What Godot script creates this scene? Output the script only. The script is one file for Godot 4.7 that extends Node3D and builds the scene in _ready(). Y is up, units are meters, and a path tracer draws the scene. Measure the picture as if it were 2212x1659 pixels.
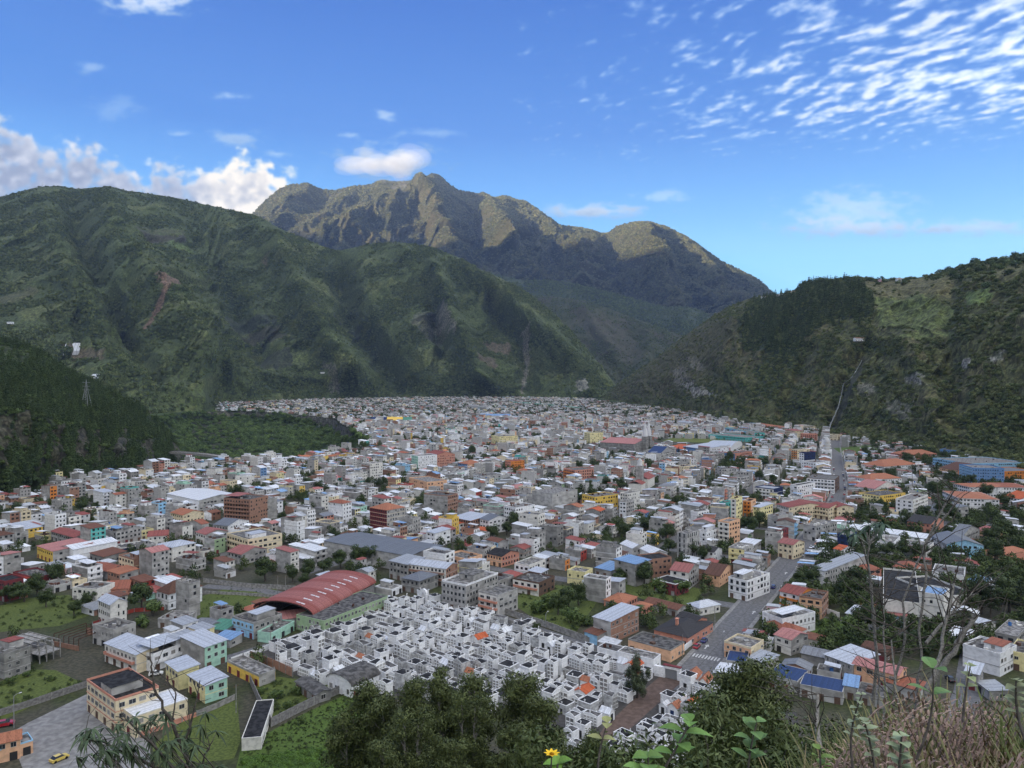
extends Node3D
# A mountain town seen from a hillside viewpoint. Positions were measured in a 2212 x 1659 grid laid over the photograph
# (F, CX, CY) and carried to the ground with at(), so that everything stands at its own distance in metres.
const F := 1593.4
const CX := 1106.0
const CY := 829.5
const PITCH := -0.5
const CAMH := 104.0
const SC := 1.3           # distances in the hill tables were read for a viewpoint 80 m up
const SUN_BACK := 46.0     # the sun stands behind the viewpoint, this many degrees to the left
const SUN_UP := 6.5
const EXPOSURE := 3.7
const SKY_ENERGY := 1.0
const SUN_ENERGY := 1.6
const HAZE := 0.000024
var rng := RandomNumberGenerator.new()
var names := {}
var M := {}
var T := {}
var C := {}
var pcos := cos(deg_to_rad(PITCH))
var psin := sin(deg_to_rad(PITCH))

func ray(px: float, py: float) -> Vector3:
	var y := -(py - CY) / F
	return Vector3((px - CX) / F, y * pcos + psin, y * psin - pcos)
func at(px: float, py: float, h := 0.0) -> Vector3:
	var r := ray(px, py)
	var t := (h - CAMH) / r.y
	return Vector3(r.x * t, h, r.z * t)
func atd(px: float, py: float, dist: float) -> Vector3:
	var r := ray(px, py)
	var t := dist / Vector2(r.x, r.z).length()
	return Vector3(r.x * t, CAMH + r.y * t, r.z * t)
func proj(p: Vector3) -> Vector2:
	var q := p - Vector3(0, CAMH, 0)
	var y := q.y * pcos + q.z * psin
	var z := -q.y * psin + q.z * pcos
	if z > -0.01:
		return Vector2(-9999, -9999)
	return Vector2(CX + F * q.x / -z, CY - F * y / -z)

class MB:
	var v := PackedVector3Array()
	var n := PackedVector3Array()
	var c := PackedColorArray()
	var t := PackedVector2Array()
	var ix := PackedInt32Array()
	func quad(a: Vector3, b: Vector3, d: Vector3, e: Vector3, col := Color.WHITE) -> void:   # counter-clockwise seen from outside
		var nn := (b - a).cross(e - a).normalized()
		if nn == Vector3.ZERO:
			nn = (d - b).cross(a - b).normalized()
		var k := v.size()
		v.append(a); v.append(b); v.append(d); v.append(e)
		var lu := (b - a).length()
		var lv := (e - a).length()
		t.append(Vector2(0, 0)); t.append(Vector2(lu, 0)); t.append(Vector2(lu, lv)); t.append(Vector2(0, lv))
		for i in 4:
			n.append(nn); c.append(col)
		ix.append(k); ix.append(k + 2); ix.append(k + 1); ix.append(k); ix.append(k + 3); ix.append(k + 2)
	func tri(a: Vector3, b: Vector3, d: Vector3, col := Color.WHITE) -> void:
		var nn := (b - a).cross(d - a).normalized()
		var k := v.size()
		v.append(a); v.append(b); v.append(d)
		t.append(Vector2.ZERO); t.append(Vector2((b - a).length(), 0)); t.append(Vector2(0, (d - a).length()))
		for i in 3:
			n.append(nn); c.append(col)
		ix.append(k); ix.append(k + 2); ix.append(k + 1)
	# a box given by its lowest and highest corner, in the frame o
	func box(o: Transform3D, p: Vector3, q: Vector3, col := Color.WHITE, under := false) -> void:
		var a := o * Vector3(p.x, p.y, q.z); var b := o * Vector3(q.x, p.y, q.z)
		var d := o * Vector3(q.x, p.y, p.z); var e := o * Vector3(p.x, p.y, p.z)
		var a2 := o * Vector3(p.x, q.y, q.z); var b2 := o * Vector3(q.x, q.y, q.z)
		var d2 := o * Vector3(q.x, q.y, p.z); var e2 := o * Vector3(p.x, q.y, p.z)
		quad(a, b, b2, a2, col); quad(b, d, d2, b2, col); quad(d, e, e2, d2, col); quad(e, a, a2, e2, col)
		quad(a2, b2, d2, e2, col)
		if under:
			quad(e, d, b, a, col)
	# a round tapered tube through points with radii
	func tube(pts: PackedVector3Array, rad: PackedFloat32Array, sides := 6, col := Color.WHITE) -> void:
		var k := v.size()
		var m := pts.size()
		for i in m:
			var dir := (pts[mini(i + 1, m - 1)] - pts[maxi(i - 1, 0)]).normalized()
			var s := dir.cross(Vector3(0.31, 0.2, 0.93)).normalized()
			var w := dir.cross(s)
			for j in sides:
				var a := TAU * j / sides
				var r := s * cos(a) + w * sin(a)
				v.append(pts[i] + r * rad[i]); n.append(r); c.append(col); t.append(Vector2(float(j) / sides, i))
		for i in m - 1:
			for j in sides:
				var j2 := (j + 1) % sides
				var a := k + i * sides + j; var b := k + i * sides + j2
				var d := k + (i + 1) * sides + j2; var e := k + (i + 1) * sides + j
				ix.append(a); ix.append(d); ix.append(b); ix.append(a); ix.append(e); ix.append(d)
	func add(o: MB, x: Transform3D, col := Color.WHITE) -> void:
		var k := v.size()
		var b := x.basis
		for i in o.v.size():
			v.append(x * o.v[i]); n.append((b * o.n[i]).normalized()); c.append(col * o.c[i]); t.append(o.t[i])
		for i in o.ix:
			ix.append(k + i)
	func mesh() -> ArrayMesh:
		var m := ArrayMesh.new()
		if v.is_empty():
			return m
		var arr := []
		arr.resize(Mesh.ARRAY_MAX)
		arr[Mesh.ARRAY_VERTEX] = v; arr[Mesh.ARRAY_NORMAL] = n; arr[Mesh.ARRAY_COLOR] = c
		arr[Mesh.ARRAY_TEX_UV] = t; arr[Mesh.ARRAY_INDEX] = ix
		m.add_surface_from_arrays(Mesh.PRIMITIVE_TRIANGLES, arr)
		return m

func unique(called: String) -> String:
	var k: int = names.get(called, 0)
	names[called] = k + 1
	return called if k == 0 else "%s_%03d" % [called, k]
func tag(o: Node, label := "", category := "", group := "", kind := "") -> Node:
	if label: o.set_meta("label", label)
	if category: o.set_meta("category", category)
	if group: o.set_meta("group", group)
	if kind: o.set_meta("kind", kind)
	return o
func thing(called: String, label: String, category: String, where := Transform3D(), group := "") -> Node3D:
	var o := Node3D.new()
	o.name = unique(called)
	add_child(o)
	o.transform = where
	tag(o, label, category, group)
	return o
func part(parent: Node, called: String, m: Mesh, mat: Material, x := Transform3D()) -> MeshInstance3D:
	var o := MeshInstance3D.new()
	o.name = called if parent != self else unique(called)
	o.mesh = m
	o.material_override = mat
	o.transform = x
	parent.add_child(o, true)
	return o
func struct(called: String, m: Mesh, mat: Material, label := "") -> MeshInstance3D:
	var o := part(self, called, m, mat)
	tag(o, label, "", "", "structure")
	return o
func smooth(a: float, b: float, x: float) -> float:
	var t := clampf((x - a) / (b - a), 0.0, 1.0)
	return t * t * (3.0 - 2.0 * t)
func noise(sd: int, freq: float, oct := 4, kind := FastNoiseLite.TYPE_SIMPLEX_SMOOTH, frac := FastNoiseLite.FRACTAL_FBM) -> FastNoiseLite:
	var f := FastNoiseLite.new()
	f.seed = sd; f.frequency = freq; f.noise_type = kind; f.fractal_type = frac; f.fractal_octaves = oct
	return f
func lin(r: float, g: float, b: float) -> Color:      # a real-world base colour, given in linear values
	return Color(r, g, b).linear_to_srgb()
func line_at(pts: Array, x: float, col := 1) -> float:
	if x <= pts[0][0]:
		return pts[0][col]
	for i in pts.size() - 1:
		if x <= pts[i + 1][0]:
			return lerpf(pts[i][col], pts[i + 1][col], (x - pts[i][0]) / maxf(0.001, pts[i + 1][0] - pts[i][0]))
	return pts[-1][col]
func curve_at(pts: Array, x: float, col := 1) -> float:   # the same with rounded corners
	return (line_at(pts, x - 5.0, col) + line_at(pts, x, col) * 2.0 + line_at(pts, x + 5.0, col)) * 0.25
# ---------------------------------------------------------------- sky
const SKW := 4096
const SKH := 2048
var sky_bytes: Array = []
var sky_a: FastNoiseLite
var sky_b: FastNoiseLite
var sky_c: FastNoiseLite
var sky_bank := [[-900, 330], [-600, 280], [-300, 235], [-100, 205], [0, 238], [50, 288], [90, 318], [150, 322], [200, 308], [240, 345], [290, 380], [318, 392], [336, 362], [380, 358], [408, 388], [428, 380], [446, 356], [480, 362], [520, 344], [548, 338], [572, 356], [590, 385], [606, 376], [628, 380], [648, 410], [665, 470], [700, 560]]
var sky_grad := [[-10, 106, 142, 159], [2, 103, 142, 161], [5, 100, 141, 161], [8.5, 85, 131, 161], [12, 67, 112, 152], [18, 45, 83, 133], [27, 32, 66, 120], [45, 28, 56, 111], [90, 23, 50, 103]]
# soft lens-shaped clouds: middle, half sizes in the measuring grid, strength, greyness
var sky_lens := [[835, 350, 105, 36, 0.75, 0.75], [1280, 458, 130, 15, 0.85, 0.6], [1850, 492, 170, 20, 0.8, 0.6], [2100, 492, 150, 17, 0.65, 0.55], [510, 302, 60, 18, 0.5, 0.35], [330, 8, 100, 26, 0.8, 0.1], [200, 148, 30, 14, 0.4, 0.2], [395, 290, 26, 8, 0.5, 0.15], [832, 252, 28, 14, 0.5, 0.1], [500, 210, 34, 8, 0.5, 0.1], [930, 290, 70, 9, 0.3, 0.1], [250, 235, 60, 26, 0.22, 0.1], [1430, 425, 60, 14, 0.4, 0.05], [1840, 452, 130, 44, 0.5, 0.15], [600, 335, 24, 9, 0.45, 0.2], [760, 295, 30, 6, 0.4, 0.1]]
func sky_rows(job: int) -> void:
	var per := SKH / 2 / 32
	var out := PackedByteArray()
	out.resize(per * SKW * 3)
	var k := 0
	for jj in per:
		var el := PI / 2 - (job * per + jj + 0.5) / SKH * PI
		var ce := cos(el)
		var se := sin(el)
		var eld := rad_to_deg(el)
		var base := Vector3(line_at(sky_grad, eld, 1), line_at(sky_grad, eld, 2), line_at(sky_grad, eld, 3))
		for i in SKW:
			var az := (i + 0.5) / SKW * TAU
			var dx := sin(az) * ce
			var dz := cos(az) * ce     # ahead
			var col := base
			# a deck of small ribbed clouds high above the right half of the view, with an unseen part added over the zenith to light the shaded town
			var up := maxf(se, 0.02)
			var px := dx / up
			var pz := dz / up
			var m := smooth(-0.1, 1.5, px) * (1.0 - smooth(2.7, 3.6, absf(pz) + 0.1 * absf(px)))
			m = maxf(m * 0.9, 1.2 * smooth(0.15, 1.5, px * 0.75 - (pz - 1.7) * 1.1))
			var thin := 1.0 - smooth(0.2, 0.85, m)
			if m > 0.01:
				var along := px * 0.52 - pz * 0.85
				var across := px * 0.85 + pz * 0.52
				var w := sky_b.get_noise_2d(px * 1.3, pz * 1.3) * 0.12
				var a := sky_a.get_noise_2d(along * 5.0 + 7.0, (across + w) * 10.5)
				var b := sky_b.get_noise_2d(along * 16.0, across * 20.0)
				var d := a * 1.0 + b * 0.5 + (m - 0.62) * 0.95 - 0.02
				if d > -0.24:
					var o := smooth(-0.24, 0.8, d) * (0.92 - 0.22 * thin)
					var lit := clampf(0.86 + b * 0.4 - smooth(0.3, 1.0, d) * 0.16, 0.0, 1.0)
					col = col.lerp(Vector3(108, 120, 140).lerp(Vector3(153, 155, 160), lit).lerp(Vector3(240, 234, 224), smooth(0.8, 1.2, m)), o)  # out of view the deck is brighter than the clouds ahead, as fill light
			if dz > 0.02:
				var gx := CX + F * dx / dz
				var gy := CY - F * (se / dz - psin)
				# lens clouds and wisps
				for q in sky_lens:
					var ex: float = (gx - q[0]) / q[2]
					var ey: float = (gy - q[1]) / q[3]
					if absf(ex) < 1.8 and absf(ey) < 2.2:
						var f := sky_b.get_noise_2d(gx * 0.016, gy * 0.045) * 0.85 + sky_b.get_noise_2d(gx * 0.05 + 40.0, gy * 0.11) * 0.3
						var o: float = smooth(1.25, 0.1, sqrt(ex * ex + ey * ey) + f) * q[4]
						if o > 0.0:
							var lit: float = clampf(1.0 - q[5] - ey * 0.25 * q[5] * 2.0 + f * 0.5, 0.0, 1.0)
							col = col.lerp(Vector3(98, 107, 120).lerp(Vector3(153, 154, 156), lit), o)
				# the bank of cumulus low on the left
				if gx < 760.0:
					var top := line_at(sky_bank, gx + sky_c.get_noise_2d(gx * 0.6, gy * 0.6) * 26.0)
					var s := sky_c.get_noise_2d(gx * 0.9, gy * 1.2)
					var s2 := sky_b.get_noise_2d(gx * 0.028, gy * 0.034)
					var d := gy - top + s * 46.0 + s2 * 20.0
					if d > -14.0:
						var o := smooth(-14.0, 26.0, d) * (1.0 - 0.5 * smooth(0.1, 0.5, sky_c.get_noise_2d(gx * 0.7 + 90.0, gy * 0.7)) * (1.0 - smooth(380, 440, gx)))
						var lit := smooth(60.0, 0.0, d) * 0.5 + 0.12 + s2 * 0.5 + s * 0.4 + smooth(400.0, 470.0, gx) * 0.55 + smooth(425.0, 470.0, gy) * 0.5
						var warm := smooth(380.0, 470.0, gx)
						col = col.lerp(Vector3(88, 94, 108).lerp(Vector3(149, 149, 151).lerp(Vector3(158, 152, 143), warm), clampf(lit, 0.0, 1.0)), o)
			elif eld < 26.0:
				# the same kind of low cumulus stands around the rest of the horizon
				var s := sky_c.get_noise_3d(dx * 260.0, se * 420.0, dz * 260.0)
				var o := smooth(0.0, 0.25, s + 0.16 - absf(eld - 9.0) * 0.028)
				if o > 0.0:
					var b2 := sky_b.get_noise_3d(dx * 12.0, se * 20.0, dz * 12.0)
					col = col.lerp(Vector3(101, 108, 120).lerp(Vector3(155, 155, 154), clampf(0.6 + b2 * 0.8, 0.0, 1.0)), o)
			out[k] = int(clampf(col.x, 0, 255)); out[k + 1] = int(clampf(col.y, 0, 255)); out[k + 2] = int(clampf(col.z, 0, 255))
			k += 3
	sky_bytes[job] = out
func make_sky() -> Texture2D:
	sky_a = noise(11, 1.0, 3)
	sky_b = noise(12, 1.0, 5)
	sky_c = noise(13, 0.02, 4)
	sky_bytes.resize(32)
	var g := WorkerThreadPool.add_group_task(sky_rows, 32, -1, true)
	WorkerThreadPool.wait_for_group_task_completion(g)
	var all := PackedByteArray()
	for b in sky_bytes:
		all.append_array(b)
	var low := PackedByteArray()
	low.resize(SKW * 3)
	for i in SKW:
		low[i * 3] = 96; low[i * 3 + 1] = 124; low[i * 3 + 2] = 142
	for r in SKH / 2:
		all.append_array(low)
	return ImageTexture.create_from_image(Image.create_from_data(SKW, SKH, false, Image.FORMAT_RGB8, all))

func setup() -> void:
	var cam := Camera3D.new()
	cam.name = "camera"
	add_child(cam)
	cam.position = Vector3(0, CAMH, 0)
	cam.rotation_degrees = Vector3(PITCH, 0, 0)
	cam.fov = rad_to_deg(2.0 * atan(CY / F))
	cam.near = 0.1
	cam.far = 40000.0
	cam.current = true
	var env := Environment.new()
	env.background_mode = Environment.BG_SKY
	env.tonemap_mode = Environment.TONE_MAPPER_LINEAR
	env.tonemap_exposure = EXPOSURE
	env.background_energy_multiplier = SKY_ENERGY
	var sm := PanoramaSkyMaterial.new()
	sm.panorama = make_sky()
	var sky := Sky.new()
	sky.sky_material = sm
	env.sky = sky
	if HAZE > 0.0:
		env.fog_enabled = true
		env.fog_density = HAZE
		env.fog_light_color = Color(0.66, 0.77, 0.96)
	env.volumetric_fog_enabled = true
	env.volumetric_fog_density = 0.0
	env.sdfgi_enabled = true
	env.ssao_enabled = true
	env.ssil_enabled = true
	var we := WorldEnvironment.new()
	we.name = "environment"
	we.environment = env
	add_child(we)
	var sun := DirectionalLight3D.new()
	sun.name = "sun"
	sun.light_energy = SUN_ENERGY
	sun.light_color = Color(1.0, 0.90, 0.74)
	sun.light_angular_distance = 0.6
	sun.shadow_enabled = true
	add_child(sun)
	var a := deg_to_rad(SUN_BACK)
	var e := deg_to_rad(SUN_UP)
	var to_sun := Vector3(-sin(a) * cos(e), sin(e), cos(a) * cos(e))
	sun.look_at_from_position(to_sun * 1000.0, Vector3.ZERO, Vector3.UP)
# ---------------------------------------------------------------- materials
func noise_tex(n: FastNoiseLite, ramp: Array, size := 512) -> NoiseTexture2D:
	var t := NoiseTexture2D.new()
	t.width = size; t.height = size
	t.seamless = true
	t.seamless_blend_skirt = 0.2
	t.noise = n
	var g := Gradient.new()
	g.offsets = PackedFloat32Array(ramp.map(func(r): return r[0]))
	g.colors = PackedColorArray(ramp.map(func(r): return r[1]))
	t.color_ramp = g
	return t
func gray(x: float) -> Color:
	return Color(x, x, x)
func mat(key: String, col: Color, tex: Texture2D = null, tile := 6.0, rough := 0.85, metal := 0.0, vcol := false, tri := true) -> StandardMaterial3D:
	var m := StandardMaterial3D.new()
	m.resource_name = key
	m.albedo_color = col
	C[key] = col.srgb_to_linear()
	m.roughness = rough
	m.metallic = metal
	m.metallic_specular = 0.35
	if tex:
		m.albedo_texture = tex
		if tri:
			m.uv1_triplanar = true
			m.uv1_world_triplanar = true
		m.uv1_scale = Vector3.ONE / tile
	m.vertex_color_use_as_albedo = vcol
	M[key] = m
	return m
func make_textures() -> void:
	T.grime = noise_tex(noise(1, 0.012, 5), [[0.0, gray(0.80)], [0.35, gray(0.90)], [0.55, gray(0.97)], [1.0, gray(1.0)]])
	T.stain = noise_tex(noise(2, 0.009, 5), [[0.0, gray(0.66)], [0.36, gray(0.80)], [0.5, gray(0.91)], [0.66, gray(0.98)], [1.0, gray(1.0)]])
	T.mould = noise_tex(noise(8, 0.012, 5), [[0.0, gray(0.48)], [0.38, gray(0.65)], [0.52, gray(0.85)], [0.66, gray(0.97)], [1.0, gray(1.0)]])
	T.forest = noise_tex(noise(3, 0.03, 5, FastNoiseLite.TYPE_SIMPLEX), [[0.0, gray(0.35)], [0.4, gray(0.62)], [0.6, gray(0.9)], [1.0, gray(1.0)]])
	T.grass = noise_tex(noise(4, 0.03, 6, FastNoiseLite.TYPE_SIMPLEX), [[0.0, Color(0.62, 0.65, 0.56)], [0.5, Color(0.82, 0.84, 0.74)], [1.0, Color(1.0, 0.98, 0.88)]])
	T.asphalt = noise_tex(noise(5, 0.014, 6, FastNoiseLite.TYPE_SIMPLEX), [[0.0, gray(0.74)], [0.5, gray(0.88)], [1.0, gray(1.0)]])
	T.bark = noise_tex(noise(6, 0.03, 4), [[0.0, gray(0.4)], [0.5, gray(0.75)], [1.0, gray(1.0)]])
	# sheet metal: strips of slightly different tone with streaks of wear running down the sheet
	var im := Image.create(256, 256, false, Image.FORMAT_RGB8)
	var nz := noise(7, 0.05, 4)
	var r := RandomNumberGenerator.new()
	r.seed = 5
	var tone := []
	for i in 16:
		tone.append(r.randf_range(0.86, 1.0))
	for y in 256:
		for x in 256:
			var k: float = tone[x / 16] * (0.93 + 0.07 * cos(x * TAU / 4.0))
			if x % 16 == 0:
				k *= 0.88
			k *= 1.0 + 0.16 * nz.get_noise_2d(x * 2.4, y * 0.5) + 0.1 * nz.get_noise_2d(x * 0.6 + 300.0, y * 0.6)
			im.set_pixel(x, y, gray(clampf(k, 0.0, 1.0)))
	T.sheet = ImageTexture.create_from_image(im)
func make_materials() -> void:
	make_textures()
	var walls := {
		"grey": [0.36, 0.35, 0.33], "grey_b": [0.44, 0.43, 0.41], "grey_c": [0.27, 0.265, 0.25], "white": [0.78, 0.78, 0.76], "offwhite": [0.66, 0.64, 0.59],
		"cream": [0.68, 0.58, 0.40], "yellow": [0.68, 0.46, 0.10], "paleyellow": [0.72, 0.64, 0.34], "peach": [0.70, 0.42, 0.26], "salmon": [0.52, 0.24, 0.17], "pink": [0.62, 0.40, 0.42],
		"orange": [0.62, 0.22, 0.05], "red": [0.36, 0.06, 0.045], "brick": [0.30, 0.17, 0.12], "teal": [0.10, 0.42, 0.38], "mint": [0.36, 0.58, 0.46], "green": [0.30, 0.40, 0.24],
		"blue": [0.13, 0.25, 0.46], "skyblue": [0.30, 0.52, 0.70], "maroon": [0.16, 0.035, 0.04], "darkblue": [0.02, 0.035, 0.10], "brown": [0.12, 0.075, 0.055]}
	for k in walls:
		var c: Array = walls[k]
		mat("w_" + k, lin(minf(0.86, c[0] * 1.15), minf(0.86, c[1] * 1.15), minf(0.86, c[2] * 1.15)), T.grime if not k.begins_with("grey") else T.stain, 11.0 if not k.begins_with("grey") else 19.0)
	var roofs := {"dark": [0.135, 0.13, 0.125], "dark_b": [0.20, 0.195, 0.185], "dark_c": [0.29, 0.28, 0.265], "black": [0.035, 0.035, 0.037]}
	for k in roofs:
		var c: Array = roofs[k]
		mat("r_" + k, lin(c[0], c[1], c[2]), T.mould, 15.0, 0.9)
	var sheets := {"zinc": [0.62, 0.65, 0.69, 0.3], "zinc_b": [0.46, 0.48, 0.50, 0.3], "zinc_c": [0.27, 0.28, 0.295, 0.3], "whitesheet": [0.80, 0.82, 0.84, 0.1], "bluesheet": [0.25, 0.40, 0.62, 0.2], "deepblue": [0.03, 0.06, 0.16, 0.1], "redsheet": [0.30, 0.095, 0.08, 0.0], "redsheet_b": [0.36, 0.14, 0.125, 0.0], "pinksheet": [0.48, 0.22, 0.20, 0.0],
		"tile": [0.42, 0.17, 0.095, 0.0], "tile_b": [0.33, 0.12, 0.075, 0.0], "brighttile": [0.55, 0.13, 0.05, 0.0], "rust": [0.19, 0.085, 0.055, 0.0], "browntile": [0.13, 0.065, 0.045, 0.0], "greensheet": [0.10, 0.28, 0.20, 0.0], "graysheet": [0.20, 0.215, 0.235, 0.15], "darktile": [0.05, 0.048, 0.05, 0.0]}
	for k in sheets:
		var c: Array = sheets[k]
		mat("s_" + k, lin(c[0], c[1], c[2]), T.sheet, 8.0, 0.55 if c[3] > 0.05 else 0.8, c[3], false, false)
	mat("glass", lin(0.03, 0.034, 0.04), null, 1.0, 0.12)
	mat("curtain", lin(0.26, 0.25, 0.23), null, 1.0, 0.6)
	mat("dark", lin(0.03, 0.03, 0.03), null, 1.0, 0.7)
	mat("frame", lin(0.50, 0.49, 0.47), null, 1.0, 0.6)
	mat("white_trim", lin(0.80, 0.80, 0.79), T.grime, 5.0, 0.7)
	mat("tomb", lin(0.88, 0.88, 0.87), T.grime, 5.0, 0.8)
	mat("tomb_b", lin(0.60, 0.60, 0.585), T.stain, 7.0, 0.85)
	mat("tank_blue", lin(0.05, 0.16, 0.42), null, 1.0, 0.5)
	mat("tank_black", lin(0.03, 0.03, 0.03), null, 1.0, 0.5)
	mat("concrete", lin(0.34, 0.33, 0.31), T.stain, 8.0, 0.9)
	mat("block", lin(0.27, 0.26, 0.25), T.stain, 5.0, 0.9)
	mat("steel", lin(0.30, 0.31, 0.32), null, 1.0, 0.5, 0.4)
	mat("rusty", lin(0.13, 0.06, 0.04), T.bark, 2.0, 0.8)
	mat("wood", lin(0.18, 0.09, 0.045), T.bark, 2.0, 0.8)
	mat("asphalt", lin(0.17, 0.17, 0.172), T.asphalt, 16.0, 0.85)
	mat("sidewalk", lin(0.28, 0.275, 0.265), T.asphalt, 23.0, 0.9)
	mat("paint_white", lin(0.62, 0.62, 0.60), T.stain, 3.0, 0.7)
	mat("paint_yellow", lin(0.55, 0.40, 0.10), T.stain, 3.0, 0.7)
	mat("earth", lin(0.15, 0.105, 0.085), T.asphalt, 21.0, 0.95)
	mat("darkground", lin(0.085, 0.08, 0.075), T.asphalt, 17.0, 0.95)
	mat("grass_lot", lin(0.12, 0.15, 0.048), T.grass, 21.0, 0.95)
	mat("lawn", lin(0.10, 0.155, 0.04), T.grass, 17.0, 0.95)
	mat("pitch", lin(0.16, 0.19, 0.06), T.grass, 30.0, 0.95)
	mat("far_house", Color.WHITE, T.grime, 13.0, 0.85, 0.0, true)
	mat("ground", Color.WHITE, T.grass, 34.0, 0.95, 0.0, true)
	var hm := mat("hill", Color.WHITE, T.forest, 260.0, 0.95, 0.0, true)
	hm.detail_enabled = true
	hm.detail_albedo = T.forest
	hm.detail_blend_mode = BaseMaterial3D.BLEND_MODE_MUL
	hm.uv2_triplanar = true
	hm.uv2_world_triplanar = true
	hm.uv2_scale = Vector3.ONE / 77.0
	hm.detail_uv_layer = BaseMaterial3D.DETAIL_UV_2
	var leaf := mat("leaf", Color.WHITE, null, 1.0, 0.6, 0.0, true)
	leaf.backlight_enabled = true
	leaf.backlight = Color(0.16, 0.2, 0.08)
	leaf.cull_mode = BaseMaterial3D.CULL_DISABLED
	mat("far_tree", Color.WHITE, null, 1.0, 0.9, 0.0, true)
	mat("bark", lin(0.16, 0.14, 0.12), T.bark, 0.6, 0.95)
	mat("bark_pale", lin(0.38, 0.36, 0.32), T.bark, 0.35, 0.95)
	mat("water_pool", lin(0.10, 0.42, 0.44), null, 1.0, 0.08)
	mat("falls", lin(0.50, 0.53, 0.55), T.mould, 14.0, 0.5)
	mat("rubber", lin(0.02, 0.02, 0.02), null, 1.0, 0.9)
	mat("chrome", lin(0.5, 0.5, 0.5), null, 1.0, 0.3, 0.8)
	for k in [["white", 0.72, 0.72, 0.70], ["red", 0.36, 0.02, 0.03], ["grey", 0.16, 0.165, 0.17], ["silver", 0.42, 0.43, 0.44], ["black", 0.02, 0.02, 0.022], ["blue", 0.03, 0.06, 0.20], ["yellow", 0.62, 0.46, 0.10], ["maroon", 0.10, 0.015, 0.02]]:
		var cm := mat("car_" + k[0], lin(k[1], k[2], k[3]), null, 1.0, 0.35)
		cm.clearcoat_enabled = true
		cm.clearcoat = 0.8
		cm.clearcoat_roughness = 0.1
# ---------------------------------------------------------------- hills, gorge and ground
var hills := {}       # name -> {pos, dens, nx, nv}
var n_relief: FastNoiseLite
var n_patch: FastNoiseLite
var n_fine: FastNoiseLite
var n_ridge: FastNoiseLite
var gorge := PackedVector2Array()
var FOREST := Color(0.026, 0.044, 0.018)
var SHRUB := Color(0.050, 0.075, 0.026)
var GRASS := Color(0.088, 0.115, 0.036)
var OLIVE := Color(0.085, 0.090, 0.036)
var BARE := Color(0.125, 0.092, 0.062)
var ROCK := Color(0.20, 0.185, 0.165)
var PALEROCK := Color(0.34, 0.325, 0.30)

func seg_dist(p: Vector2, a: Vector2, b: Vector2) -> float:
	var ab := b - a
	var t := clampf((p - a).dot(ab) / maxf(0.001, ab.length_squared()), 0.0, 1.0)
	return p.distance_to(a + ab * t)
func line_dist(p: Vector2, pts: Array) -> float:
	var best := 1e9
	for i in pts.size() - 1:
		best = minf(best, seg_dist(p, pts[i], pts[i + 1]))
	return best
func poly(a: Array) -> PackedVector2Array:
	var out := PackedVector2Array()
	for p in a:
		out.append(Vector2(p[0], p[1]))
	return out
func rect_of(pts: Array, grow: float) -> Rect2:
	var r := Rect2(pts[0], Vector2.ZERO)
	for p in pts:
		r = r.expand(p)
	return r.grow(grow)
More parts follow.
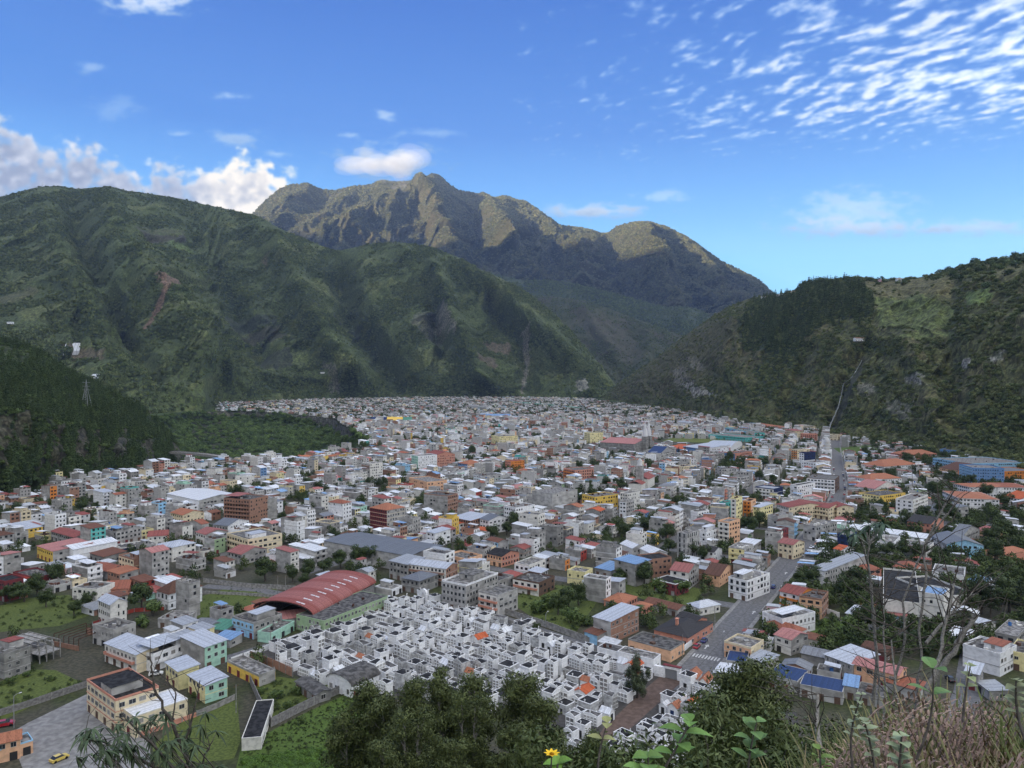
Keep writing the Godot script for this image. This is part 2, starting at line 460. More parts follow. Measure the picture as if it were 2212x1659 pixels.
# One hill: every column px rises from a foot (distance, height) to a crest (py, distance), over a relief of spurs and gullies, and falls away behind.
func hill(called: String, label: String, o: Dictionary) -> void:
	var nx: int = o.nx
	var nv: int = o.nv
	var nb := 10
	var crest: Array = o.crest
	var foot: Array = o.foot
	var x0: float = o.x0
	var x1: float = o.x1
	var prof: Array = o.get("prof", [[0.0, 0.0, 0.0], [1.0, 1.0, 1.0]])
	var amp: float = o.amp * SC
	var f: float = o.freq
	var stretch: float = o.get("stretch", 0.35)
	var rows := nv + nb + 1
	var pos := PackedVector3Array(); pos.resize((nx + 1) * rows)
	var col := PackedColorArray(); col.resize((nx + 1) * rows)
	var dens := PackedFloat32Array(); dens.resize((nx + 1) * rows)
	var spurs: Array = o.get("spurs", [])
	for s in spurs:
		s.pts = s.p.map(func(q): return Vector2(q[0], q[1]))
		s.rect = rect_of(s.pts, s.w * 2.6)
	var patches: Array = o.get("patches", [])
	for s in patches:
		s.poly = poly(s.p)
		s.rect = rect_of(Array(s.poly), 8.0)
	var base: Color = o.base
	var second: Color = o.second
	var third: Color = o.third
	var mixes: Vector2 = o.get("mixes", Vector2(0.0, 0.25))
	var arc := 0.0
	var before := Vector3.ZERO
	for i in nx + 1:
		var px := lerpf(x0, x1, float(i) / nx)
		var dc := curve_at(crest, px, 2) * SC
		var top := atd(px, curve_at(crest, px, 1), dc)
		var df := curve_at(foot, px, 1) * SC
		var hf := curve_at(foot, px, 2) * SC
		var dirh := Vector3(top.x, 0, top.z).normalized()
		var side := Vector3(-dirh.z, 0, dirh.x)
		var mid := dirh * (df + dc) * 0.5
		if i > 0:
			arc += mid.distance_to(before) / SC
		before = mid
		for j in rows:
			var k := i * rows + j
			var p: Vector3
			if j <= nv:
				var v := float(j) / nv
				var d := lerpf(df, dc, line_at(prof, v, 1))
				var h := lerpf(hf, top.y, line_at(prof, v, 2))
				p = dirh * d
				p.y = h
				var g := proj(p)
				var taper := smooth(0.0, 0.12, v) * (1.0 - pow(v, 7.0))
				var run := v * (dc - df) * 1.2 / SC
				var wx := n_relief.get_noise_2d(arc * 0.0011 * f + 55.0, run * 0.0011 * f) * 260.0 / f
				var r1 := n_ridge.get_noise_2d((arc + wx) * 0.0013 * f, run * 0.0013 * f * stretch)
				var r2 := n_ridge.get_noise_2d((arc + wx) * 0.0041 * f + 31.0, run * 0.0041 * f * stretch)
				var disp := amp * (r1 * 0.75 + r2 * 0.32)
				if o.has("sharp"):
					disp += amp * (r2 * 0.25 + o.sharp * n_ridge.get_noise_2d((arc + wx) * 0.011 * f + 71.0, run * 0.011 * f * stretch))
				for s in spurs:
					if s.rect.has_point(g):
						var q: float = line_dist(g, s.pts) / s.w
						disp += s.a * SC * exp(-q * q)
				disp *= clampf((top.y - hf) / 220.0, 0.0, 1.0)
				p += (-dirh * 0.85 + Vector3.UP * 0.30) * disp * taper
				p += side * amp * 0.2 * taper * r2
				p.y += n_fine.get_noise_2d(arc * 0.03, run * 0.03) * o.get("rough", 2.0) * SC * (0.5 + 0.5 * taper)
				# what grows there
				var a := n_patch.get_noise_2d(arc * 0.0042 * f, run * 0.0042 * f)
				var b := n_fine.get_noise_2d(arc * 0.02 * f, run * 0.02 * f)
				var c := base.lerp(second, smooth(mixes.x - 0.14, mixes.x + 0.14, a + b * 0.45))
				c = c.lerp(third, smooth(mixes.y, mixes.y + 0.2, n_patch.get_noise_2d(arc * 0.0031 * f + 400.0, run * 0.0042 * f + 90.0) + b * 0.3))
				var dn := clampf(0.75 - 1.6 * (a + 0.3 * b - mixes.x), 0.04, 1.0)
				var jit := Vector2(n_fine.get_noise_2d(arc * 0.04, run * 0.04), n_fine.get_noise_2d(arc * 0.04 + 70.0, run * 0.04)) * 6.0
				for s in patches:
					if s.rect.has_point(g) and Geometry2D.is_point_in_polygon(g + jit * s.get("j", 1.0), s.poly):
						c = c.lerp(s.c, clampf(s.get("m", 0.85) + b * 0.4, 0.0, 1.0))
						dn = s.get("d", 0.0)
				col[k] = c * float(o.get("lift", 1.7))
				dens[k] = dn * clampf((top.y - hf - 60.0) / 250.0, 0.0, 1.0) if called == "green_hill" else dn
			else:
				var w := float(j - nv) / nb
				p = top + dirh * (top.y - hf + 60.0) * 1.5 * w
				p.y = lerpf(top.y, hf - 60.0, w)
				p.y += n_relief.get_noise_2d(p.x * 0.002, p.z * 0.002) * 30.0 * w * (1.0 - w)
				col[k] = base
				dens[k] = 0.0 if j > nv + 2 or top.y - hf < 150.0 else 0.8
			pos[k] = p
	var nor := PackedVector3Array(); nor.resize(pos.size())
	var ix := PackedInt32Array()
	for i in nx:
		for j in rows - 1:
			var a := i * rows + j; var b := a + rows; var c := b + 1; var d := a + 1
			ix.append(a); ix.append(c); ix.append(b); ix.append(a); ix.append(d); ix.append(c)
			var nn := (pos[b] - pos[a]).cross(pos[d] - pos[a])
			nor[a] += nn; nor[b] += nn; nor[c] += nn; nor[d] += nn
	for k in nor.size():
		nor[k] = nor[k].normalized()
	var arr := []
	arr.resize(Mesh.ARRAY_MAX)
	arr[Mesh.ARRAY_VERTEX] = pos; arr[Mesh.ARRAY_NORMAL] = nor; arr[Mesh.ARRAY_COLOR] = col; arr[Mesh.ARRAY_INDEX] = ix
	var am := ArrayMesh.new()
	am.add_surface_from_arrays(Mesh.PRIMITIVE_TRIANGLES, arr)
	struct(called, am, M.hill, label)
	hills[called] = {"pos": pos, "dens": dens, "nx": nx, "rows": rows, "nv": nv}
# the point of a hill that shows at px, py in the measuring grid
func hill_at(called: String, px: float, py: float) -> Vector3:
	var h: Dictionary = hills[called]
	var best := Vector3.ZERO
	var bd := 1e9
	for i in range(0, h.nx + 1):
		for j in range(0, h.nv + 1):
			var p: Vector3 = h.pos[i * h.rows + j]
			var q := proj(p)
			var d := q.distance_squared_to(Vector2(px, py))
			if d < bd:
				bd = d
				best = p
	return best
func gd(px: float, py: float, h := 0.0) -> float:
	var p := at(px, py, h)
	return Vector2(p.x, p.z).length()

func make_hills() -> void:
	n_relief = noise(21, 1.0, 3)
	n_patch = noise(22, 1.0, 4)
	n_fine = noise(23, 1.0, 3)
	n_ridge = noise(24, 1.0, 4, FastNoiseLite.TYPE_SIMPLEX_SMOOTH, FastNoiseLite.FRACTAL_RIDGED)
	# the high massif far behind
	hill("far_mountain", "high forested mountain massif beyond the valley, its upper slopes in evening sun", {
		"nx": 460, "nv": 170, "x0": 440.0, "x1": 1790.0, "amp": 330.0, "freq": 0.62, "stretch": 0.36, "rough": 12.0, "lift": 2.0, "sharp": 0.26, "base": Color(0.040, 0.048, 0.024), "second": Color(0.062, 0.064, 0.034), "third": Color(0.085, 0.080, 0.045), "mixes": Vector2(0.0, 0.2),
		"crest": [[440, 520, 8600], [500, 492, 8600], [545, 462, 8600], [575, 432, 8600], [602, 408, 8600], [630, 397, 8600], [645, 399, 8600], [664, 395, 8600], [690, 408, 8600], [722, 412, 8600], [760, 402, 8600], [800, 399, 8600], [822, 388, 8600], [850, 393, 8600], [885, 392, 8600], [918, 386, 8600], [933, 376, 8500], [950, 380, 8500], [968, 396, 8500], [990, 411, 8450], [1030, 417, 8400], [1048, 415, 8400], [1068, 428, 8350], [1090, 423, 8300], [1112, 431, 8250], [1135, 434, 8200], [1165, 455, 8100], [1190, 472, 8050], [1210, 487, 8000], [1250, 491, 7900], [1290, 500, 7800], [1310, 505, 7800], [1335, 487, 7700], [1370, 480, 7650], [1405, 480, 7600], [1440, 490, 7600], [1480, 510, 7500], [1520, 538, 7450], [1560, 565, 7400], [1610, 590, 7300], [1640, 606, 7250], [1668, 632, 7200], [1700, 665, 7200], [1790, 730, 7200]],
		"foot": [[440, 5300, -20], [1300, 5000, -20], [1790, 4900, -20]],
		"prof": [[0, 0, 0], [0.45, 0.55, 0.38], [0.8, 0.86, 0.78], [1, 1, 1]],
		"spurs": [{"p": [[933, 378], [905, 440], [850, 470], [780, 500], [700, 540]], "w": 28.0, "a": 420.0}, {"p": [[905, 440], [930, 480], [960, 520], [990, 600]], "w": 26.0, "a": 330.0}, {"p": [[664, 396], [640, 440], [600, 480], [560, 520]], "w": 22.0, "a": 260.0}, {"p": [[760, 402], [740, 450], [690, 490], [640, 520]], "w": 20.0, "a": 240.0}, {"p": [[1090, 424], [1060, 470], [1075, 520], [1100, 580]], "w": 30.0, "a": 380.0}, {"p": [[1135, 434], [1180, 500], [1220, 560]], "w": 22.0, "a": 230.0}, {"p": [[1385, 480], [1400, 560], [1430, 640], [1450, 700]], "w": 34.0, "a": 320.0}, {"p": [[1290, 500], [1250, 560], [1230, 640]], "w": 26.0, "a": 220.0}, {"p": [[1030, 417], [1020, 470], [1030, 530]], "w": 16.0, "a": -280.0}, {"p": [[1310, 506], [1325, 580], [1350, 660]], "w": 18.0, "a": -240.0}, {"p": [[1500, 530], [1540, 620], [1570, 680]], "w": 24.0, "a": 200.0}]})
	# the middle ridge in front of it
	hill("middle_ridge", "green middle ridge between the valley and the high massif", {
		"nx": 260, "nv": 70, "x0": 860.0, "x1": 1660.0, "amp": 90.0, "freq": 0.8, "rough": 6.0, "base": Color(0.034, 0.050, 0.022), "second": SHRUB, "third": Color(0.085, 0.108, 0.038), "mixes": Vector2(0.05, 0.22),
		"crest": [[860, 560, 6400], [905, 536, 6400], [925, 534, 6400], [950, 548, 6300], [990, 572, 6200], [1060, 590, 6000], [1130, 606, 5900], [1180, 604, 5900], [1240, 612, 5800], [1300, 628, 5700], [1345, 638, 5600], [1390, 652, 5600], [1440, 664, 5500], [1476, 662, 5500], [1510, 668, 5500], [1536, 686, 5400], [1580, 712, 5300], [1660, 770, 5200]],
		"foot": [[860, 4700, -20], [1660, 4300, -20]],
		"spurs": [{"p": [[1300, 628], [1330, 680], [1370, 740]], "w": 20.0, "a": 90.0}, {"p": [[1476, 662], [1480, 720], [1470, 780]], "w": 20.0, "a": 90.0}],
		"patches": [{"p": [[895, 538], [925, 532], [955, 548], [945, 556], [905, 550]], "c": Color(0.13, 0.15, 0.05)}, {"p": [[1395, 652], [1480, 660], [1530, 690], [1480, 690]], "c": Color(0.085, 0.11, 0.035), "m": 0.5, "d": 0.3}]})
	hill("valley_spur", "bare brownish green spur closing the far end of the valley", {
		"nx": 220, "nv": 80, "x0": 1020.0, "x1": 1560.0, "amp": 60.0, "freq": 1.3, "rough": 3.0, "base": Color(0.050, 0.066, 0.026), "second": Color(0.070, 0.080, 0.032), "third": Color(0.080, 0.072, 0.042), "mixes": Vector2(-0.1, 0.15),
		"crest": [[1020, 640, 5000], [1100, 640, 4900], [1150, 638, 4900], [1200, 641, 4800], [1262, 650, 4700], [1310, 664, 4600], [1360, 684, 4500], [1400, 698, 4400], [1450, 716, 4300], [1500, 735, 4200], [1560, 760, 4100]],
		"foot": [[1020, 3600, -20], [1560, 3300, -20]],
		"spurs": [{"p": [[1250, 650], [1290, 720], [1340, 800]], "w": 16.0, "a": 70.0}, {"p": [[1400, 698], [1400, 760], [1370, 820]], "w": 16.0, "a": 70.0}],
		"patches": [{"p": [[1230, 690], [1300, 680], [1360, 720], [1390, 780], [1330, 770], [1270, 730]], "c": Color(0.095, 0.085, 0.055), "m": 0.5, "d": 0.1}, {"p": [[1345, 640], [1355, 636], [1358, 646], [1348, 648]], "c": PALEROCK}]})
	# the long green hill on the left and its spurs
	var left_crest := [[-260, 470, 4300], [-120, 440, 4300], [0, 427, 4300], [45, 413, 4300], [80, 404, 4300], [130, 401, 4300], [165, 408, 4300], [215, 404, 4300], [235, 403, 4300], [270, 412, 4300], [330, 419, 4250], [400, 431, 4200], [440, 441, 4150], [480, 449, 4100], [530, 461, 4050], [560, 470, 4000], [592, 487, 3950], [620, 500, 3900], [655, 514, 3850], [700, 533, 3800], [730, 541, 3750], [760, 536, 3750], [790, 528, 3700], [830, 524, 3700], [870, 524, 3700], [900, 528, 3700], [930, 533, 3650], [965, 546, 3650], [1000, 560, 3600], [1030, 578, 3560], [1080, 600, 3500], [1120, 620, 3460], [1150, 640, 3420], [1190, 672, 3360], [1230, 712, 3300], [1270, 756, 3240], [1305, 800, 3180], [1330, 832, 3120], [1370, 862, 3080]]
	hill("green_hill", "long green hill with fields and thickets rising behind the town", {
		"nx": 620, "nv": 200, "x0": -260.0, "x1": 1370.0, "lift": 2.9, "sharp": 0.1, "amp": 92.0, "freq": 1.0, "stretch": 0.4, "rough": 3.5, "base": Color(0.036, 0.054, 0.020), "second": Color(0.062, 0.082, 0.028), "third": Color(0.094, 0.112, 0.038), "mixes": Vector2(-0.05, 0.22),
		"crest": left_crest,
		"foot": [[-260, 1700, -40], [0, 1800, -40], [300, 1700, -40], [440, 1850, -30], [478, 2380, -20], [700, 2700, -10], [1000, 2900, -10], [1370, 2850, -10]],
		"prof": [[0, 0, 0], [0.25, 0.27, 0.22], [0.6, 0.62, 0.57], [1, 1, 1]],
		"spurs": [{"p": [[560, 470], [600, 560], [640, 650], [690, 740], [760, 840]], "w": 34.0, "a": 190.0}, {"p": [[720, 545], [735, 620], [760, 700], [830, 780], [880, 850]], "w": 26.0, "a": -210.0}, {"p": [[860, 524], [930, 600], [960, 680], [1000, 760], [1040, 850]], "w": 26.0, "a": 170.0}, {"p": [[1000, 560], [1090, 650], [1180, 740], [1225, 790]], "w": 24.0, "a": 150.0}, {"p": [[905, 560], [930, 660], [950, 760]], "w": 14.0, "a": -110.0}, {"p": [[1060, 660], [1120, 740], [1150, 850]], "w": 20.0, "a": -110.0}, {"p": [[230, 405], [250, 520], [340, 640], [430, 740], [520, 850]], "w": 44.0, "a": 150.0}, {"p": [[80, 405], [120, 560], [200, 700]], "w": 34.0, "a": 90.0}, {"p": [[400, 430], [440, 560], [500, 660], [560, 760]], "w": 26.0, "a": -120.0}, {"p": [[150, 430], [190, 560], [260, 700], [330, 820]], "w": 22.0, "a": -120.0}],
		"patches": [
			{"p": [[198, 512], [240, 502], [262, 500], [240, 514], [205, 522]], "c": GRASS}, {"p": [[290, 498], [395, 500], [392, 513], [310, 510]], "c": Color(0.075, 0.085, 0.04)}, {"p": [[283, 512], [400, 515], [396, 527], [370, 533], [310, 530]], "c": Color(0.055, 0.052, 0.038), "d": 0.05}, {"p": [[345, 535], [420, 528], [424, 542], [380, 545]], "c": Color(0.095, 0.135, 0.04)}, {"p": [[430, 545], [480, 525], [500, 530], [470, 548]], "c": Color(0.07, 0.09, 0.035), "d": 0.2},
			{"p": [[205, 560], [235, 548], [300, 566], [390, 572], [400, 582], [330, 584], [250, 572]], "c": Color(0.085, 0.11, 0.04)}, {"p": [[190, 623], [270, 590], [285, 600], [220, 625]], "c": Color(0.085, 0.115, 0.038)}, {"p": [[300, 590], [400, 605], [450, 625], [360, 640], [310, 615]], "c": Color(0.075, 0.092, 0.035), "d": 0.15},
			{"p": [[0, 640], [70, 622], [80, 640], [20, 660], [0, 662]], "c": Color(0.085, 0.09, 0.042)}, {"p": [[328, 640], [372, 645], [385, 655], [360, 668], [350, 690], [325, 712], [310, 715], [345, 672]], "c": Color(0.15, 0.098, 0.07)}, {"p": [[410, 690], [455, 676], [480, 690], [440, 712]], "c": Color(0.095, 0.115, 0.04)},
			{"p": [[475, 673], [595, 686], [600, 705], [490, 700]], "c": Color(0.04, 0.05, 0.033), "d": 0.0}, {"p": [[490, 706], [600, 706], [620, 735], [500, 722]], "c": Color(0.055, 0.056, 0.036), "d": 0.1}, {"p": [[125, 754], [225, 760], [228, 780], [150, 780]], "c": Color(0.105, 0.085, 0.055)}, {"p": [[560, 757], [640, 765], [625, 800], [560, 795]], "c": Color(0.035, 0.042, 0.028), "d": 0.0}, {"p": [[625, 762], [660, 772], [688, 802], [640, 800]], "c": Color(0.10, 0.125, 0.045)},
			{"p": [[545, 895], [640, 888], [625, 925], [560, 925]], "c": Color(0.055, 0.047, 0.04), "d": 0.0}, {"p": [[640, 905], [700, 890], [690, 910], [620, 930]], "c": Color(0.11, 0.085, 0.06), "m": 0.5, "d": 0.1}, {"p": [[590, 885], [770, 862], [775, 870], [600, 893]], "c": Color(0.10, 0.12, 0.05)}, {"p": [[240, 895], [330, 893], [325, 903], [250, 903]], "c": Color(0.15, 0.11, 0.075)},
			{"p": [[620, 650], [700, 632], [740, 640], [690, 655]], "c": Color(0.10, 0.12, 0.045)}, {"p": [[660, 690], [778, 688], [775, 712], [690, 716]], "c": Color(0.030, 0.040, 0.026), "d": 0.3}, {"p": [[690, 740], [760, 750], [830, 800], [790, 830], [720, 790]], "c": Color(0.075, 0.10, 0.035), "d": 0.3, "m": 0.6},
			{"p": [[1125, 720], [1142, 718], [1136, 790], [1128, 850], [1120, 850], [1128, 780]], "c": Color(0.24, 0.22, 0.195), "m": 0.6}, {"p": [[945, 680], [955, 685], [985, 740], [978, 750], [950, 720]], "c": Color(0.20, 0.185, 0.165), "m": 0.55}, {"p": [[1040, 748], [1100, 745], [1095, 770], [1050, 768]], "c": Color(0.11, 0.085, 0.06), "m": 0.7}, {"p": [[1020, 790], [1060, 780], [1070, 800], [1030, 808]], "c": Color(0.12, 0.09, 0.068), "m": 0.7},
			{"p": [[895, 690], [940, 680], [965, 740], [930, 740], [880, 710]], "c": Color(0.16, 0.15, 0.135), "m": 0.4, "d": 0.2}, {"p": [[1238, 830], [1262, 825], [1265, 850], [1240, 852]], "c": Color(0.27, 0.26, 0.24), "m": 0.6}, {"p": [[690, 800], [720, 820], [735, 855], [715, 850]], "c": Color(0.19, 0.175, 0.155), "m": 0.5}, {"p": [[560, 575], [580, 570], [575, 590]], "c": BARE, "m": 0.5}]})
	# the hill on the right with its rock face, pine wood and waterfall
	hill("right_hill", "steep hill on the right with pale rock faces, pine wood and waterfall", {
		"nx": 460, "nv": 190, "x0": 1265.0, "x1": 2560.0, "lift": 2.9, "amp": 30.0, "freq": 3.0, "stretch": 0.45, "rough": 2.2, "base": Color(0.040, 0.055, 0.020), "second": Color(0.074, 0.080, 0.030), "third": Color(0.100, 0.096, 0.042), "mixes": Vector2(-0.12, 0.15),
		"crest": [[1265, 884, 3000], [1300, 858, 2900], [1340, 824, 2760], [1400, 785, 2560], [1450, 746, 2400], [1500, 710, 2260], [1540, 681, 2150], [1580, 660, 2060], [1615, 646, 1990], [1640, 641, 1950], [1690, 634, 1880], [1715, 628, 1850], [1740, 612, 1820], [1770, 606, 1790], [1820, 602, 1750], [1860, 598, 1720], [1900, 604, 1690], [1950, 604, 1660], [1990, 598, 1640], [2030, 588, 1620], [2070, 577, 1590], [2110, 566, 1560], [2160, 560, 1530], [2212, 549, 1500], [2300, 530, 1460], [2560, 470, 1380]],
		"foot": [[1265, 2900, -5], [1300, 2760, -5], [1400, 2050, -5], [1500, 1560, -5], [1600, 1330, -5], [1700, 1240, -5], [1800, 1130, -5], [1900, 1010, -5], [2000, 900, -5], [2120, 790, -5], [2212, 720, -5], [2330, 640, -5], [2560, 520, -5]],
		"prof": [[0, 0, 0], [0.12, 0.12, 0.05], [0.5, 0.42, 0.5], [0.75, 0.68, 0.78], [1, 1, 1]],
		"spurs": [{"p": [[1870, 745], [1820, 830], [1795, 925]], "w": 14.0, "a": -34.0}, {"p": [[1745, 760], [1700, 860], [1690, 900]], "w": 16.0, "a": -30.0}, {"p": [[1600, 670], [1560, 760], [1560, 880]], "w": 26.0, "a": 30.0}, {"p": [[1950, 740], [1990, 850], [2020, 940]], "w": 26.0, "a": 28.0}, {"p": [[2060, 620], [2040, 720], [2060, 860]], "w": 22.0, "a": -24.0}],
		"patches": [
			{"p": [[1450, 800], [1470, 790], [1500, 840], [1540, 850], [1545, 862], [1500, 858], [1455, 830]], "c": PALEROCK, "m": 0.6, "j": 2.0}, {"p": [[1478, 770], [1510, 775], [1515, 800], [1490, 798]], "c": PALEROCK, "m": 0.5, "j": 2.0}, {"p": [[1830, 830], [1890, 835], [1880, 870], [1845, 850]], "c": Color(0.26, 0.24, 0.215), "m": 0.35, "d": 0.2, "j": 2.0}, {"p": [[1910, 870], [1970, 880], [1960, 920], [1920, 910]], "c": Color(0.26, 0.24, 0.21), "m": 0.3, "d": 0.2, "j": 2.0}, {"p": [[1945, 825], [1990, 822], [1990, 845], [1950, 842]], "c": PALEROCK, "m": 0.4, "j": 2.0}, {"p": [[2072, 778], [2090, 776], [2090, 794], [2076, 794]], "c": PALEROCK, "m": 0.6}, {"p": [[2130, 770], [2160, 765], [2160, 780], [2132, 785]], "c": PALEROCK, "m": 0.35},
			{"p": [[1300, 860], [1420, 775], [1520, 700], [1640, 700], [1660, 800], [1560, 800], [1440, 860]], "c": Color(0.080, 0.072, 0.036), "m": 0.55, "d": 0.35, "j": 3.0},
			{"p": [[1590, 700], [1640, 640], [1740, 610], [1850, 612], [1880, 650], [1880, 700], [1800, 690], [1740, 730], [1700, 790], [1650, 760], [1600, 760]], "c": Color(0.022, 0.036, 0.016), "d": 1.0, "m": 0.9}, {"p": [[1625, 800], [1700, 740], [1680, 860], [1740, 880], [1700, 900], [1650, 860]], "c": Color(0.024, 0.040, 0.016), "d": 1.0, "m": 0.7},
			{"p": [[1885, 650], [1960, 640], [2060, 665], [2040, 700], [1990, 720], [1900, 712], [1890, 690]], "c": Color(0.095, 0.12, 0.040), "d": 0.06}, {"p": [[1860, 612], [1990, 605], [2060, 600], [2050, 640], [1900, 648]], "c": Color(0.110, 0.105, 0.045), "d": 0.12}, {"p": [[2080, 640], [2130, 625], [2140, 655], [2090, 668]], "c": Color(0.105, 0.15, 0.045), "d": 0.03}, {"p": [[1910, 745], [2050, 708], [2060, 720], [1960, 745]], "c": Color(0.10, 0.125, 0.042), "d": 0.05}, {"p": [[2130, 590], [2212, 565], [2212, 600], [2150, 625]], "c": Color(0.10, 0.10, 0.042), "d": 0.1},
			{"p": [[1870, 745], [1850, 800], [1815, 850], [1790, 925], [1800, 925], [1830, 860], [1860, 800]], "c": Color(0.05, 0.055, 0.04), "d": 0.0}, {"p": [[2060, 900], [2212, 860], [2320, 900], [2320, 1060], [2130, 990]], "c": Color(0.024, 0.042, 0.016), "m": 0.75, "d": 1.0}]})
	# the dark wooded bluff across the gorge on the left
	hill("wooded_bluff", "dark wooded bluff with vertical rock cliffs across the gorge", {
		"nx": 330, "nv": 130, "x0": -420.0, "x1": 405.0, "lift": 2.0, "amp": 18.0, "freq": 6.0, "stretch": 0.12, "rough": 2.4, "base": Color(0.022, 0.038, 0.015), "second": Color(0.036, 0.054, 0.018), "third": Color(0.058, 0.075, 0.025), "mixes": Vector2(0.12, 0.3),
		"crest": [[-420, 560, 1000], [-100, 690, 1000], [0, 733, 1000], [50, 746, 1000], [95, 766, 990], [130, 790, 980], [190, 825, 960], [250, 850, 950], [300, 878, 950], [335, 904, 950], [360, 930, 950], [385, 965, 940], [405, 1010, 930]],
		"foot": [[-420, 470, -60], [0, 600, -60], [150, 640, -60], [300, 740, -60], [355, 815, -60], [405, 860, -60]],
		"prof": [[0, 0, 0], [0.2, 0.02, 0.42], [0.42, 0.09, 0.63], [0.7, 0.42, 0.80], [1, 1, 1]],
		"spurs": [{"p": [[190, 826], [230, 900], [260, 960]], "w": 22.0, "a": 20.0}],
		"patches": [{"p": [[30, 900], [60, 890], [70, 960], [45, 1000], [25, 960]], "c": Color(0.125, 0.105, 0.08), "m": 0.45, "d": 0.1, "j": 2.0}, {"p": [[100, 940], [130, 920], [140, 980], [135, 1020], [110, 1020]], "c": Color(0.10, 0.082, 0.062), "m": 0.55, "d": 0.1, "j": 2.0}, {"p": [[165, 920], [190, 925], [185, 985], [165, 990]], "c": Color(0.13, 0.11, 0.088), "m": 0.55, "d": 0.05, "j": 2.0}, {"p": [[250, 950], [275, 930], [272, 970], [258, 1000], [245, 990]], "c": Color(0.18, 0.165, 0.145), "m": 0.5, "d": 0.05, "j": 2.0}, {"p": [[370, 960], [420, 975], [420, 1010], [375, 1010]], "c": Color(0.15, 0.13, 0.105), "m": 0.5, "d": 0.1, "j": 2.0}, {"p": [[0, 905], [22, 895], [28, 960], [10, 1010], [-20, 1000]], "c": Color(0.13, 0.11, 0.088), "m": 0.5, "d": 0.05, "j": 2.0}, {"p": [[198, 930], [215, 925], [222, 990], [205, 1015]], "c": Color(0.12, 0.10, 0.078), "m": 0.5, "d": 0.05, "j": 2.0}, {"p": [[300, 955], [330, 960], [335, 1010], [305, 1005]], "c": Color(0.13, 0.11, 0.085), "m": 0.45, "d": 0.08, "j": 2.0}, {"p": [[75, 960], [95, 950], [98, 1020], [80, 1025]], "c": Color(0.11, 0.09, 0.07), "m": 0.45, "d": 0.08, "j": 2.0}, {"p": [[0, 745], [70, 760], [60, 790], [0, 790]], "c": Color(0.055, 0.075, 0.025), "d": 0.2}]})
	# the far wall of the gorge below the plateau
	hill("gorge_wall", "green gorge wall below the plateau with a rim of grey cliffs", {
		"nx": 230, "nv": 70, "x0": 330.0, "x1": 815.0, "lift": 1.5, "amp": 22.0, "freq": 4.0, "stretch": 0.3, "rough": 2.0, "base": Color(0.030, 0.052, 0.017), "second": Color(0.052, 0.085, 0.024), "third": Color(0.085, 0.12, 0.032), "mixes": Vector2(-0.02, 0.2),
		"crest": [[330, 905, 1500], [400, 893, 1600], [450, 889, 1740], [520, 886, 1760], [600, 892, 1660], [680, 899, 1540], [720, 905, 1425], [748, 922, 1190], [775, 938, 1040], [800, 950, 940], [815, 958, 900]],
		"foot": [[330, 980, -95], [450, 1000, -95], [600, 980, -95], [700, 960, -95], [760, 930, -90], [815, 880, -60]],
		"prof": [[0, 0, 0], [0.5, 0.55, 0.42], [0.84, 0.90, 0.72], [0.9, 0.985, 0.80], [1, 1, 1]],
		"patches": [{"p": [[400, 896], [470, 905], [565, 985], [480, 988], [410, 950]], "c": Color(0.070, 0.068, 0.034), "m": 0.6, "d": 0.35, "j": 2.0}, {"p": [[600, 893], [680, 898], [720, 905], [755, 922], [770, 950], [740, 945], [715, 925], [660, 912]], "c": Color(0.26, 0.245, 0.22), "m": 0.75, "d": 0.0, "j": 1.5}, {"p": [[440, 888], [600, 892], [610, 902], [445, 898]], "c": Color(0.20, 0.185, 0.16), "m": 0.7, "d": 0.0, "j": 1.5}]})
	# behind the viewpoint: the ridge that the sun is sinking behind, so that the valley lies in its shade
	var mb := MB.new()
	var sa := deg_to_rad(SUN_BACK)
	var back := Vector3(-sin(sa), 0, cos(sa))
	var side := Vector3(cos(sa), 0, sin(sa))
	var last: Array = []
	for i in 61:
		var s := lerpf(-20000.0, 20000.0, i / 60.0)
		var hh := 3130.0 + n_relief.get_noise_1d(s * 0.0004) * 260.0 + n_relief.get_noise_1d(s * 0.002 + 9.0) * 70.0
		var row := [back * 4700.0 + side * s + Vector3(0, 60, 0), back * 5600.0 + side * s + Vector3(0, hh * 0.4, 0), back * 6500.0 + side * s + Vector3(0, hh, 0), back * 11000.0 + side * s + Vector3(0, -30, 0)]
		if i > 0:
			for j in 3:
				mb.quad(last[j], row[j], row[j + 1], last[j + 1], FOREST)
		last = row
	struct("mountain_behind", mb.mesh(), M.hill, "forested mountain ridge that hides the low sun")

# ---------------------------------------------------------------- ground
func ground_h(x: float, z: float) -> float:
	var r := sqrt(x * x + z * z)
	var az := rad_to_deg(atan2(x, -z))
	var h := 0.0
	if r < 215.0:
		var r0 := lerpf(1.2, 4.8, smooth(0.0, 28.0, az)) if absf(az) < 120.0 else 5.0
		var fall := lerpf(0.27, 0.105, smooth(12.0, 34.0, az))
		if r < r0:
			h = CAMH - 1.6 - fall * r
		else:
			var t := clampf((r - r0) / (206.0 - r0), 0.0, 1.0)
			h = (CAMH - 1.6 - fall * r0) * pow(1.0 - t, 1.5)
		h += n_fine.get_noise_2d(x * 0.05, z * 0.05) * smooth(8.0, 50.0, r) * (1.0 - smooth(150.0, 205.0, r)) * 4.0
	if z > 20.0:
		h = maxf(h, CAMH - 1.6 + 25.0 * smooth(20.0, 200.0, z))
	if r > 450.0 and z < 0.0 and Geometry2D.is_point_in_polygon(Vector2(x, z), gorge):
		h = -100.0 * SC
	return h
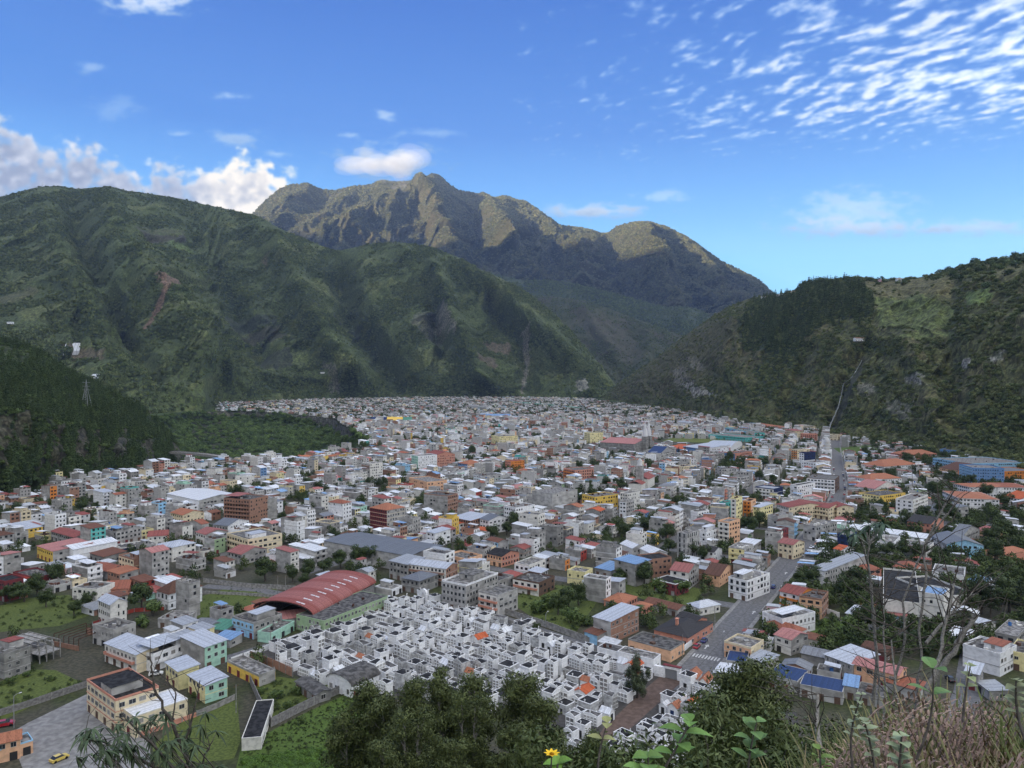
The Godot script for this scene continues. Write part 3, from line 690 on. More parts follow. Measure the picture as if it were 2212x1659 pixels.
func make_ground() -> void:
	# the gorge, seen from above
	for q in [[-500, 1075], [-100, 1058], [0, 1049], [130, 1030], [300, 1013], [380, 1003], [480, 994], [560, 991], [640, 989], [700, 976], [760, 962], [800, 951]]:
		var p := at(q[0], q[1])
		gorge.append(Vector2(p.x, p.z))
	for q in [[775, 939], [748, 923], [720, 906], [600, 893], [520, 887], [450, 890], [400, 894], [330, 900]]:
		var p := at(q[0], q[1])
		gorge.append(Vector2(p.x, p.z))
	gorge.append(Vector2(-1600, -1500) * SC); gorge.append(Vector2(-1700, -500) * SC)
	var nr := 330
	var na := 560
	var pos := PackedVector3Array()
	var col := PackedColorArray()
	var nor := PackedVector3Array()
	var ix := PackedInt32Array()
	for i in na + 1:
		# finer steps inside the field of view than behind
		var t := float(i) / na * 2.0 - 1.0
		var az := signf(t) * (absf(t) * 52.0 / 0.9 if absf(t) < 0.9 else lerpf(52.0, 180.0, (absf(t) - 0.9) / 0.1))
		var ca := cos(deg_to_rad(az))
		var sa := sin(deg_to_rad(az))
		for j in nr + 1:
			var r := 0.0 if j == 0 else 0.6 * pow(12000.0 / 0.6, float(j - 1) / (nr - 1))
			var p := Vector3(sa * r, 0, -ca * r)
			p.y = ground_h(p.x, p.z)
			pos.append(p)
			nor.append(Vector3.ZERO)
			var a := n_patch.get_noise_2d(p.x * 0.02, p.z * 0.02)
			var c := Color(0.070, 0.095, 0.032).lerp(Color(0.045, 0.070, 0.024), smooth(-0.2, 0.2, a))
			if r > 195.0 and p.y > -50.0 and Geometry2D.is_point_in_polygon(Vector2(p.x, p.z), town):
				c = Color(0.095, 0.088, 0.080).lerp(Color(0.065, 0.078, 0.038), smooth(0.0, 0.25, a))
			col.append(c)
	for i in na:
		for j in nr:
			var a := i * (nr + 1) + j; var b := a + nr + 1; var c := b + 1; var d := a + 1
			ix.append(a); ix.append(c); ix.append(b); ix.append(a); ix.append(d); ix.append(c)
			var nn := (pos[b] - pos[a]).cross(pos[d] - pos[a])
			nor[a] += nn; nor[b] += nn; nor[c] += nn; nor[d] += nn
	for k in nor.size():
		nor[k] = nor[k].normalized() if nor[k].length_squared() > 0.0 else Vector3.UP
		if nor[k].y < 0.0:
			nor[k] = -nor[k]
	var arr := []
	arr.resize(Mesh.ARRAY_MAX)
	arr[Mesh.ARRAY_VERTEX] = pos; arr[Mesh.ARRAY_NORMAL] = nor; arr[Mesh.ARRAY_COLOR] = col; arr[Mesh.ARRAY_INDEX] = ix
	var am := ArrayMesh.new()
	am.add_surface_from_arrays(Mesh.PRIMITIVE_TRIANGLES, arr)
	struct("ground", am, M.ground, "valley floor and hillside below the viewpoint")
# ---------------------------------------------------------------- trees
func leafy(r: RandomNumberGenerator, lobes: Array, count: int, size: float, ca: Color, cb: Color, mb: MB, slim := 0.55, fill := 0.4) -> void:
	var total := 0.0
	for l in lobes:
		total += l[1] * l[1]
	for l in lobes:
		var n := int(count * l[1] * l[1] / total)
		var sq: float = l[2] if l.size() > 2 else 0.85
		var tone := r.randf_range(0.85, 1.15)
		for i in n:
			var dir := Vector3(r.randfn(), r.randfn(), r.randfn()).normalized()
			var rad: float = l[1] * pow(r.randf(), fill) * r.randf_range(0.85, 1.08)
			var p: Vector3 = l[0] + Vector3(dir.x * rad, dir.y * rad * sq, dir.z * rad)
			var nn := (dir + Vector3(r.randfn(), r.randfn(), r.randfn()) * 0.55).normalized()
			var tt := nn.cross(Vector3(r.randfn(), r.randfn(), r.randfn())).normalized()
			var bb := nn.cross(tt)
			var s := size * r.randf_range(0.6, 1.25)
			var c := ca.lerp(cb, r.randf()) * tone
			var k := mb.v.size()
			mb.v.append(p - tt * s); mb.v.append(p + bb * s * slim - tt * s * 0.1); mb.v.append(p + tt * s); mb.v.append(p - bb * s * slim + tt * s * 0.1)
			var sn := (nn + dir * 0.9).normalized()
			for q in 4:
				mb.n.append(sn); mb.c.append(c); mb.t.append(Vector2.ZERO)
			mb.ix.append(k); mb.ix.append(k + 1); mb.ix.append(k + 2); mb.ix.append(k); mb.ix.append(k + 2); mb.ix.append(k + 3)
func limb(mb: MB, r: RandomNumberGenerator, a: Vector3, b: Vector3, ra: float, rb: float, wob := 0.08, sides := 6) -> void:
	var pts := PackedVector3Array()
	var rad := PackedFloat32Array()
	var n := 5
	var len := a.distance_to(b)
	for i in n + 1:
		var t := float(i) / n
		var w := Vector3(r.randfn(), r.randfn() * 0.3, r.randfn()) * wob * len * t * (1.0 - t) if i < n else Vector3.ZERO
		pts.append(a.lerp(b, t) + w)
		rad.append(lerpf(ra, rb, t))
	mb.tube(pts, rad, sides)
var protos := {}
func tree_proto(kind: String, sd: int) -> Array:       # [trunk, crown] as meshes, standing at the origin
	var key := kind + str(sd)
	if protos.has(key):
		return protos[key]
	var r := RandomNumberGenerator.new()
	r.seed = 900 + sd * 17 + kind.hash() % 1000
	var tr := MB.new()
	var cr := MB.new()
	if kind == "round":                     # broad evergreen, about 8 m
		limb(tr, r, Vector3(0, -0.3, 0), Vector3(0.2, 3.2, 0.1), 0.3, 0.2)
		var lobes := []
		for i in 11:
			var a := r.randf() * TAU
			var q := Vector3(cos(a) * r.randf_range(0.6, 2.6), r.randf_range(3.2, 6.6), sin(a) * r.randf_range(0.6, 2.6))
			lobes.append([q, r.randf_range(1.2, 2.1), 0.8])
			limb(tr, r, Vector3(0.2, 3.0, 0.1), q, 0.13, 0.04)
		leafy(r, lobes, 3000, 0.27, Color(0.036, 0.058, 0.021), Color(0.072, 0.10, 0.034), cr)
	elif kind == "bush":                    # about 2.4 m
		var lobes := []
		for i in 6:
			var a := r.randf() * TAU
			var q := Vector3(cos(a) * r.randf_range(0.2, 1.1), r.randf_range(0.5, 1.5), sin(a) * r.randf_range(0.2, 1.1))
			lobes.append([q, r.randf_range(0.5, 0.95), 0.85])
			limb(tr, r, Vector3(0, -0.2, 0), q, 0.05, 0.02)
		leafy(r, lobes, 900, 0.17, Color(0.055, 0.090, 0.026), Color(0.11, 0.155, 0.045), cr)
	elif kind == "thicket":                 # fine-leaved scrub seen close by, about 3 m
		var lobes := []
		for i in 16:
			var a := r.randf() * TAU
			var q := Vector3(cos(a) * r.randf_range(0.2, 1.5), r.randf_range(0.6, 2.6), sin(a) * r.randf_range(0.2, 1.5))
			lobes.append([q, r.randf_range(0.35, 0.75), 0.8])
			limb(tr, r, Vector3(q.x * 0.2, -0.4, q.z * 0.2), q + Vector3(0, 0.3, 0), 0.03, 0.006, 0.12, 5)
		leafy(r, lobes, 8000, 0.055, Color(0.050, 0.072, 0.024), Color(0.105, 0.135, 0.045), cr, 0.35, 0.5)
	elif kind == "euc":                     # tall gum tree, about 20 m, clumped crown on bare poles
		var stems := r.randi_range(1, 2)
		var lobes := []
		for s in stems:
			var top := Vector3(r.randf_range(-1.2, 1.2), 17.0, r.randf_range(-1.2, 1.2))
			limb(tr, r, Vector3(r.randf_range(-0.3, 0.3), -1.0, 0), top, 0.24, 0.06, 0.03, 7)
			for i in 26:
				var t := 0.30 + 0.70 * i / 25.0
				var a := r.randf() * TAU
				var reach := lerpf(3.6, 1.1, (t - 0.3) / 0.7) * r.randf_range(0.4, 1.1)
				var from := Vector3(0, 17.0 * t - 1.4, 0) + top * Vector3(1, 0, 1) * t
				var q := from + Vector3(cos(a) * reach, r.randf_range(1.0, 2.2), sin(a) * reach)
				limb(tr, r, from, q, 0.07, 0.02)
				lobes.append([q, r.randf_range(0.95, 1.65), 0.8])
		leafy(r, lobes, 15000, 0.2, Color(0.048, 0.066, 0.024), Color(0.115, 0.138, 0.046), cr, 0.32, 0.5)
	elif kind == "weeping":                 # drooping pepper tree, about 9 m
		limb(tr, r, Vector3(0, -0.3, 0), Vector3(0.3, 4.5, 0), 0.3, 0.2)
		var lobes := []
		for i in 22:
			var a := r.randf() * TAU
			var d := r.randf_range(0.4, 2.3)
			lobes.append([Vector3(cos(a) * d, r.randf_range(2.0, 8.2 - d * 1.2), sin(a) * d), r.randf_range(0.6, 1.0), 1.6])
		leafy(r, lobes, 8000, 0.24, Color(0.044, 0.060, 0.032), Color(0.088, 0.11, 0.056), cr, 0.3, 0.6)
	elif kind == "pine":                    # dark conifer, about 11 m
		limb(tr, r, Vector3(0, -0.3, 0), Vector3(0, 10.0, 0), 0.22, 0.04, 0.02)
		var lobes := []
		for i in 26:
			var t := i / 25.0
			var a := i * 2.4
			var reach := lerpf(2.3, 0.2, t) * r.randf_range(0.6, 1.0)
			lobes.append([Vector3(cos(a) * reach, 2.2 + 8.6 * t, sin(a) * reach), lerpf(1.1, 0.4, t), 0.55])
		leafy(r, lobes, 2000, 0.22, Color(0.018, 0.030, 0.014), Color(0.042, 0.060, 0.024), cr, 0.4)
	elif kind == "palm":                    # about 7 m
		limb(tr, r, Vector3(0, -0.3, 0), Vector3(0.1, 5.2, 0.1), 0.22, 0.17, 0.02)
		for i in 26:
			var a := i * 2.4 + r.randf()
			var lift := r.randf_range(-0.2, 1.0)
			var o := Vector3(cos(a), 0, sin(a))
			var sd2 := Vector3(-o.z, 0, o.x)
			var prev := Vector3(0.1, 5.2, 0.1)
			var pw := 0.06
			for k in 5:
				var t := (k + 1) / 5.0
				var q := Vector3(0.1, 5.2, 0.1) + o * 2.3 * t + Vector3.UP * (lift * 1.4 * t - 1.9 * t * t)
				var wd := 0.34 * sin(PI * minf(t + 0.12, 1.0)) + 0.03
				cr.quad(prev - sd2 * pw, q - sd2 * wd - Vector3(0, wd * 0.6, 0), q, prev, Color(0.040, 0.075, 0.024) * r.randf_range(0.8, 1.2))
				cr.quad(prev, q, q + sd2 * wd - Vector3(0, wd * 0.6, 0), prev + sd2 * pw, Color(0.045, 0.082, 0.026) * r.randf_range(0.8, 1.2))
				prev = q
				pw = wd
	protos[key] = [tr.mesh(), cr.mesh()]
	return protos[key]
var tree_spots: Array = []
func tree(kind: String, sd: int, where: Vector3, scl: float, called: String, label: String, group := "") -> Node3D:
	var p := tree_proto(kind, sd)
	var o := thing(called, label, "shrub" if kind in ["bush", "thicket"] else "tree", Transform3D(Basis(Vector3.UP, rng.randf() * TAU).scaled(Vector3(scl, scl * rng.randf_range(0.9, 1.1), scl)), where), group)
	part(o, "trunk", p[0], M.bark if kind != "euc" else M.bark_pale)
	part(o, "crown", p[1], M.leaf)
	return o
# woods and thickets on the hills: far too many to count
func far_tree_mesh(kind: int) -> Mesh:
	var r := RandomNumberGenerator.new()
	r.seed = 70 + kind
	var mb := MB.new()
	var white := Color(0.7, 0.7, 0.7)
	if kind == 2:
		leafy(r, [[Vector3(0, 0.45, 0), 0.5, 0.8], [Vector3(0.32, 0.35, 0.1), 0.34, 0.8], [Vector3(-0.28, 0.38, -0.2), 0.36, 0.8]], 150, 0.12, white, Color.WHITE, mb, 0.6, 0.3)
	elif kind == 3:
		leafy(r, [[Vector3(0, 0.25, 0), 0.36, 0.6], [Vector3(0, 0.6, 0), 0.27, 0.8], [Vector3(0, 0.95, 0), 0.18, 1.0], [Vector3(0, 1.25, 0), 0.1, 1.4]], 190, 0.085, white, Color.WHITE, mb, 0.5, 0.35)
	elif kind == 0:
		leafy(r, [[Vector3(0, 0.45, 0), 0.5, 0.8], [Vector3(0.32, 0.35, 0.1), 0.34, 0.8], [Vector3(-0.28, 0.38, -0.2), 0.36, 0.8]], 46, 0.24, white, Color.WHITE, mb, 0.7, 0.25)
	else:
		leafy(r, [[Vector3(0, 0.25, 0), 0.36, 0.6], [Vector3(0, 0.6, 0), 0.27, 0.8], [Vector3(0, 0.95, 0), 0.18, 1.0], [Vector3(0, 1.25, 0), 0.1, 1.4]], 46, 0.18, white, Color.WHITE, mb, 0.6, 0.3)
	return mb.mesh()
func wood(on: String, called: String, label: String, count: int, kind: int, smin: float, smax: float, ca: Color, cb: Color, power := 1.0, only := PackedVector2Array()) -> void:
	var h: Dictionary = hills[on]
	var r := RandomNumberGenerator.new()
	r.seed = on.hash() % 100000 + kind
	var xf: Array = []
	var cols: Array = []
	var tries := 0
	while xf.size() < count and tries < count * 14:
		tries += 1
		var i := r.randi_range(0, h.nx - 1)
		var j := r.randi_range(3, h.nv + 1)
		var k: int = i * h.rows + j
		if r.randf() > pow(h.dens[k], power):
			continue
		var p: Vector3 = h.pos[k].lerp(h.pos[k + h.rows + 1], r.randf()).lerp(h.pos[k + 1].lerp(h.pos[k + h.rows], r.randf()), 0.5)
		if only.size() > 0 and not Geometry2D.is_point_in_polygon(proj(p) + Vector2(r.randfn(), r.randfn()) * 12.0, only):
			continue
		var s := r.randf_range(smin, smax)
		xf.append(Transform3D(Basis(Vector3.UP, r.randf() * TAU).scaled(Vector3(s, s * r.randf_range(0.75, 1.15), s)), p - Vector3(0, s * 0.12, 0)))
		cols.append(ca.lerp(cb, r.randf()) * r.randf_range(1.5, 2.6))
	var mm := MultiMesh.new()
	mm.transform_format = MultiMesh.TRANSFORM_3D
	mm.use_colors = true
	mm.mesh = far_tree_mesh(kind)
	mm.instance_count = xf.size()
	for i in xf.size():
		mm.set_instance_transform(i, xf[i])
		mm.set_instance_color(i, cols[i])
	var o := MultiMeshInstance3D.new()
	o.name = unique(called)
	o.multimesh = mm
	o.material_override = M.far_tree
	add_child(o)
	tag(o, label, "forest", "", "stuff")
func make_woods() -> void:
	wood("right_hill", "crest_trees", "loose row of trees along the crest of the steep hill", 260, 2, 8.0, 20.0, Color(0.026, 0.042, 0.016), Color(0.050, 0.066, 0.026), 0.0, poly([[1690, 640], [1740, 596], [1870, 588], [2000, 590], [2212, 535], [2230, 575], [2060, 600], [1950, 606], [1860, 606], [1760, 620]]))
	wood("far_mountain", "mountain_forest", "cloud forest covering the high mountain massif", 80000, 0, 16.0, 30.0, Color(0.036, 0.046, 0.023), Color(0.074, 0.076, 0.040), 0.4)
	wood("middle_ridge", "ridge_forest", "forest on the middle ridge below the massif", 16000, 0, 12.0, 24.0, Color(0.034, 0.050, 0.020), Color(0.062, 0.080, 0.030), 0.7)
	wood("valley_spur", "spur_scrub", "scrub on the bare spur at the end of the valley", 7000, 0, 7.0, 14.0, Color(0.036, 0.052, 0.020), Color(0.062, 0.076, 0.030))
	wood("green_hill", "hill_thicket", "thickets and hedges covering the long green hill", 42000, 0, 6.0, 14.0, Color(0.036, 0.052, 0.019), Color(0.082, 0.098, 0.034), 1.9)
	wood("right_hill", "slope_thicket", "bushes and small trees covering the steep hill", 18000, 2, 2.5, 9.0, Color(0.036, 0.052, 0.018), Color(0.088, 0.098, 0.038), 1.8)
	wood("right_hill", "pine_wood", "dark pine wood on the shoulder of the steep hill", 1500, 3, 7.0, 17.0, Color(0.024, 0.038, 0.017), Color(0.044, 0.060, 0.026), 1.0, poly([[1600, 690], [1640, 650], [1700, 632], [1750, 606], [1850, 606], [1880, 650], [1882, 695], [1800, 690], [1752, 720], [1730, 755], [1690, 770], [1660, 740], [1640, 770], [1625, 760]]))
	wood("wooded_bluff", "bluff_wood", "dark pines and scrub clinging to the bluff above the cliffs", 16000, 3, 5.0, 9.0, Color(0.020, 0.035, 0.014), Color(0.042, 0.060, 0.020), 1.6)
	wood("wooded_bluff", "bluff_scrub", "scrub on the ledges of the bluff", 12000, 2, 3.0, 6.0, Color(0.026, 0.044, 0.015), Color(0.055, 0.075, 0.024), 1.3)
	wood("gorge_wall", "gorge_thicket", "lush thicket covering the gorge wall", 13000, 2, 4.0, 13.0, Color(0.024, 0.040, 0.014), Color(0.066, 0.096, 0.027), 1.6)
# ---------------------------------------------------------------- houses
var win_mesh := {}
func window_mesh(w: float, h: float) -> Array:
	var key := "%.1f_%.1f" % [w, h]
	if not win_mesh.has(key):
		var f := MB.new()
		var I := Transform3D()
		var b := 0.07
		f.box(I, Vector3(-w / 2 - b, -b, 0), Vector3(w / 2 + b, 0, 0.09), Color.WHITE, true)
		f.box(I, Vector3(-w / 2 - b, h, 0), Vector3(w / 2 + b, h + b, 0.09), Color.WHITE, true)
		f.box(I, Vector3(-w / 2 - b, 0, 0), Vector3(-w / 2, h, 0.09))
		f.box(I, Vector3(w / 2, 0, 0), Vector3(w / 2 + b, h, 0.09))
		f.box(I, Vector3(-0.025, 0, 0.01), Vector3(0.025, h, 0.07))
		var p := MB.new()
		p.quad(Vector3(-w / 2, 0, 0.02), Vector3(w / 2, 0, 0.02), Vector3(w / 2, h, 0.02), Vector3(-w / 2, h, 0.02))
		win_mesh[key] = [f.mesh(), p.mesh()]
	return win_mesh[key]
func sheet(mb: MB, a: Vector3, b: Vector3, d: Vector3, e: Vector3, th := 0.09) -> void:    # a roof plane a-b low edge, e-d high edge
	var up := Vector3(0, th, 0)
	mb.quad(a + up, b + up, d + up, e + up)
	mb.quad(e, d, b, a)
	mb.quad(a, b, b + up, a + up); mb.quad(b, d, d + up, b + up); mb.quad(d, e, e + up, d + up); mb.quad(e, a, a + up, e + up)
func gable(roof: MB, wall: MB, w: float, d: float, y: float, rise: float, over := 0.45) -> void:   # ridge along x
	var k := rise / d
	var yo := y - over * k
	sheet(roof, Vector3(-w - over, yo, d + over), Vector3(w + over, yo, d + over), Vector3(w + over, y + rise, 0), Vector3(-w - over, y + rise, 0))
	sheet(roof, Vector3(w + over, yo, -d - over), Vector3(-w - over, yo, -d - over), Vector3(-w - over, y + rise, 0), Vector3(w + over, y + rise, 0))
	wall.tri(Vector3(w, y, d), Vector3(w, y, -d), Vector3(w, y + rise, 0))
	wall.tri(Vector3(-w, y, -d), Vector3(-w, y, d), Vector3(-w, y + rise, 0))
func hip(roof: MB, w: float, d: float, y: float, rise: float, over := 0.5) -> void:
	var a := Vector3(-w - over, y - 0.1, d + over); var b := Vector3(w + over, y - 0.1, d + over)
	var c := Vector3(w + over, y - 0.1, -d - over); var e := Vector3(-w - over, y - 0.1, -d - over)
	var ri := maxf(0.0, w - d)
	var p := Vector3(-ri - 0.01, y + rise, 0); var q := Vector3(ri + 0.01, y + rise, 0)
	if d > w:
		p = Vector3(0, y + rise, d - w + 0.01); q = Vector3(0, y + rise, -(d - w) - 0.01)
		roof.tri(a, b, p); roof.quad(b, c, q, p); roof.tri(c, e, q); roof.quad(e, a, p, q)
	else:
		roof.quad(a, b, q, p); roof.tri(b, c, q); roof.quad(c, e, p, q); roof.tri(e, a, p)
	roof.quad(e, c, b, a)
# h: w d st sh wall side back roof rmat seed ... -> parts [name, material, MB] and windows [place, width, height]
func gen_house(h: Dictionary) -> Dictionary:
	var r := RandomNumberGenerator.new()
	r.seed = h.seed
	var I := Transform3D()
	var w: float = h.w / 2
	var d: float = h.d / 2
	var sh: float = h.get("sh", 2.75)
	var st: int = h.st
	var H := st * sh
	var parts := []
	var wins := []
	var wall := MB.new()
	wall.box(I, Vector3(-w, -0.6, -d), Vector3(w, H, d))
	if h.wall != h.side:
		var fa := MB.new()
		fa.box(I, Vector3(-w, 0, d), Vector3(w, H, d + 0.06))
		parts.append(["facade", "w_" + h.wall, fa])
		if h.get("back", "") != h.side:
			var fb := MB.new()
			fb.box(I, Vector3(-w, 0, -d - 0.06), Vector3(w, H, -d))
			parts.append(["facade", "w_" + h.get("back", h.wall), fb])
	var slab := MB.new()
	for k in range(1, st):
		slab.box(I, Vector3(-w - 0.05, k * sh - 0.2, -d - 0.14), Vector3(w + 0.05, k * sh, d + 0.14), Color.WHITE, true)
	if h.get("slabs", r.randf() < 0.6) and st > 1:
		parts.append(["floor_slab", "w_" + h.get("slabcol", "grey_b" if r.randf() < 0.6 else h.wall), slab])
	# openings
	var faces := [[Vector3(0, 0, d + 0.06), 0.0, h.w, h.get("fw", 1.0)], [Vector3(0, 0, -d - 0.06), PI, h.w, h.get("bw", 0.7)], [Vector3(-w, 0, 0), -PI / 2, h.d, h.get("lw", 0.0)], [Vector3(w, 0, 0), PI / 2, h.d, h.get("rw", 0.0)]]
	var ww: float = h.get("ww", [1.1, 1.5, 1.9][r.randi_range(0, 2)])
	var wh: float = h.get("wh", 1.25)
	var fi := 0
	var jit := []
	for k in 5:
		jit.append(snappedf(r.randf_range(0.6, 1.15), 0.1))
	var door_mat: String = ["w_brown", "dark", "w_brown", "w_grey_c", "w_maroon"][r.randi_range(0, 4)]
	for f in faces:
		fi += 1
		if f[3] <= 0.0:
			continue
		var n := int(floor((f[2] - 0.5) / (ww + 1.0)))
		var bs := Basis(Vector3.UP, f[1])
		for s in st:
			for q in n:
				if r.randf() > f[3]:
					continue
				var x: float = (q + 0.5 - n / 2.0) * (f[2] - 0.6) / n
				var o: Vector3 = f[0] + bs * Vector3(x, s * sh + 0.95, 0)
				if s == 0 and fi == 1:
					if q % 2 == 0:
						var door := MB.new()
						door.box(Transform3D(bs, f[0] + bs * Vector3(x, 0, 0)), Vector3(-0.9, 0, 0), Vector3(0.9, 2.25, 0.05))
						parts.append(["door", door_mat, door])
					continue
				wins.append([Transform3D(bs, o), ww * jit[q % 5], wh * (1.0 if q % 3 else jit[(q + 2) % 5])])
	if h.get("balcony", false):
		var bal := MB.new()
		for s in range(1, st):
			bal.box(I, Vector3(-w * 0.9, s * sh - 0.15, d + 0.06), Vector3(w * 0.9, s * sh + 0.05, d + 1.15), Color.WHITE, true)
			bal.box(I, Vector3(-w * 0.9, s * sh + 0.05, d + 1.05), Vector3(w * 0.9, s * sh + 0.85, d + 1.15))
			bal.box(I, Vector3(-w * 0.9, s * sh + 0.05, d + 0.06), Vector3(-w * 0.9 + 0.1, s * sh + 0.85, d + 1.05))
			bal.box(I, Vector3(w * 0.9 - 0.1, s * sh + 0.05, d + 0.06), Vector3(w * 0.9, s * sh + 0.85, d + 1.05))
		parts.append(["balcony", "w_" + h.get("balcol", h.wall), bal])
	# roof
	var roof := MB.new()
	var kind: String = h.roof
	if kind == "flat":
		roof.box(I, Vector3(-w + 0.16, H, -d + 0.16), Vector3(w - 0.16, H + 0.06, d - 0.16))
		var pa := MB.new()
		var ph: float = h.get("parapet", 0.35 + 0.6 * r.randf())
		pa.box(I, Vector3(-w - 0.02, H, d - 0.16), Vector3(w + 0.02, H + ph, d + 0.08)); pa.box(I, Vector3(-w - 0.02, H, -d - 0.08), Vector3(w + 0.02, H + ph, -d + 0.16))
		pa.box(I, Vector3(-w - 0.02, H, -d + 0.16), Vector3(-w + 0.16, H + ph, d - 0.16)); pa.box(I, Vector3(w - 0.16, H, -d + 0.16), Vector3(w + 0.02, H + ph, d - 0.16))
		parts.append(["parapet", "w_" + h.get("parcol", h.side), pa])
		if h.get("clutter", h.rmat.begins_with("r_dark")):
			var cl := MB.new()
			for k in r.randi_range(2, 6):
				var o := Vector3(r.randf_range(-0.8, 0.8) * (w - 0.6), H + 0.06, r.randf_range(-0.8, 0.8) * (d - 0.6))
				var q := Vector3(r.randf_range(0.2, 1.1), r.randf_range(0.2, 1.3), r.randf_range(0.2, 0.9))
				cl.box(Transform3D(Basis(Vector3.UP, r.randf() * 3.0), o), Vector3(-q.x, 0, -q.z) * Vector3(1, 1, 1), Vector3(q.x, q.y, q.z))
			parts.append(["roof_clutter", ["w_grey", "w_offwhite", "w_brown", "w_grey_c", "rusty"][r.randi_range(0, 4)], cl])
		if h.get("room", false):
			var rw: float = minf(h.w * r.randf_range(0.35, 0.75), 8.0)
			var rd: float = minf(h.d * r.randf_range(0.35, 0.75), 9.0)
			var ox := r.randf_range(-1, 1) * (w - rw / 2 - 0.2)
			var oz := r.randf_range(-1, 1) * (d - rd / 2 - 0.2)
			var room := MB.new()
			room.box(I, Vector3(ox - rw / 2, H, oz - rd / 2), Vector3(ox + rw / 2, H + 2.4, oz + rd / 2))
			parts.append(["roof_room", "w_" + [h.side, h.wall, "white", "grey_b"][r.randi_range(0, 3)], room])
			var rr := MB.new()
			sheet(rr, Vector3(ox - rw / 2 - 0.3, H + 2.41, oz + rd / 2 + 0.3), Vector3(ox + rw / 2 + 0.3, H + 2.41, oz + rd / 2 + 0.3), Vector3(ox + rw / 2 + 0.3, H + 2.75, oz - rd / 2 - 0.3), Vector3(ox - rw / 2 - 0.3, H + 2.75, oz - rd / 2 - 0.3))
			parts.append(["roof_room_cover", h.get("rrmat", ["s_zinc", "s_zinc_b", "r_dark_b", "s_redsheet", "s_whitesheet"][r.randi_range(0, 4)]), rr])
			wins.append([Transform3D(Basis(), Vector3(ox, H + 0.9, oz + rd / 2)), 1.1, 1.2])
		if h.get("rebar", false):
			var rb := MB.new()
			for sx in [-1, 0, 1]:
				for sz in [-1, 1]:
					rb.box(I, Vector3(sx * (w - 0.25) - 0.14, H, sz * (d - 0.25) - 0.14), Vector3(sx * (w - 0.25) + 0.14, H + 1.5, sz * (d - 0.25) + 0.14))
			parts.append(["column_stub", "concrete", rb])
		if h.get("tank", ""):
			var tk := MB.new()
			var o := Vector3(r.randf_range(-0.5, 0.5) * w, H + 0.06, r.randf_range(-0.5, 0.5) * d)
			tk.tube(PackedVector3Array([o, o + Vector3(0, 1.1, 0), o + Vector3(0, 1.35, 0), o + Vector3(0, 1.36, 0)]), PackedFloat32Array([0.6, 0.65, 0.3, 0.01]), 10)
			parts.append(["water_tank", "tank_" + h.tank, tk])
		if h.get("canopy", false):         # a sheet roof on posts over part of the terrace
			var cw := w * 0.55
			var ca := MB.new()
			var sx2 := -1.0 if r.randf() < 0.5 else 1.0
			var x0 := minf(sx2 * (w - 0.1), sx2 * (w - 0.1) - sx2 * cw * 2.0)
			sheet(ca, Vector3(x0, H + 2.3, d), Vector3(x0 + cw * 2, H + 2.3, d), Vector3(x0 + cw * 2, H + 2.75, -d * 0.4), Vector3(x0, H + 2.75, -d * 0.4))
			parts.append(["canopy", h.get("canmat", ["s_zinc", "s_whitesheet", "s_redsheet", "s_zinc_b", "s_bluesheet"][r.randi_range(0, 4)]), ca])
			var po := MB.new()
			for px in [x0 + 0.1, x0 + cw * 2 - 0.1]:
				for pz in [d - 0.1, -d * 0.4 + 0.1]:
					po.box(I, Vector3(px - 0.05, H, pz - 0.05), Vector3(px + 0.05, H + 2.32, pz + 0.05))
			parts.append(["post", "steel", po])
	elif kind == "shed":
		var rise: float = h.get("rise", 0.08 * h.d)
		var ov := 0.5
		sheet(roof, Vector3(-w - ov, H - ov * rise / h.d, d + ov), Vector3(w + ov, H - ov * rise / h.d, d + ov), Vector3(w + ov, H + rise + ov * rise / h.d, -d - ov), Vector3(-w - ov, H + rise + ov * rise / h.d, -d - ov))
		wall.tri(Vector3(w, H, d), Vector3(w, H, -d), Vector3(w, H + rise, -d))
		wall.tri(Vector3(-w, H, -d), Vector3(-w, H, d), Vector3(-w, H + rise, -d))
		wall.quad(Vector3(w, H, -d), Vector3(-w, H, -d), Vector3(-w, H + rise, -d), Vector3(w, H + rise, -d))
	elif kind == "gable":
		gable(roof, wall, w, d, H, h.get("rise", 0.14 * h.d))
	elif kind == "hip":
		hip(roof, w, d, H, h.get("rise", 0.2 * minf(h.w, h.d)))
	elif kind == "vault":                 # barrel roof, axis along x
		var rise: float = h.get("rise", 0.3 * h.d)
		var n := 14
		for k in n:
			var a0 := PI * k / n; var a1 := PI * (k + 1) / n
			var p0 := Vector3(0, H + sin(a0) * rise, cos(a0) * (d + 0.4)); var p1 := Vector3(0, H + sin(a1) * rise, cos(a1) * (d + 0.4))
			var xv := Vector3(w + 0.4, 0, 0)
			roof.quad(p0 - xv, p0 + xv, p1 + xv, p1 - xv)
			roof.quad(p1 - xv - Vector3(0, 0.12, 0), p1 + xv - Vector3(0, 0.12, 0), p0 + xv - Vector3(0, 0.12, 0), p0 - xv - Vector3(0, 0.12, 0))
			for sx in [-1.0, 1.0]:
				var e := Vector3(sx * w, 0, 0)
				var c0 := Vector3(sx * w, H, 0)
				if h.get("endwalls", true):
					if sx > 0:
						wall.tri(c0, p1 + e, p0 + e)
					else:
						wall.tri(c0, p0 + e, p1 + e)
				var x2 := Vector3(sx * (w + 0.4), 0, 0)
				roof.quad(p0 + x2, p1 + x2, p1 + x2 - Vector3(0, 0.12, 0), p0 + x2 - Vector3(0, 0.12, 0))
	parts.append(["roof", h.rmat, roof])
	parts.push_front(["wall", "w_" + h.side, wall])
	return {"parts": parts, "wins": wins, "H": H}
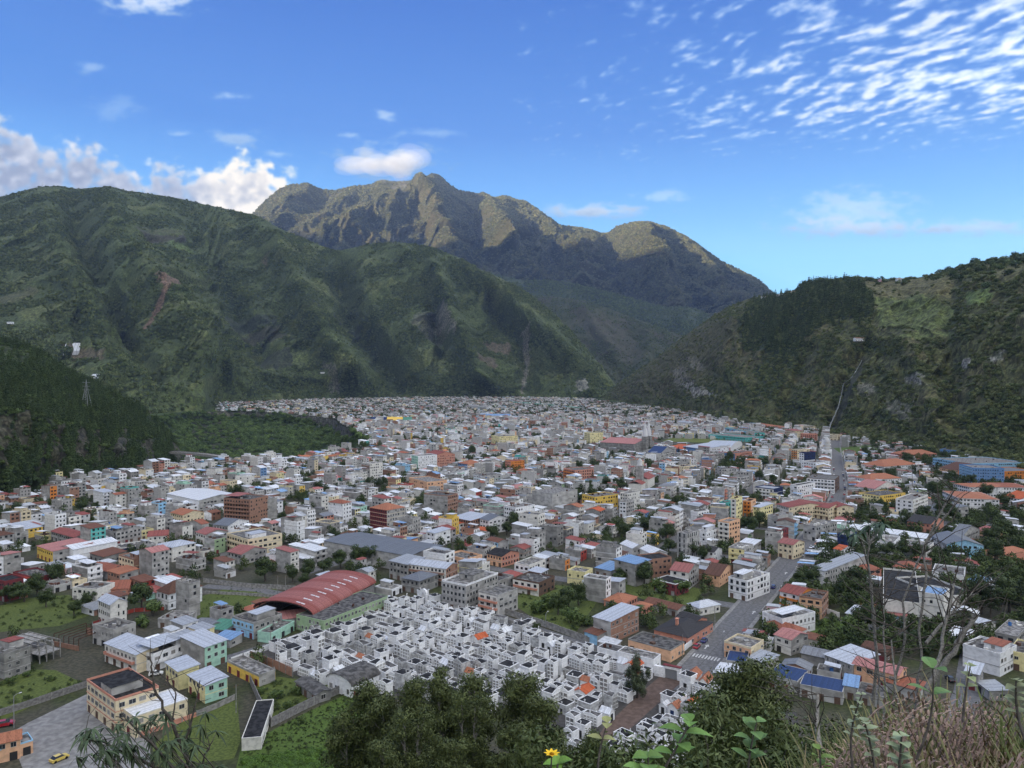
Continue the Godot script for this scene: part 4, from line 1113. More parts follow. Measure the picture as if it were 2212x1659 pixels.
func frame_of(heading: float) -> Basis:      # local x runs along the heading (degrees clockwise from straight ahead), local z faces to its right
	var a := deg_to_rad(heading)
	var ax := Vector3(sin(a), 0, -cos(a))
	return Basis(ax, Vector3.UP, ax.cross(Vector3.UP))
func put_house(h: Dictionary, called: String, label: String, category: String, group: String) -> Node3D:
	var g := gen_house(h)
	var o := thing(called, label, category, Transform3D(h.basis, h.pos), group)
	for p in g.parts:
		if not p[2].v.is_empty():
			var m := part(o, p[0], p[2].mesh(), M[p[1]])
			if p[0] in ["roof_clutter", "post", "column_stub"]:
				m.set_meta("kind", "stuff")
	var near: bool = Vector2(h.pos.x, h.pos.z).length() < 330.0
	if near:
		for q in g.wins:
			var m := window_mesh(q[1], q[2])
			var f := part(o, "window", m[0], M.frame, q[0])
			part(f, "pane", m[1], M.glass if rng.randf() < 0.7 else (M.curtain if rng.randf() < 0.6 else M.dark))
	elif g.wins.size():
		var mb := MB.new()
		for q in g.wins:
			var hw: float = q[1] / 2
			mb.box(q[0], Vector3(-hw, 0, 0), Vector3(hw, q[2], 0.04))
		tag(part(o, "window", mb.mesh(), M.glass), "", "", "", "stuff")
	return o
# ---------------------------------------------------------------- buildings measured one by one
# corners of the roof in the measuring grid; each row carries the origin and scale of the enlargement it was read from
const CROP := [[0.0, 0.0, 1.0], [0.0, 993.7, 2.493], [518.4, 1080.1, 2.866], [1123.3, 1080.1, 2.866], [1607.2, 1080.1, 2.866], [691.3, 812.2, 3.2], [1296.1, 846.8, 4.267]]
var taken: Array = []          # footprints: centre, axis, half width, half depth
var marks: Array = []          # things that other labels may point to: phrase, place in the grid
func cp(c: int, x: float, y: float) -> Vector2:
	return Vector2(CROP[c][0] + x / CROP[c][2], CROP[c][1] + y / CROP[c][2])
func take(p: Vector3, b: Basis, w: float, d: float) -> void:
	taken.append([Vector2(p.x, p.z), Vector2(b.x.x, b.x.z), w / 2, d / 2])
func is_free(p: Vector3, rad: float) -> bool:
	var q := Vector2(p.x, p.z)
	for t in taken:
		var o: Vector2 = q - t[0]
		if absf(o.dot(t[1])) < t[2] + rad and absf(o.dot(Vector2(-t[1].y, t[1].x))) < t[3] + rad:
			return false
	return true
# near edge from a to b (left to right), c the next corner; H the height of the roof edge
func footprint(crop: int, q: Array, H: float) -> Dictionary:
	var a := cp(crop, q[0], q[1]); var b := cp(crop, q[2], q[3]); var c := cp(crop, q[4], q[5])
	var A := at(a.x, a.y, H); var B := at(b.x, b.y, H); var D := at(c.x, c.y, H)
	var ax := (B - A).normalized()
	var z := ax.cross(Vector3.UP)
	var w := A.distance_to(B)
	var d := absf((D - B).dot(z))
	var mid := (A + B) * 0.5 - z * d * 0.5
	return {"pos": Vector3(mid.x, 0, mid.z), "basis": Basis(ax, Vector3.UP, z), "w": w, "d": d}
func bld(crop: int, q: Array, st: int, sh: float, wall: String, side: String, roof: String, rmat: String, label: String, extra := {}, called := "house", category := "house") -> Dictionary:
	var h := footprint(crop, q, st * sh)
	h.merge({"st": st, "sh": sh, "wall": wall, "side": side, "roof": roof, "rmat": rmat, "seed": int(q[0] * 31 + q[1] * 7), "lw": 0.7, "rw": 0.7})
	h.merge(extra, true)
	h.d = maxf(h.d, 4.0)
	if Vector2(h.pos.x, h.pos.z).length() > 1300.0:
		h.d = minf(h.d, 18.0)
	put_house(h, called, label, category, "houses and blocks of the town")
	take(h.pos, h.basis, h.w + 2.0, h.d + 2.0)
	return h
func make_landmarks() -> void:
	# lower left
	bld(1, [468, 1190, 622, 1300, 850, 1225], 3, 3.1, "cream", "cream", "flat", "r_black", "three-storey cream house with black flat roof and salmon panels beside the paved yard", {"parapet": 0.7, "parcol": "salmon", "room": true, "tank": "blue", "rrmat": "r_black", "slabcol": "salmon", "wh": 1.3})
	bld(1, [640, 1325, 725, 1385, 965, 1262], 2, 3.1, "cream", "cream", "flat", "s_whitesheet", "low cream annex with white sheet roof against the black-roofed cream house", {"parapet": 0.3, "parcol": "offwhite"})
	bld(1, [893, 1088, 962, 1138, 1060, 1100], 2, 3.2, "paleyellow", "paleyellow", "shed", "s_zinc", "pale yellow house with tilted zinc roof next to a parked white car", {"rise": 0.5})
	bld(1, [1015, 1155, 1105, 1215, 1225, 1180], 2, 2.9, "paleyellow", "mint", "shed", "s_zinc", "pale green house with broad zinc roof above the concrete garden wall", {"rise": 0.7})
	bld(1, [822, 1052, 1112, 945, 1030, 900], 2, 3.0, "white", "white", "flat", "r_dark", "long white two-storey house with laundry terrace and red shutters", {"parapet": 0.5, "canopy": true, "canmat": "s_zinc", "room": true, "lw": 0.3, "balcony": true, "balcol": "white"})
	bld(1, [565, 985, 735, 1048, 818, 998], 2, 3.4, "offwhite", "cream", "shed", "s_zinc", "house with large zinc roof and salmon balcony facing the yard", {"rise": 1.2, "balcony": true, "balcol": "salmon"})
	bld(1, [500, 897, 612, 925, 712, 882], 2, 3.3, "grey_b", "grey", "flat", "r_dark", "bare grey block house beside the rusty steel frame", {"parapet": 1.0, "lw": 0.4})
	bld(1, [530, 750, 595, 778, 680, 757], 3, 3.2, "offwhite", "offwhite", "gable", "s_zinc", "narrow whitewashed tower house with a glass gable on its roof", {"rise": 1.8, "ww": 0.7, "wh": 1.6})
	bld(1, [845, 702, 908, 722, 1035, 662], 2, 3.6, "white", "white", "hip", "s_browntile", "white villa with steep brown tiled roof and tall windows", {"rise": 4.2, "ww": 1.5, "wh": 2.1})
	bld(1, [1250, 850, 1365, 885, 1490, 828], 2, 3.0, "skyblue", "grey", "flat", "r_dark", "turquoise house with grey concrete roof edge by the vaulted hall", {"parapet": 0.8, "room": true, "slabcol": "grey"})
	bld(1, [1460, 938, 1585, 872, 1545, 848], 1, 3.6, "mint", "mint", "flat", "r_dark_b", "low mint green house with cluttered flat roof by the cemetery street", {"parapet": 0.5, "tank": "black"})
	bld(1, [1150, 955, 1240, 968, 1290, 935], 1, 3.2, "grey_b", "grey", "shed", "s_bluesheet", "small shack with pale blue sheet roof beside the cemetery street")
	bld(1, [1110, 905, 1210, 915, 1240, 870], 1, 3.0, "grey", "grey", "shed", "s_greensheet", "small shed with faded green corrugated roof below the turquoise house")
	bld(1, [1035, 880, 1110, 905, 1130, 850], 1, 3.0, "grey", "grey", "gable", "s_zinc_c", "low house with dark grey corrugated gable between two flat roofs")
	bld(1, [850, 860, 985, 865, 1050, 820], 1, 3.4, "grey_b", "grey_b", "flat", "r_dark_c", "low pale concrete house below the green vacant lot", {"parapet": 0.6})
	bld(1, [1225, 1088, 1395, 1168, 1460, 1128], 1, 3.4, "yellow", "grey", "flat", "r_dark_c", "unfinished yellow ground floor with bare concrete slab by the brick wall", {"rebar": true})
	bld(1, [0, 1565, 178, 1512, 120, 1480], 1, 3.4, "peach", "peach", "flat", "r_dark_c", "peach salon building with curved white eave at the yard corner", {"parapet": 0.4, "parcol": "skyblue"})
	bld(1, [-90, 1545, 110, 1500, 80, 1455], 2, 2.7, "peach", "offwhite", "gable", "s_tile", "small orange tiled upper floor behind the peach salon", {"rise": 1.2})
	bld(2, [345, 1122, 470, 1205, 548, 1168], 1, 3.0, "grey_c", "grey_c", "gable", "r_dark", "old shed with dark mossy roof inside the cemetery corner wall")
	bld(2, [10, 1480, 132, 1470, 100, 1245], 1, 3.4, "offwhite", "offwhite", "flat", "r_black", "long low shed with black tarred roof beside the vacant lawn", {"parapet": 0.25, "fw": 0.4})
	bld(2, [690, 1152, 862, 1078, 720, 1025], 1, 4.0, "white", "white", "vault", "r_dark", "cemetery chapel with grey barrel roof and round windows", {"rise": 2.4, "ww": 1.4, "wh": 1.4}, "chapel", "chapel")
	marks.append(["the barrel-roofed chapel", Vector2(765, 1460)])
	bld(1, [395, 482, 632, 436, 610, 412], 2, 3.4, "white", "white", "gable", "s_whitesheet", "long white market shed with white sheet roof", {"rise": 1.6, "fw": 0.0, "bw": 0.0, "lw": 0.0, "rw": 0.0})
	marks.append(["the long white shed", Vector2(205, 1180)])
	bld(0, [361, 1066, 430, 1081, 474, 1060], 2, 4.0, "white", "grey_b", "gable", "s_whitesheet", "large hall under a broad pale blue sheet roof", {"rise": 2.5, "fw": 0.0}, "market_hall", "hall")
	marks.append(["the broad pale roof", Vector2(415, 1064)])
	bld(1, [1205, 208, 1345, 218, 1395, 192], 6, 2.8, "brick", "brick", "flat", "r_dark", "six-storey brick block with a red canopy on its roof", {"canopy": true, "canmat": "s_redsheet_b", "balcony": true, "balcol": "brick", "lw": 0.2})
	bld(1, [1348, 222, 1492, 208, 1500, 190], 5, 2.9, "grey", "grey", "flat", "r_dark_c", "tall blank grey block next to the brick block", {"fw": 0.1, "lw": 0.0, "rw": 0.0})
	marks.append(["the six-storey brick block", Vector2(515, 1090)])
	bld(1, [1150, 347, 1228, 354, 1290, 320], 2, 3.2, "grey_b", "white", "gable", "s_graysheet", "pale house with dark grey gable roof standing apart")
	bld(1, [1222, 398, 1335, 432, 1475, 388], 3, 3.2, "cream", "cream", "flat", "r_dark_b", "cream apartment house with rounded balconies and blue tank", {"balcony": true, "balcol": "cream", "tank": "blue", "room": true})
	bld(1, [1055, 386, 1108, 402, 1185, 370], 2, 3.2, "offwhite", "grey_b", "gable", "s_redsheet_b", "white house with faded red gable roof near the broad hall")
	bld(1, [918, 282, 985, 297, 1030, 265], 3, 2.9, "cream", "cream", "gable", "s_tile", "cream house with orange tiled gable above the side street")
	bld(1, [130, 374, 230, 357, 212, 330], 2, 3.0, "yellow", "white", "shed", "s_zinc", "bright yellow house with zinc roof at the edge of town")
	bld(1, [275, 382, 400, 417, 458, 390], 2, 2.9, "grey", "grey", "gable", "s_redsheet", "grey house under a long brick red sheet roof")
	bld(1, [845, 452, 928, 470, 985, 430], 3, 2.8, "offwhite", "offwhite", "hip", "s_zinc", "pink trimmed white house with hipped zinc roof", {"rise": 1.6, "slabcol": "pink"})
	bld(1, [652, 478, 832, 452, 825, 430], 1, 3.6, "darkblue", "offwhite", "flat", "r_dark", "low school wing with dark roof and blue posts")
	bld(1, [795, 412, 900, 405, 985, 425], 2, 3.0, "offwhite", "salmon", "gable", "s_redsheet", "house with red roof behind the white house with pink trim")
	bld(1, [1225, 492, 1300, 508, 1395, 468], 2, 3.0, "grey", "grey", "gable", "s_redsheet_b", "grey hall with bright faded red roof near the trees")
	bld(1, [200, 462, 285, 492, 400, 425], 2, 3.4, "yellow", "grey_b", "shed", "s_pinksheet", "ochre shop house with shutters on the corner street", {"rise": 1.0})
	bld(1, [485, 500, 560, 522, 655, 492], 1, 4.0, "grey_c", "grey_c", "shed", "s_rust", "open shed with dark red roof beside the long white shed")
	bld(1, [470, 575, 580, 600, 640, 565], 1, 4.2, "grey_b", "grey_b", "gable", "s_tile_b", "low house with red tiled roof by the crossing")
	bld(1, [580, 595, 645, 615, 700, 580], 2, 3.0, "brick", "grey", "shed", "s_tile", "house with bright orange sheet roof near the zebra crossing")
	bld(1, [640, 515, 720, 540, 825, 500], 3, 3.0, "cream", "brick", "flat", "r_dark_b", "cream stepped house with tall narrow windows", {"room": true})
	bld(1, [390, 690, 520, 700, 560, 660], 2, 2.8, "offwhite", "offwhite", "flat", "r_dark_b", "white house with black tank on its roof above the ramp", {"tank": "black", "parapet": 0.5})
	bld(1, [560, 700, 690, 690, 700, 645], 1, 3.4, "salmon", "salmon", "gable", "s_tile_b", "long low house with red tile roof behind the dark round tree")
	bld(1, [20, 720, 150, 700, 140, 680], 1, 3.4, "salmon", "salmon", "hip", "s_brighttile", "low pavilion with bright orange tile roof by the trees")
	bld(1, [-40, 640, 25, 660, 30, 610], 3, 3.0, "maroon", "maroon", "flat", "r_black", "dark red corner shop with white lettering board", {"parcol": "maroon"})
	bld(1, [70, 610, 195, 640, 210, 590], 1, 4.2, "red", "maroon", "flat", "r_dark", "low red food shop with open front beside the corner shop")
	# the grey shed and the hall
	bld(0, [700, 1168, 885, 1201, 958, 1179], 2, 4.5, "grey_b", "grey_c", "gable", "s_graysheet", "huge market shed with low dark grey sheet roof", {"rise": 1.4, "fw": 0.0, "bw": 0.0, "lw": 0.0, "rw": 0.0}, "market_shed", "shed")
	marks.append(["the huge grey shed", Vector2(825, 1172)])
	marks.append(["the red vaulted hall", Vector2(690, 1285)])
	bld(0, [700, 1342, 838, 1288, 822, 1262], 2, 3.0, "green", "green", "flat", "r_dark", "green lean-to row along the side of the vaulted hall", {"parapet": 0.2})
	bld(2, [250, 740, 455, 712, 400, 680], 1, 4.0, "grey", "grey", "shed", "s_pinksheet", "brick annex with faded pink roof at the mouth of the vaulted hall", {"rise": 0.6})
	# behind the cemetery
	bld(2, [925, 375, 1040, 400, 1100, 360], 3, 3.0, "grey", "grey", "shed", "s_zinc_b", "grey block house with zinc roof behind the hall trees")
	bld(2, [1040, 395, 1275, 425, 1290, 385], 3, 3.0, "offwhite", "brick", "gable", "s_zinc", "brick apartment house with folded zinc roof and red frames", {"rise": 1.4, "balcony": true, "balcol": "brick"})
	bld(2, [1000, 480, 1110, 500, 1190, 450], 2, 3.2, "grey_c", "grey_c", "hip", "s_graysheet", "slate grey villa with small square turret", {"rise": 1.6})
	bld(2, [1270, 345, 1400, 375, 1435, 335], 2, 3.2, "peach", "peach", "flat", "r_dark_b", "peach flat-roofed house with orange bands", {"parcol": "peach", "parapet": 1.0})
	bld(2, [1530, 330, 1620, 350, 1720, 320], 2, 3.0, "peach", "salmon", "gable", "r_black", "salmon villa with black zigzag gable roofs", {"rise": 2.0})
	bld(2, [1250, 505, 1400, 535, 1490, 440], 4, 2.9, "grey_b", "grey", "flat", "r_dark_c", "four-storey bare concrete block opposite the cemetery gate arch", {"room": true, "parcol": "white", "ww": 1.1})
	bld(2, [1478, 570, 1600, 600, 1665, 545], 3, 2.9, "offwhite", "grey_b", "flat", "r_dark_b", "narrow house with orange and white bands by the cemetery street", {"slabcol": "salmon", "balcony": true, "balcol": "salmon"})
	marks.append(["the four-storey block", Vector2(995, 1265)])
	bld(2, [1500, 490, 1600, 510, 1670, 470], 2, 3.0, "grey", "grey", "flat", "r_dark", "low bare block house beside the banded narrow house")
	bld(2, [1700, 395, 1790, 410, 1830, 360], 2, 3.2, "white", "offwhite", "flat", "r_dark_c", "white house with beige terrace above the overgrown lot")
	bld(2, [1690, 490, 1850, 520, 1905, 470], 2, 3.0, "offwhite", "brown", "flat", "r_dark", "long house with orange doors overlooking the overgrown lot", {"balcony": true, "balcol": "salmon"})
	bld(3, [293, 442, 402, 458, 435, 430], 2, 3.0, "paleyellow", "paleyellow", "flat", "r_dark_c", "pale yellow flat-roofed house beside the blue sheet roof", {"fw": 0.3})
	bld(3, [467, 418, 562, 438, 588, 395], 1, 4.0, "grey", "grey", "shed", "s_bluesheet", "shed with shiny blue sheet roof behind the yellow house")
	bld(3, [585, 365, 715, 398, 765, 365], 4, 2.8, "grey", "grey", "shed", "s_bluesheet", "tall blank concrete block with blue-grey roof", {"fw": 0.12, "lw": 0.1, "rw": 0.1, "rise": 0.5})
	bld(3, [725, 345, 800, 375, 862, 330], 4, 2.8, "grey_b", "brick", "flat", "r_black", "brick-sided corner block with black roof", {"parapet": 0.6})
	bld(3, [455, 722, 562, 752, 655, 662], 3, 2.9, "grey_b", "brick", "shed", "s_zinc", "tall brick and block house with shiny tilted zinc roof by the cemetery", {"rise": 1.2, "fw": 0.1})
	marks.append(["the tilted zinc roof", Vector2(1320, 1330)])
	bld(3, [400, 812, 478, 838, 530, 770], 1, 4.0, "skyblue", "grey", "shed", "s_rust", "lean-to with rusty sheets and blue wall below the tilted zinc roof")
	bld(3, [930, 432, 1042, 448, 1085, 400], 3, 2.9, "offwhite", "grey", "gable", "s_redsheet_b", "white and brown house with bright red sheet roof")
	bld(3, [830, 492, 962, 525, 1006, 490], 2, 2.8, "maroon", "maroon", "flat", "r_black", "dark red house with black flat roof in the garden", {"parcol": "white", "parapet": 0.4})
	bld(3, [1140, 455, 1235, 470, 1262, 400], 2, 2.8, "peach", "peach", "gable", "s_browntile", "pink house with dark brown gable roof")
	bld(3, [1290, 482, 1405, 508, 1462, 440], 3, 3.0, "white", "white", "flat", "r_dark_c", "white modern house with framed openings beside the avenue", {"room": true, "ww": 1.9, "wh": 1.6})
	bld(3, [1040, 640, 1110, 668, 1190, 625], 1, 3.6, "offwhite", "offwhite", "hip", "s_zinc", "small house with star-shaped zinc roof near the avenue", {"rise": 1.8})
	bld(3, [770, 628, 975, 680, 992, 645], 1, 3.2, "grey_b", "grey_b", "gable", "s_rust", "long rusty-roofed stable in the garden", {"rise": 1.2})
	bld(3, [520, 615, 640, 640, 690, 590], 1, 3.0, "salmon", "salmon", "hip", "s_tile", "low house with wide orange tiled roof in the garden")
	bld(3, [660, 660, 740, 680, 800, 640], 1, 3.0, "salmon", "salmon", "hip", "s_tile", "small orange tiled roof next to the wide tiled roof")
	bld(3, [830, 800, 1040, 850, 1150, 745], 1, 4.0, "salmon", "salmon", "hip", "s_darktile", "villa with broad black roof and a tall red chimney", {"rise": 1.6})
	bld(3, [975, 715, 1090, 752, 1150, 728], 1, 5.0, "offwhite", "salmon", "gable", "s_darktile", "upper wing with dark brown roof behind the black-roofed villa", {"rise": 1.0})
	bld(3, [670, 865, 932, 935, 966, 872], 1, 4.2, "peach", "peach", "flat", "r_dark", "long low pink house with crumbling grey roof edge", {"parapet": 0.5, "parcol": "grey_c"})
	bld(3, [478, 912, 600, 942, 622, 905], 1, 4.2, "white", "white", "flat", "r_dark", "white niche gallery with dark roof along the cemetery edge", {"ww": 0.9, "wh": 0.8, "parapet": 0.2}, "niche_gallery", "tomb building")
	bld(3, [602, 940, 828, 992, 836, 950], 1, 4.6, "white", "white", "flat", "r_dark_c", "white gallery building with long dark roof beside the cemetery yard", {"parapet": 0.3, "fw": 0.3}, "niche_gallery", "tomb building")
	bld(3, [1500, 702, 1625, 748, 1733, 672], 2, 3.4, "white", "white", "flat", "r_dark_c", "large white house with glass-roofed terrace beside the avenue", {"canopy": true, "canmat": "s_whitesheet", "parapet": 0.9, "parcol": "white", "lw": 0.0})
	marks.append(["the glass-terraced house", Vector2(1690, 1310)])
	bld(4, [222, 562, 342, 590, 376, 540], 3, 2.8, "white", "orange", "gable", "s_redsheet", "orange and white house with dark red roof by the avenue trees", {"slabcol": "orange", "balcony": true, "balcol": "orange"})
	bld(4, [342, 602, 482, 624, 545, 578], 3, 2.8, "peach", "brick", "flat", "r_dark", "cream brick house with yellow window bay next to the orange house", {"rebar": true})
	bld(4, [120, 765, 330, 822, 396, 800], 1, 4.4, "offwhite", "offwhite", "hip", "s_tile_b", "low house with wide dark red tiled roof below the white house", {"rise": 1.8})
	bld(4, [190, 832, 292, 865, 340, 812], 2, 3.0, "offwhite", "grey", "gable", "s_pinksheet", "house with pale pink gable roof among grey yards")
	bld(3, [1265, 882, 1430, 925, 1452, 862], 2, 2.7, "peach", "cream", "flat", "r_dark_c", "low peach house with weathered flat roof beside the lower avenue", {"parapet": 0.7, "parcol": "cream"})
	bld(3, [1275, 992, 1400, 1010, 1410, 948], 1, 3.6, "grey_b", "grey", "flat", "s_deepblue", "small block house with wet dark blue roof near the cemetery gate", {"parapet": 0.15})
	bld(3, [1412, 975, 1520, 1010, 1560, 960], 1, 3.8, "grey_b", "grey", "shed", "s_zinc_b", "shed with ribbed grey sheet roof between dark blue roofs")
	bld(4, [145, 1078, 330, 1125, 332, 1040], 1, 4.0, "grey_b", "grey_b", "flat", "s_deepblue", "long block building with shiny dark blue roof behind the big gum tree", {"parapet": 0.12, "ww": 1.1})
	bld(4, [345, 1140, 610, 1192, 618, 1115], 1, 4.0, "grey_b", "grey_b", "flat", "s_deepblue", "concrete row with streaked dark blue roof ending at a pale sheet roof", {"parapet": 0.12, "ww": 1.1})
	bld(4, [618, 1145, 700, 1160, 720, 1105], 1, 4.4, "grey_b", "grey_b", "shed", "s_bluesheet", "small pale blue sheet roof at the end of the dark blue row")
	bld(4, [700, 1190, 870, 1225, 880, 1160], 1, 3.6, "grey", "grey", "flat", "r_dark", "grey block row continuing past the dark blue roofs", {"parapet": 0.3})
	bld(4, [500, 955, 672, 1020, 762, 945], 2, 2.8, "grey_b", "grey", "shed", "s_zinc", "block house with patched zinc roof and hanging laundry", {"rise": 0.9})
	bld(4, [355, 945, 495, 975, 500, 925], 1, 3.8, "grey_c", "grey_c", "gable", "s_zinc_c", "old shed with dark corrugated roof beside the patched zinc roof")
	bld(4, [675, 1012, 955, 1085, 962, 1028], 2, 2.9, "peach", "peach", "gable", "s_pinksheet", "long peach house with dusty pink roof behind the bare tree", {"rise": 1.2})
	bld(4, [870, 1120, 1080, 1180, 1125, 1140], 1, 3.4, "grey_b", "grey_b", "shed", "s_tile_b", "low row with red tiled roof at the foot of the peach house")
	bld(4, [730, 905, 880, 945, 960, 920], 1, 4.0, "brown", "brown", "gable", "s_browntile", "brown tiled house between garden and zinc roofs")
	bld(4, [1355, 905, 1585, 968, 1602, 892], 2, 3.6, "white", "white", "flat", "r_dark", "large blank white house with red tiled corner on its terrace", {"fw": 0.12, "parapet": 1.0, "parcol": "white", "room": true, "rrmat": "s_tile_b"})
	bld(4, [1370, 1062, 1452, 1080, 1456, 1022], 2, 2.9, "grey", "grey", "shed", "s_zinc", "narrow grey house with white sheet roof by the lower street")
	bld(4, [1440, 1120, 1520, 1180, 1530, 1110], 1, 3.2, "grey", "grey", "shed", "s_zinc_b", "low grey sheet roof below the lower street")
	bld(4, [1400, 745, 1480, 770, 1590, 765], 1, 3.6, "offwhite", "offwhite", "gable", "s_zinc", "low house with pale zinc gables by the dark pines")
	bld(4, [1260, 830, 1370, 855, 1405, 815], 1, 3.2, "white", "white", "shed", "s_whitesheet", "small white garage with white sheet roof")
	bld(4, [1550, 820, 1690, 850, 1733, 760], 2, 3.0, "grey", "grey", "flat", "r_dark_c", "grey terrace house with blue tank behind the blank white house", {"tank": "blue"})
	bld(4, [1640, 940, 1733, 960, 1750, 880], 2, 3.0, "paleyellow", "paleyellow", "flat", "r_dark", "pale yellow house with weathered roof at the picture edge")
	bld(4, [632, 700, 735, 722, 750, 675], 1, 3.4, "grey_b", "grey_b", "shed", "s_zinc", "shed with patched white sheet roof by the garden")
	bld(4, [840, 690, 990, 725, 1000, 680], 1, 3.6, "skyblue", "grey_b", "shed", "s_redsheet_b", "low house with red corrugated roof and blue wall")
	bld(4, [865, 770, 930, 785, 945, 750], 1, 3.0, "white", "skyblue", "shed", "s_whitesheet", "tiny white kiosk with blue side in the garden")
	bld(4, [862, 622, 1092, 650, 1085, 452], 2, 4.2, "offwhite", "offwhite", "flat", "r_black", "large supermarket with black flat roof and pale walls", {"fw": 0.1, "bw": 0.0, "lw": 0.0, "rw": 0.0, "parapet": 0.8, "parcol": "offwhite"}, "supermarket", "supermarket")
	bld(4, [1085, 575, 1235, 600, 1215, 545], 3, 4.4, "offwhite", "offwhite", "flat", "s_bluesheet", "square white stair tower with blue roof on the supermarket corner", {"fw": 0.3, "lw": 0.0, "rw": 0.0})
	bld(4, [1240, 605, 1452, 592, 1250, 470], 2, 4.2, "offwhite", "offwhite", "flat", "r_black", "black-roofed supermarket wing behind the stair tower", {"fw": 0.1, "lw": 0.0, "rw": 0.0, "parapet": 0.8, "parcol": "offwhite"}, "supermarket", "supermarket")
	marks.append(["the black-roofed supermarket", Vector2(1960, 1280)])
	bld(4, [1165, 450, 1360, 475, 1420, 430], 1, 4.2, "white", "white", "flat", "r_dark_b", "low modern white house with grey terraces and glass strips", {"parapet": 0.7, "parcol": "white"})
	bld(4, [680, 405, 735, 430, 765, 390], 2, 3.0, "salmon", "salmon", "hip", "s_tile_b", "small red tiled pavilion among dark trees")
	bld(4, [925, 410, 1060, 430, 1082, 395], 1, 4.0, "offwhite", "offwhite", "hip", "s_tile_b", "wide red tiled lodge behind the supermarket")
	bld(4, [1495, 310, 1610, 335, 1650, 290], 1, 3.6, "peach", "peach", "hip", "s_tile", "orange tiled villa beside the swimming pool")
	bld(4, [1610, 340, 1740, 375, 1760, 300], 1, 3.8, "peach", "peach", "hip", "s_tile", "orange tiled villa wing at the picture edge")
	bld(4, [1375, 505, 1480, 525, 1500, 490], 1, 3.6, "grey_b", "grey_b", "shed", "s_bluesheet", "grey garage with bright blue roof edge")
	bld(4, [1510, 545, 1620, 560, 1625, 520], 1, 4.0, "white", "white", "flat", "r_dark_c", "row of small white rooms by the grassy lot", {"room": true})
	bld(4, [415, 420, 500, 440, 545, 330], 3, 2.8, "white", "grey_b", "shed", "s_zinc_b", "white blank-sided hall beside the avenue cars", {"fw": 0.0, "lw": 0.1})
	bld(4, [578, 215, 640, 225, 655, 200], 3, 2.8, "darkblue", "darkblue", "flat", "r_dark_c", "dark blue glass shop with red vertical banner", {"slabcol": "white", "ww": 1.9})
	bld(4, [555, 300, 600, 310, 640, 285], 2, 2.8, "white", "white", "gable", "s_brighttile", "small white house with bright orange roof strip")
	bld(4, [1280, 215, 1350, 225, 1355, 165], 2, 3.0, "grey_b", "grey_b", "gable", "s_graysheet", "grey sheet-roofed workshop among white yards")
	bld(4, [1440, 180, 1500, 195, 1520, 165], 1, 3.6, "peach", "peach", "gable", "s_redsheet_b", "low house with faded red roof near the pines")
	# centre of the town
	bld(5, [1465, 797, 1605, 818, 1660, 772], 5, 3.0, "grey_b", "grey_b", "flat", "r_dark_c", "big square blank concrete block in the town centre", {"fw": 0.0, "lw": 0.0, "rw": 0.1, "bw": 0.1, "parapet": 0.6})
	marks.append(["the blank concrete block", Vector2(1180, 1070)])
	bld(5, [718, 817, 882, 833, 912, 812], 5, 2.8, "grey", "brick", "flat", "r_dark", "wide grey block with brick end wall and small openings", {"fw": 0.1})
	bld(5, [615, 707, 740, 737, 792, 705], 3, 3.2, "peach", "peach", "flat", "r_dark_c", "bright peach-orange building in the town centre", {"fw": 0.3})
	bld(5, [632, 547, 678, 556, 725, 532], 6, 2.9, "mint", "white", "flat", "r_dark_b", "tall mint green and white apartment building")
	bld(5, [728, 535, 800, 548, 832, 522], 5, 2.9, "salmon", "salmon", "gable", "s_redsheet", "tall terracotta building with red roof next to the mint tower", {"fw": 0.3})
	bld(5, [1272, 900, 1352, 915, 1402, 878], 4, 3.0, "white", "white", "flat", "r_dark_c", "white modern block with blue glass bands", {"slabcol": "darkblue"})
	bld(5, [1105, 985, 1165, 1000, 1250, 965], 3, 3.0, "white", "white", "gable", "s_graysheet", "white gabled house with steep grey roofs", {"rise": 2.6})
	bld(5, [345, 908, 462, 928, 505, 892], 5, 2.8, "maroon", "grey_b", "hip", "s_tile", "dark red apartment block with orange roof", {"slabcol": "cream"})
	bld(5, [1812, 822, 1900, 840, 1952, 800], 4, 2.9, "yellow", "yellow", "flat", "r_dark_b", "golden yellow block with arched loggias")
	bld(5, [292, 600, 345, 608, 382, 592], 6, 2.8, "offwhite", "offwhite", "flat", "r_dark_c", "tall off-white apartment block with brown balconies", {"balcony": true, "balcol": "brick"})
	bld(5, [1262, 765, 1350, 780, 1392, 748], 3, 2.9, "white", "white", "hip", "s_pinksheet", "white house with dull purple hipped roof", {"rise": 2.2})
	bld(5, [1682, 640, 1762, 655, 1808, 630], 5, 2.8, "salmon", "salmon", "flat", "r_dark_b", "rust red round-balconied hotel", {"balcony": true, "balcol": "orange"})
	bld(5, [1185, 412, 1240, 420, 1262, 400], 5, 2.9, "paleyellow", "paleyellow", "flat", "r_dark_c", "plain yellow tower block far in the town", {"fw": 0.2})
	bld(5, [1826, 392, 1866, 398, 1886, 385], 6, 2.9, "paleyellow", "paleyellow", "flat", "r_dark_c", "slim pale yellow tower near the basilica")
	bld(5, [770, 982, 830, 995, 872, 975], 2, 3.0, "offwhite", "offwhite", "gable", "s_redsheet", "white house with deep red roof next to the vivid red roof")
	bld(5, [866, 1000, 960, 1022, 978, 1000], 2, 3.0, "offwhite", "offwhite", "shed", "s_brighttile", "low roof of vivid orange red sheets")
	bld(5, [1066, 1058, 1180, 1075, 1202, 1060], 1, 4.0, "grey", "grey", "shed", "s_brighttile", "narrow strip of vivid red roof before the dark tree")
	bld(5, [910, 975, 1040, 1000, 1090, 960], 3, 2.8, "brick", "brick", "shed", "s_zinc", "brick house with wide blue-grey zinc roof")
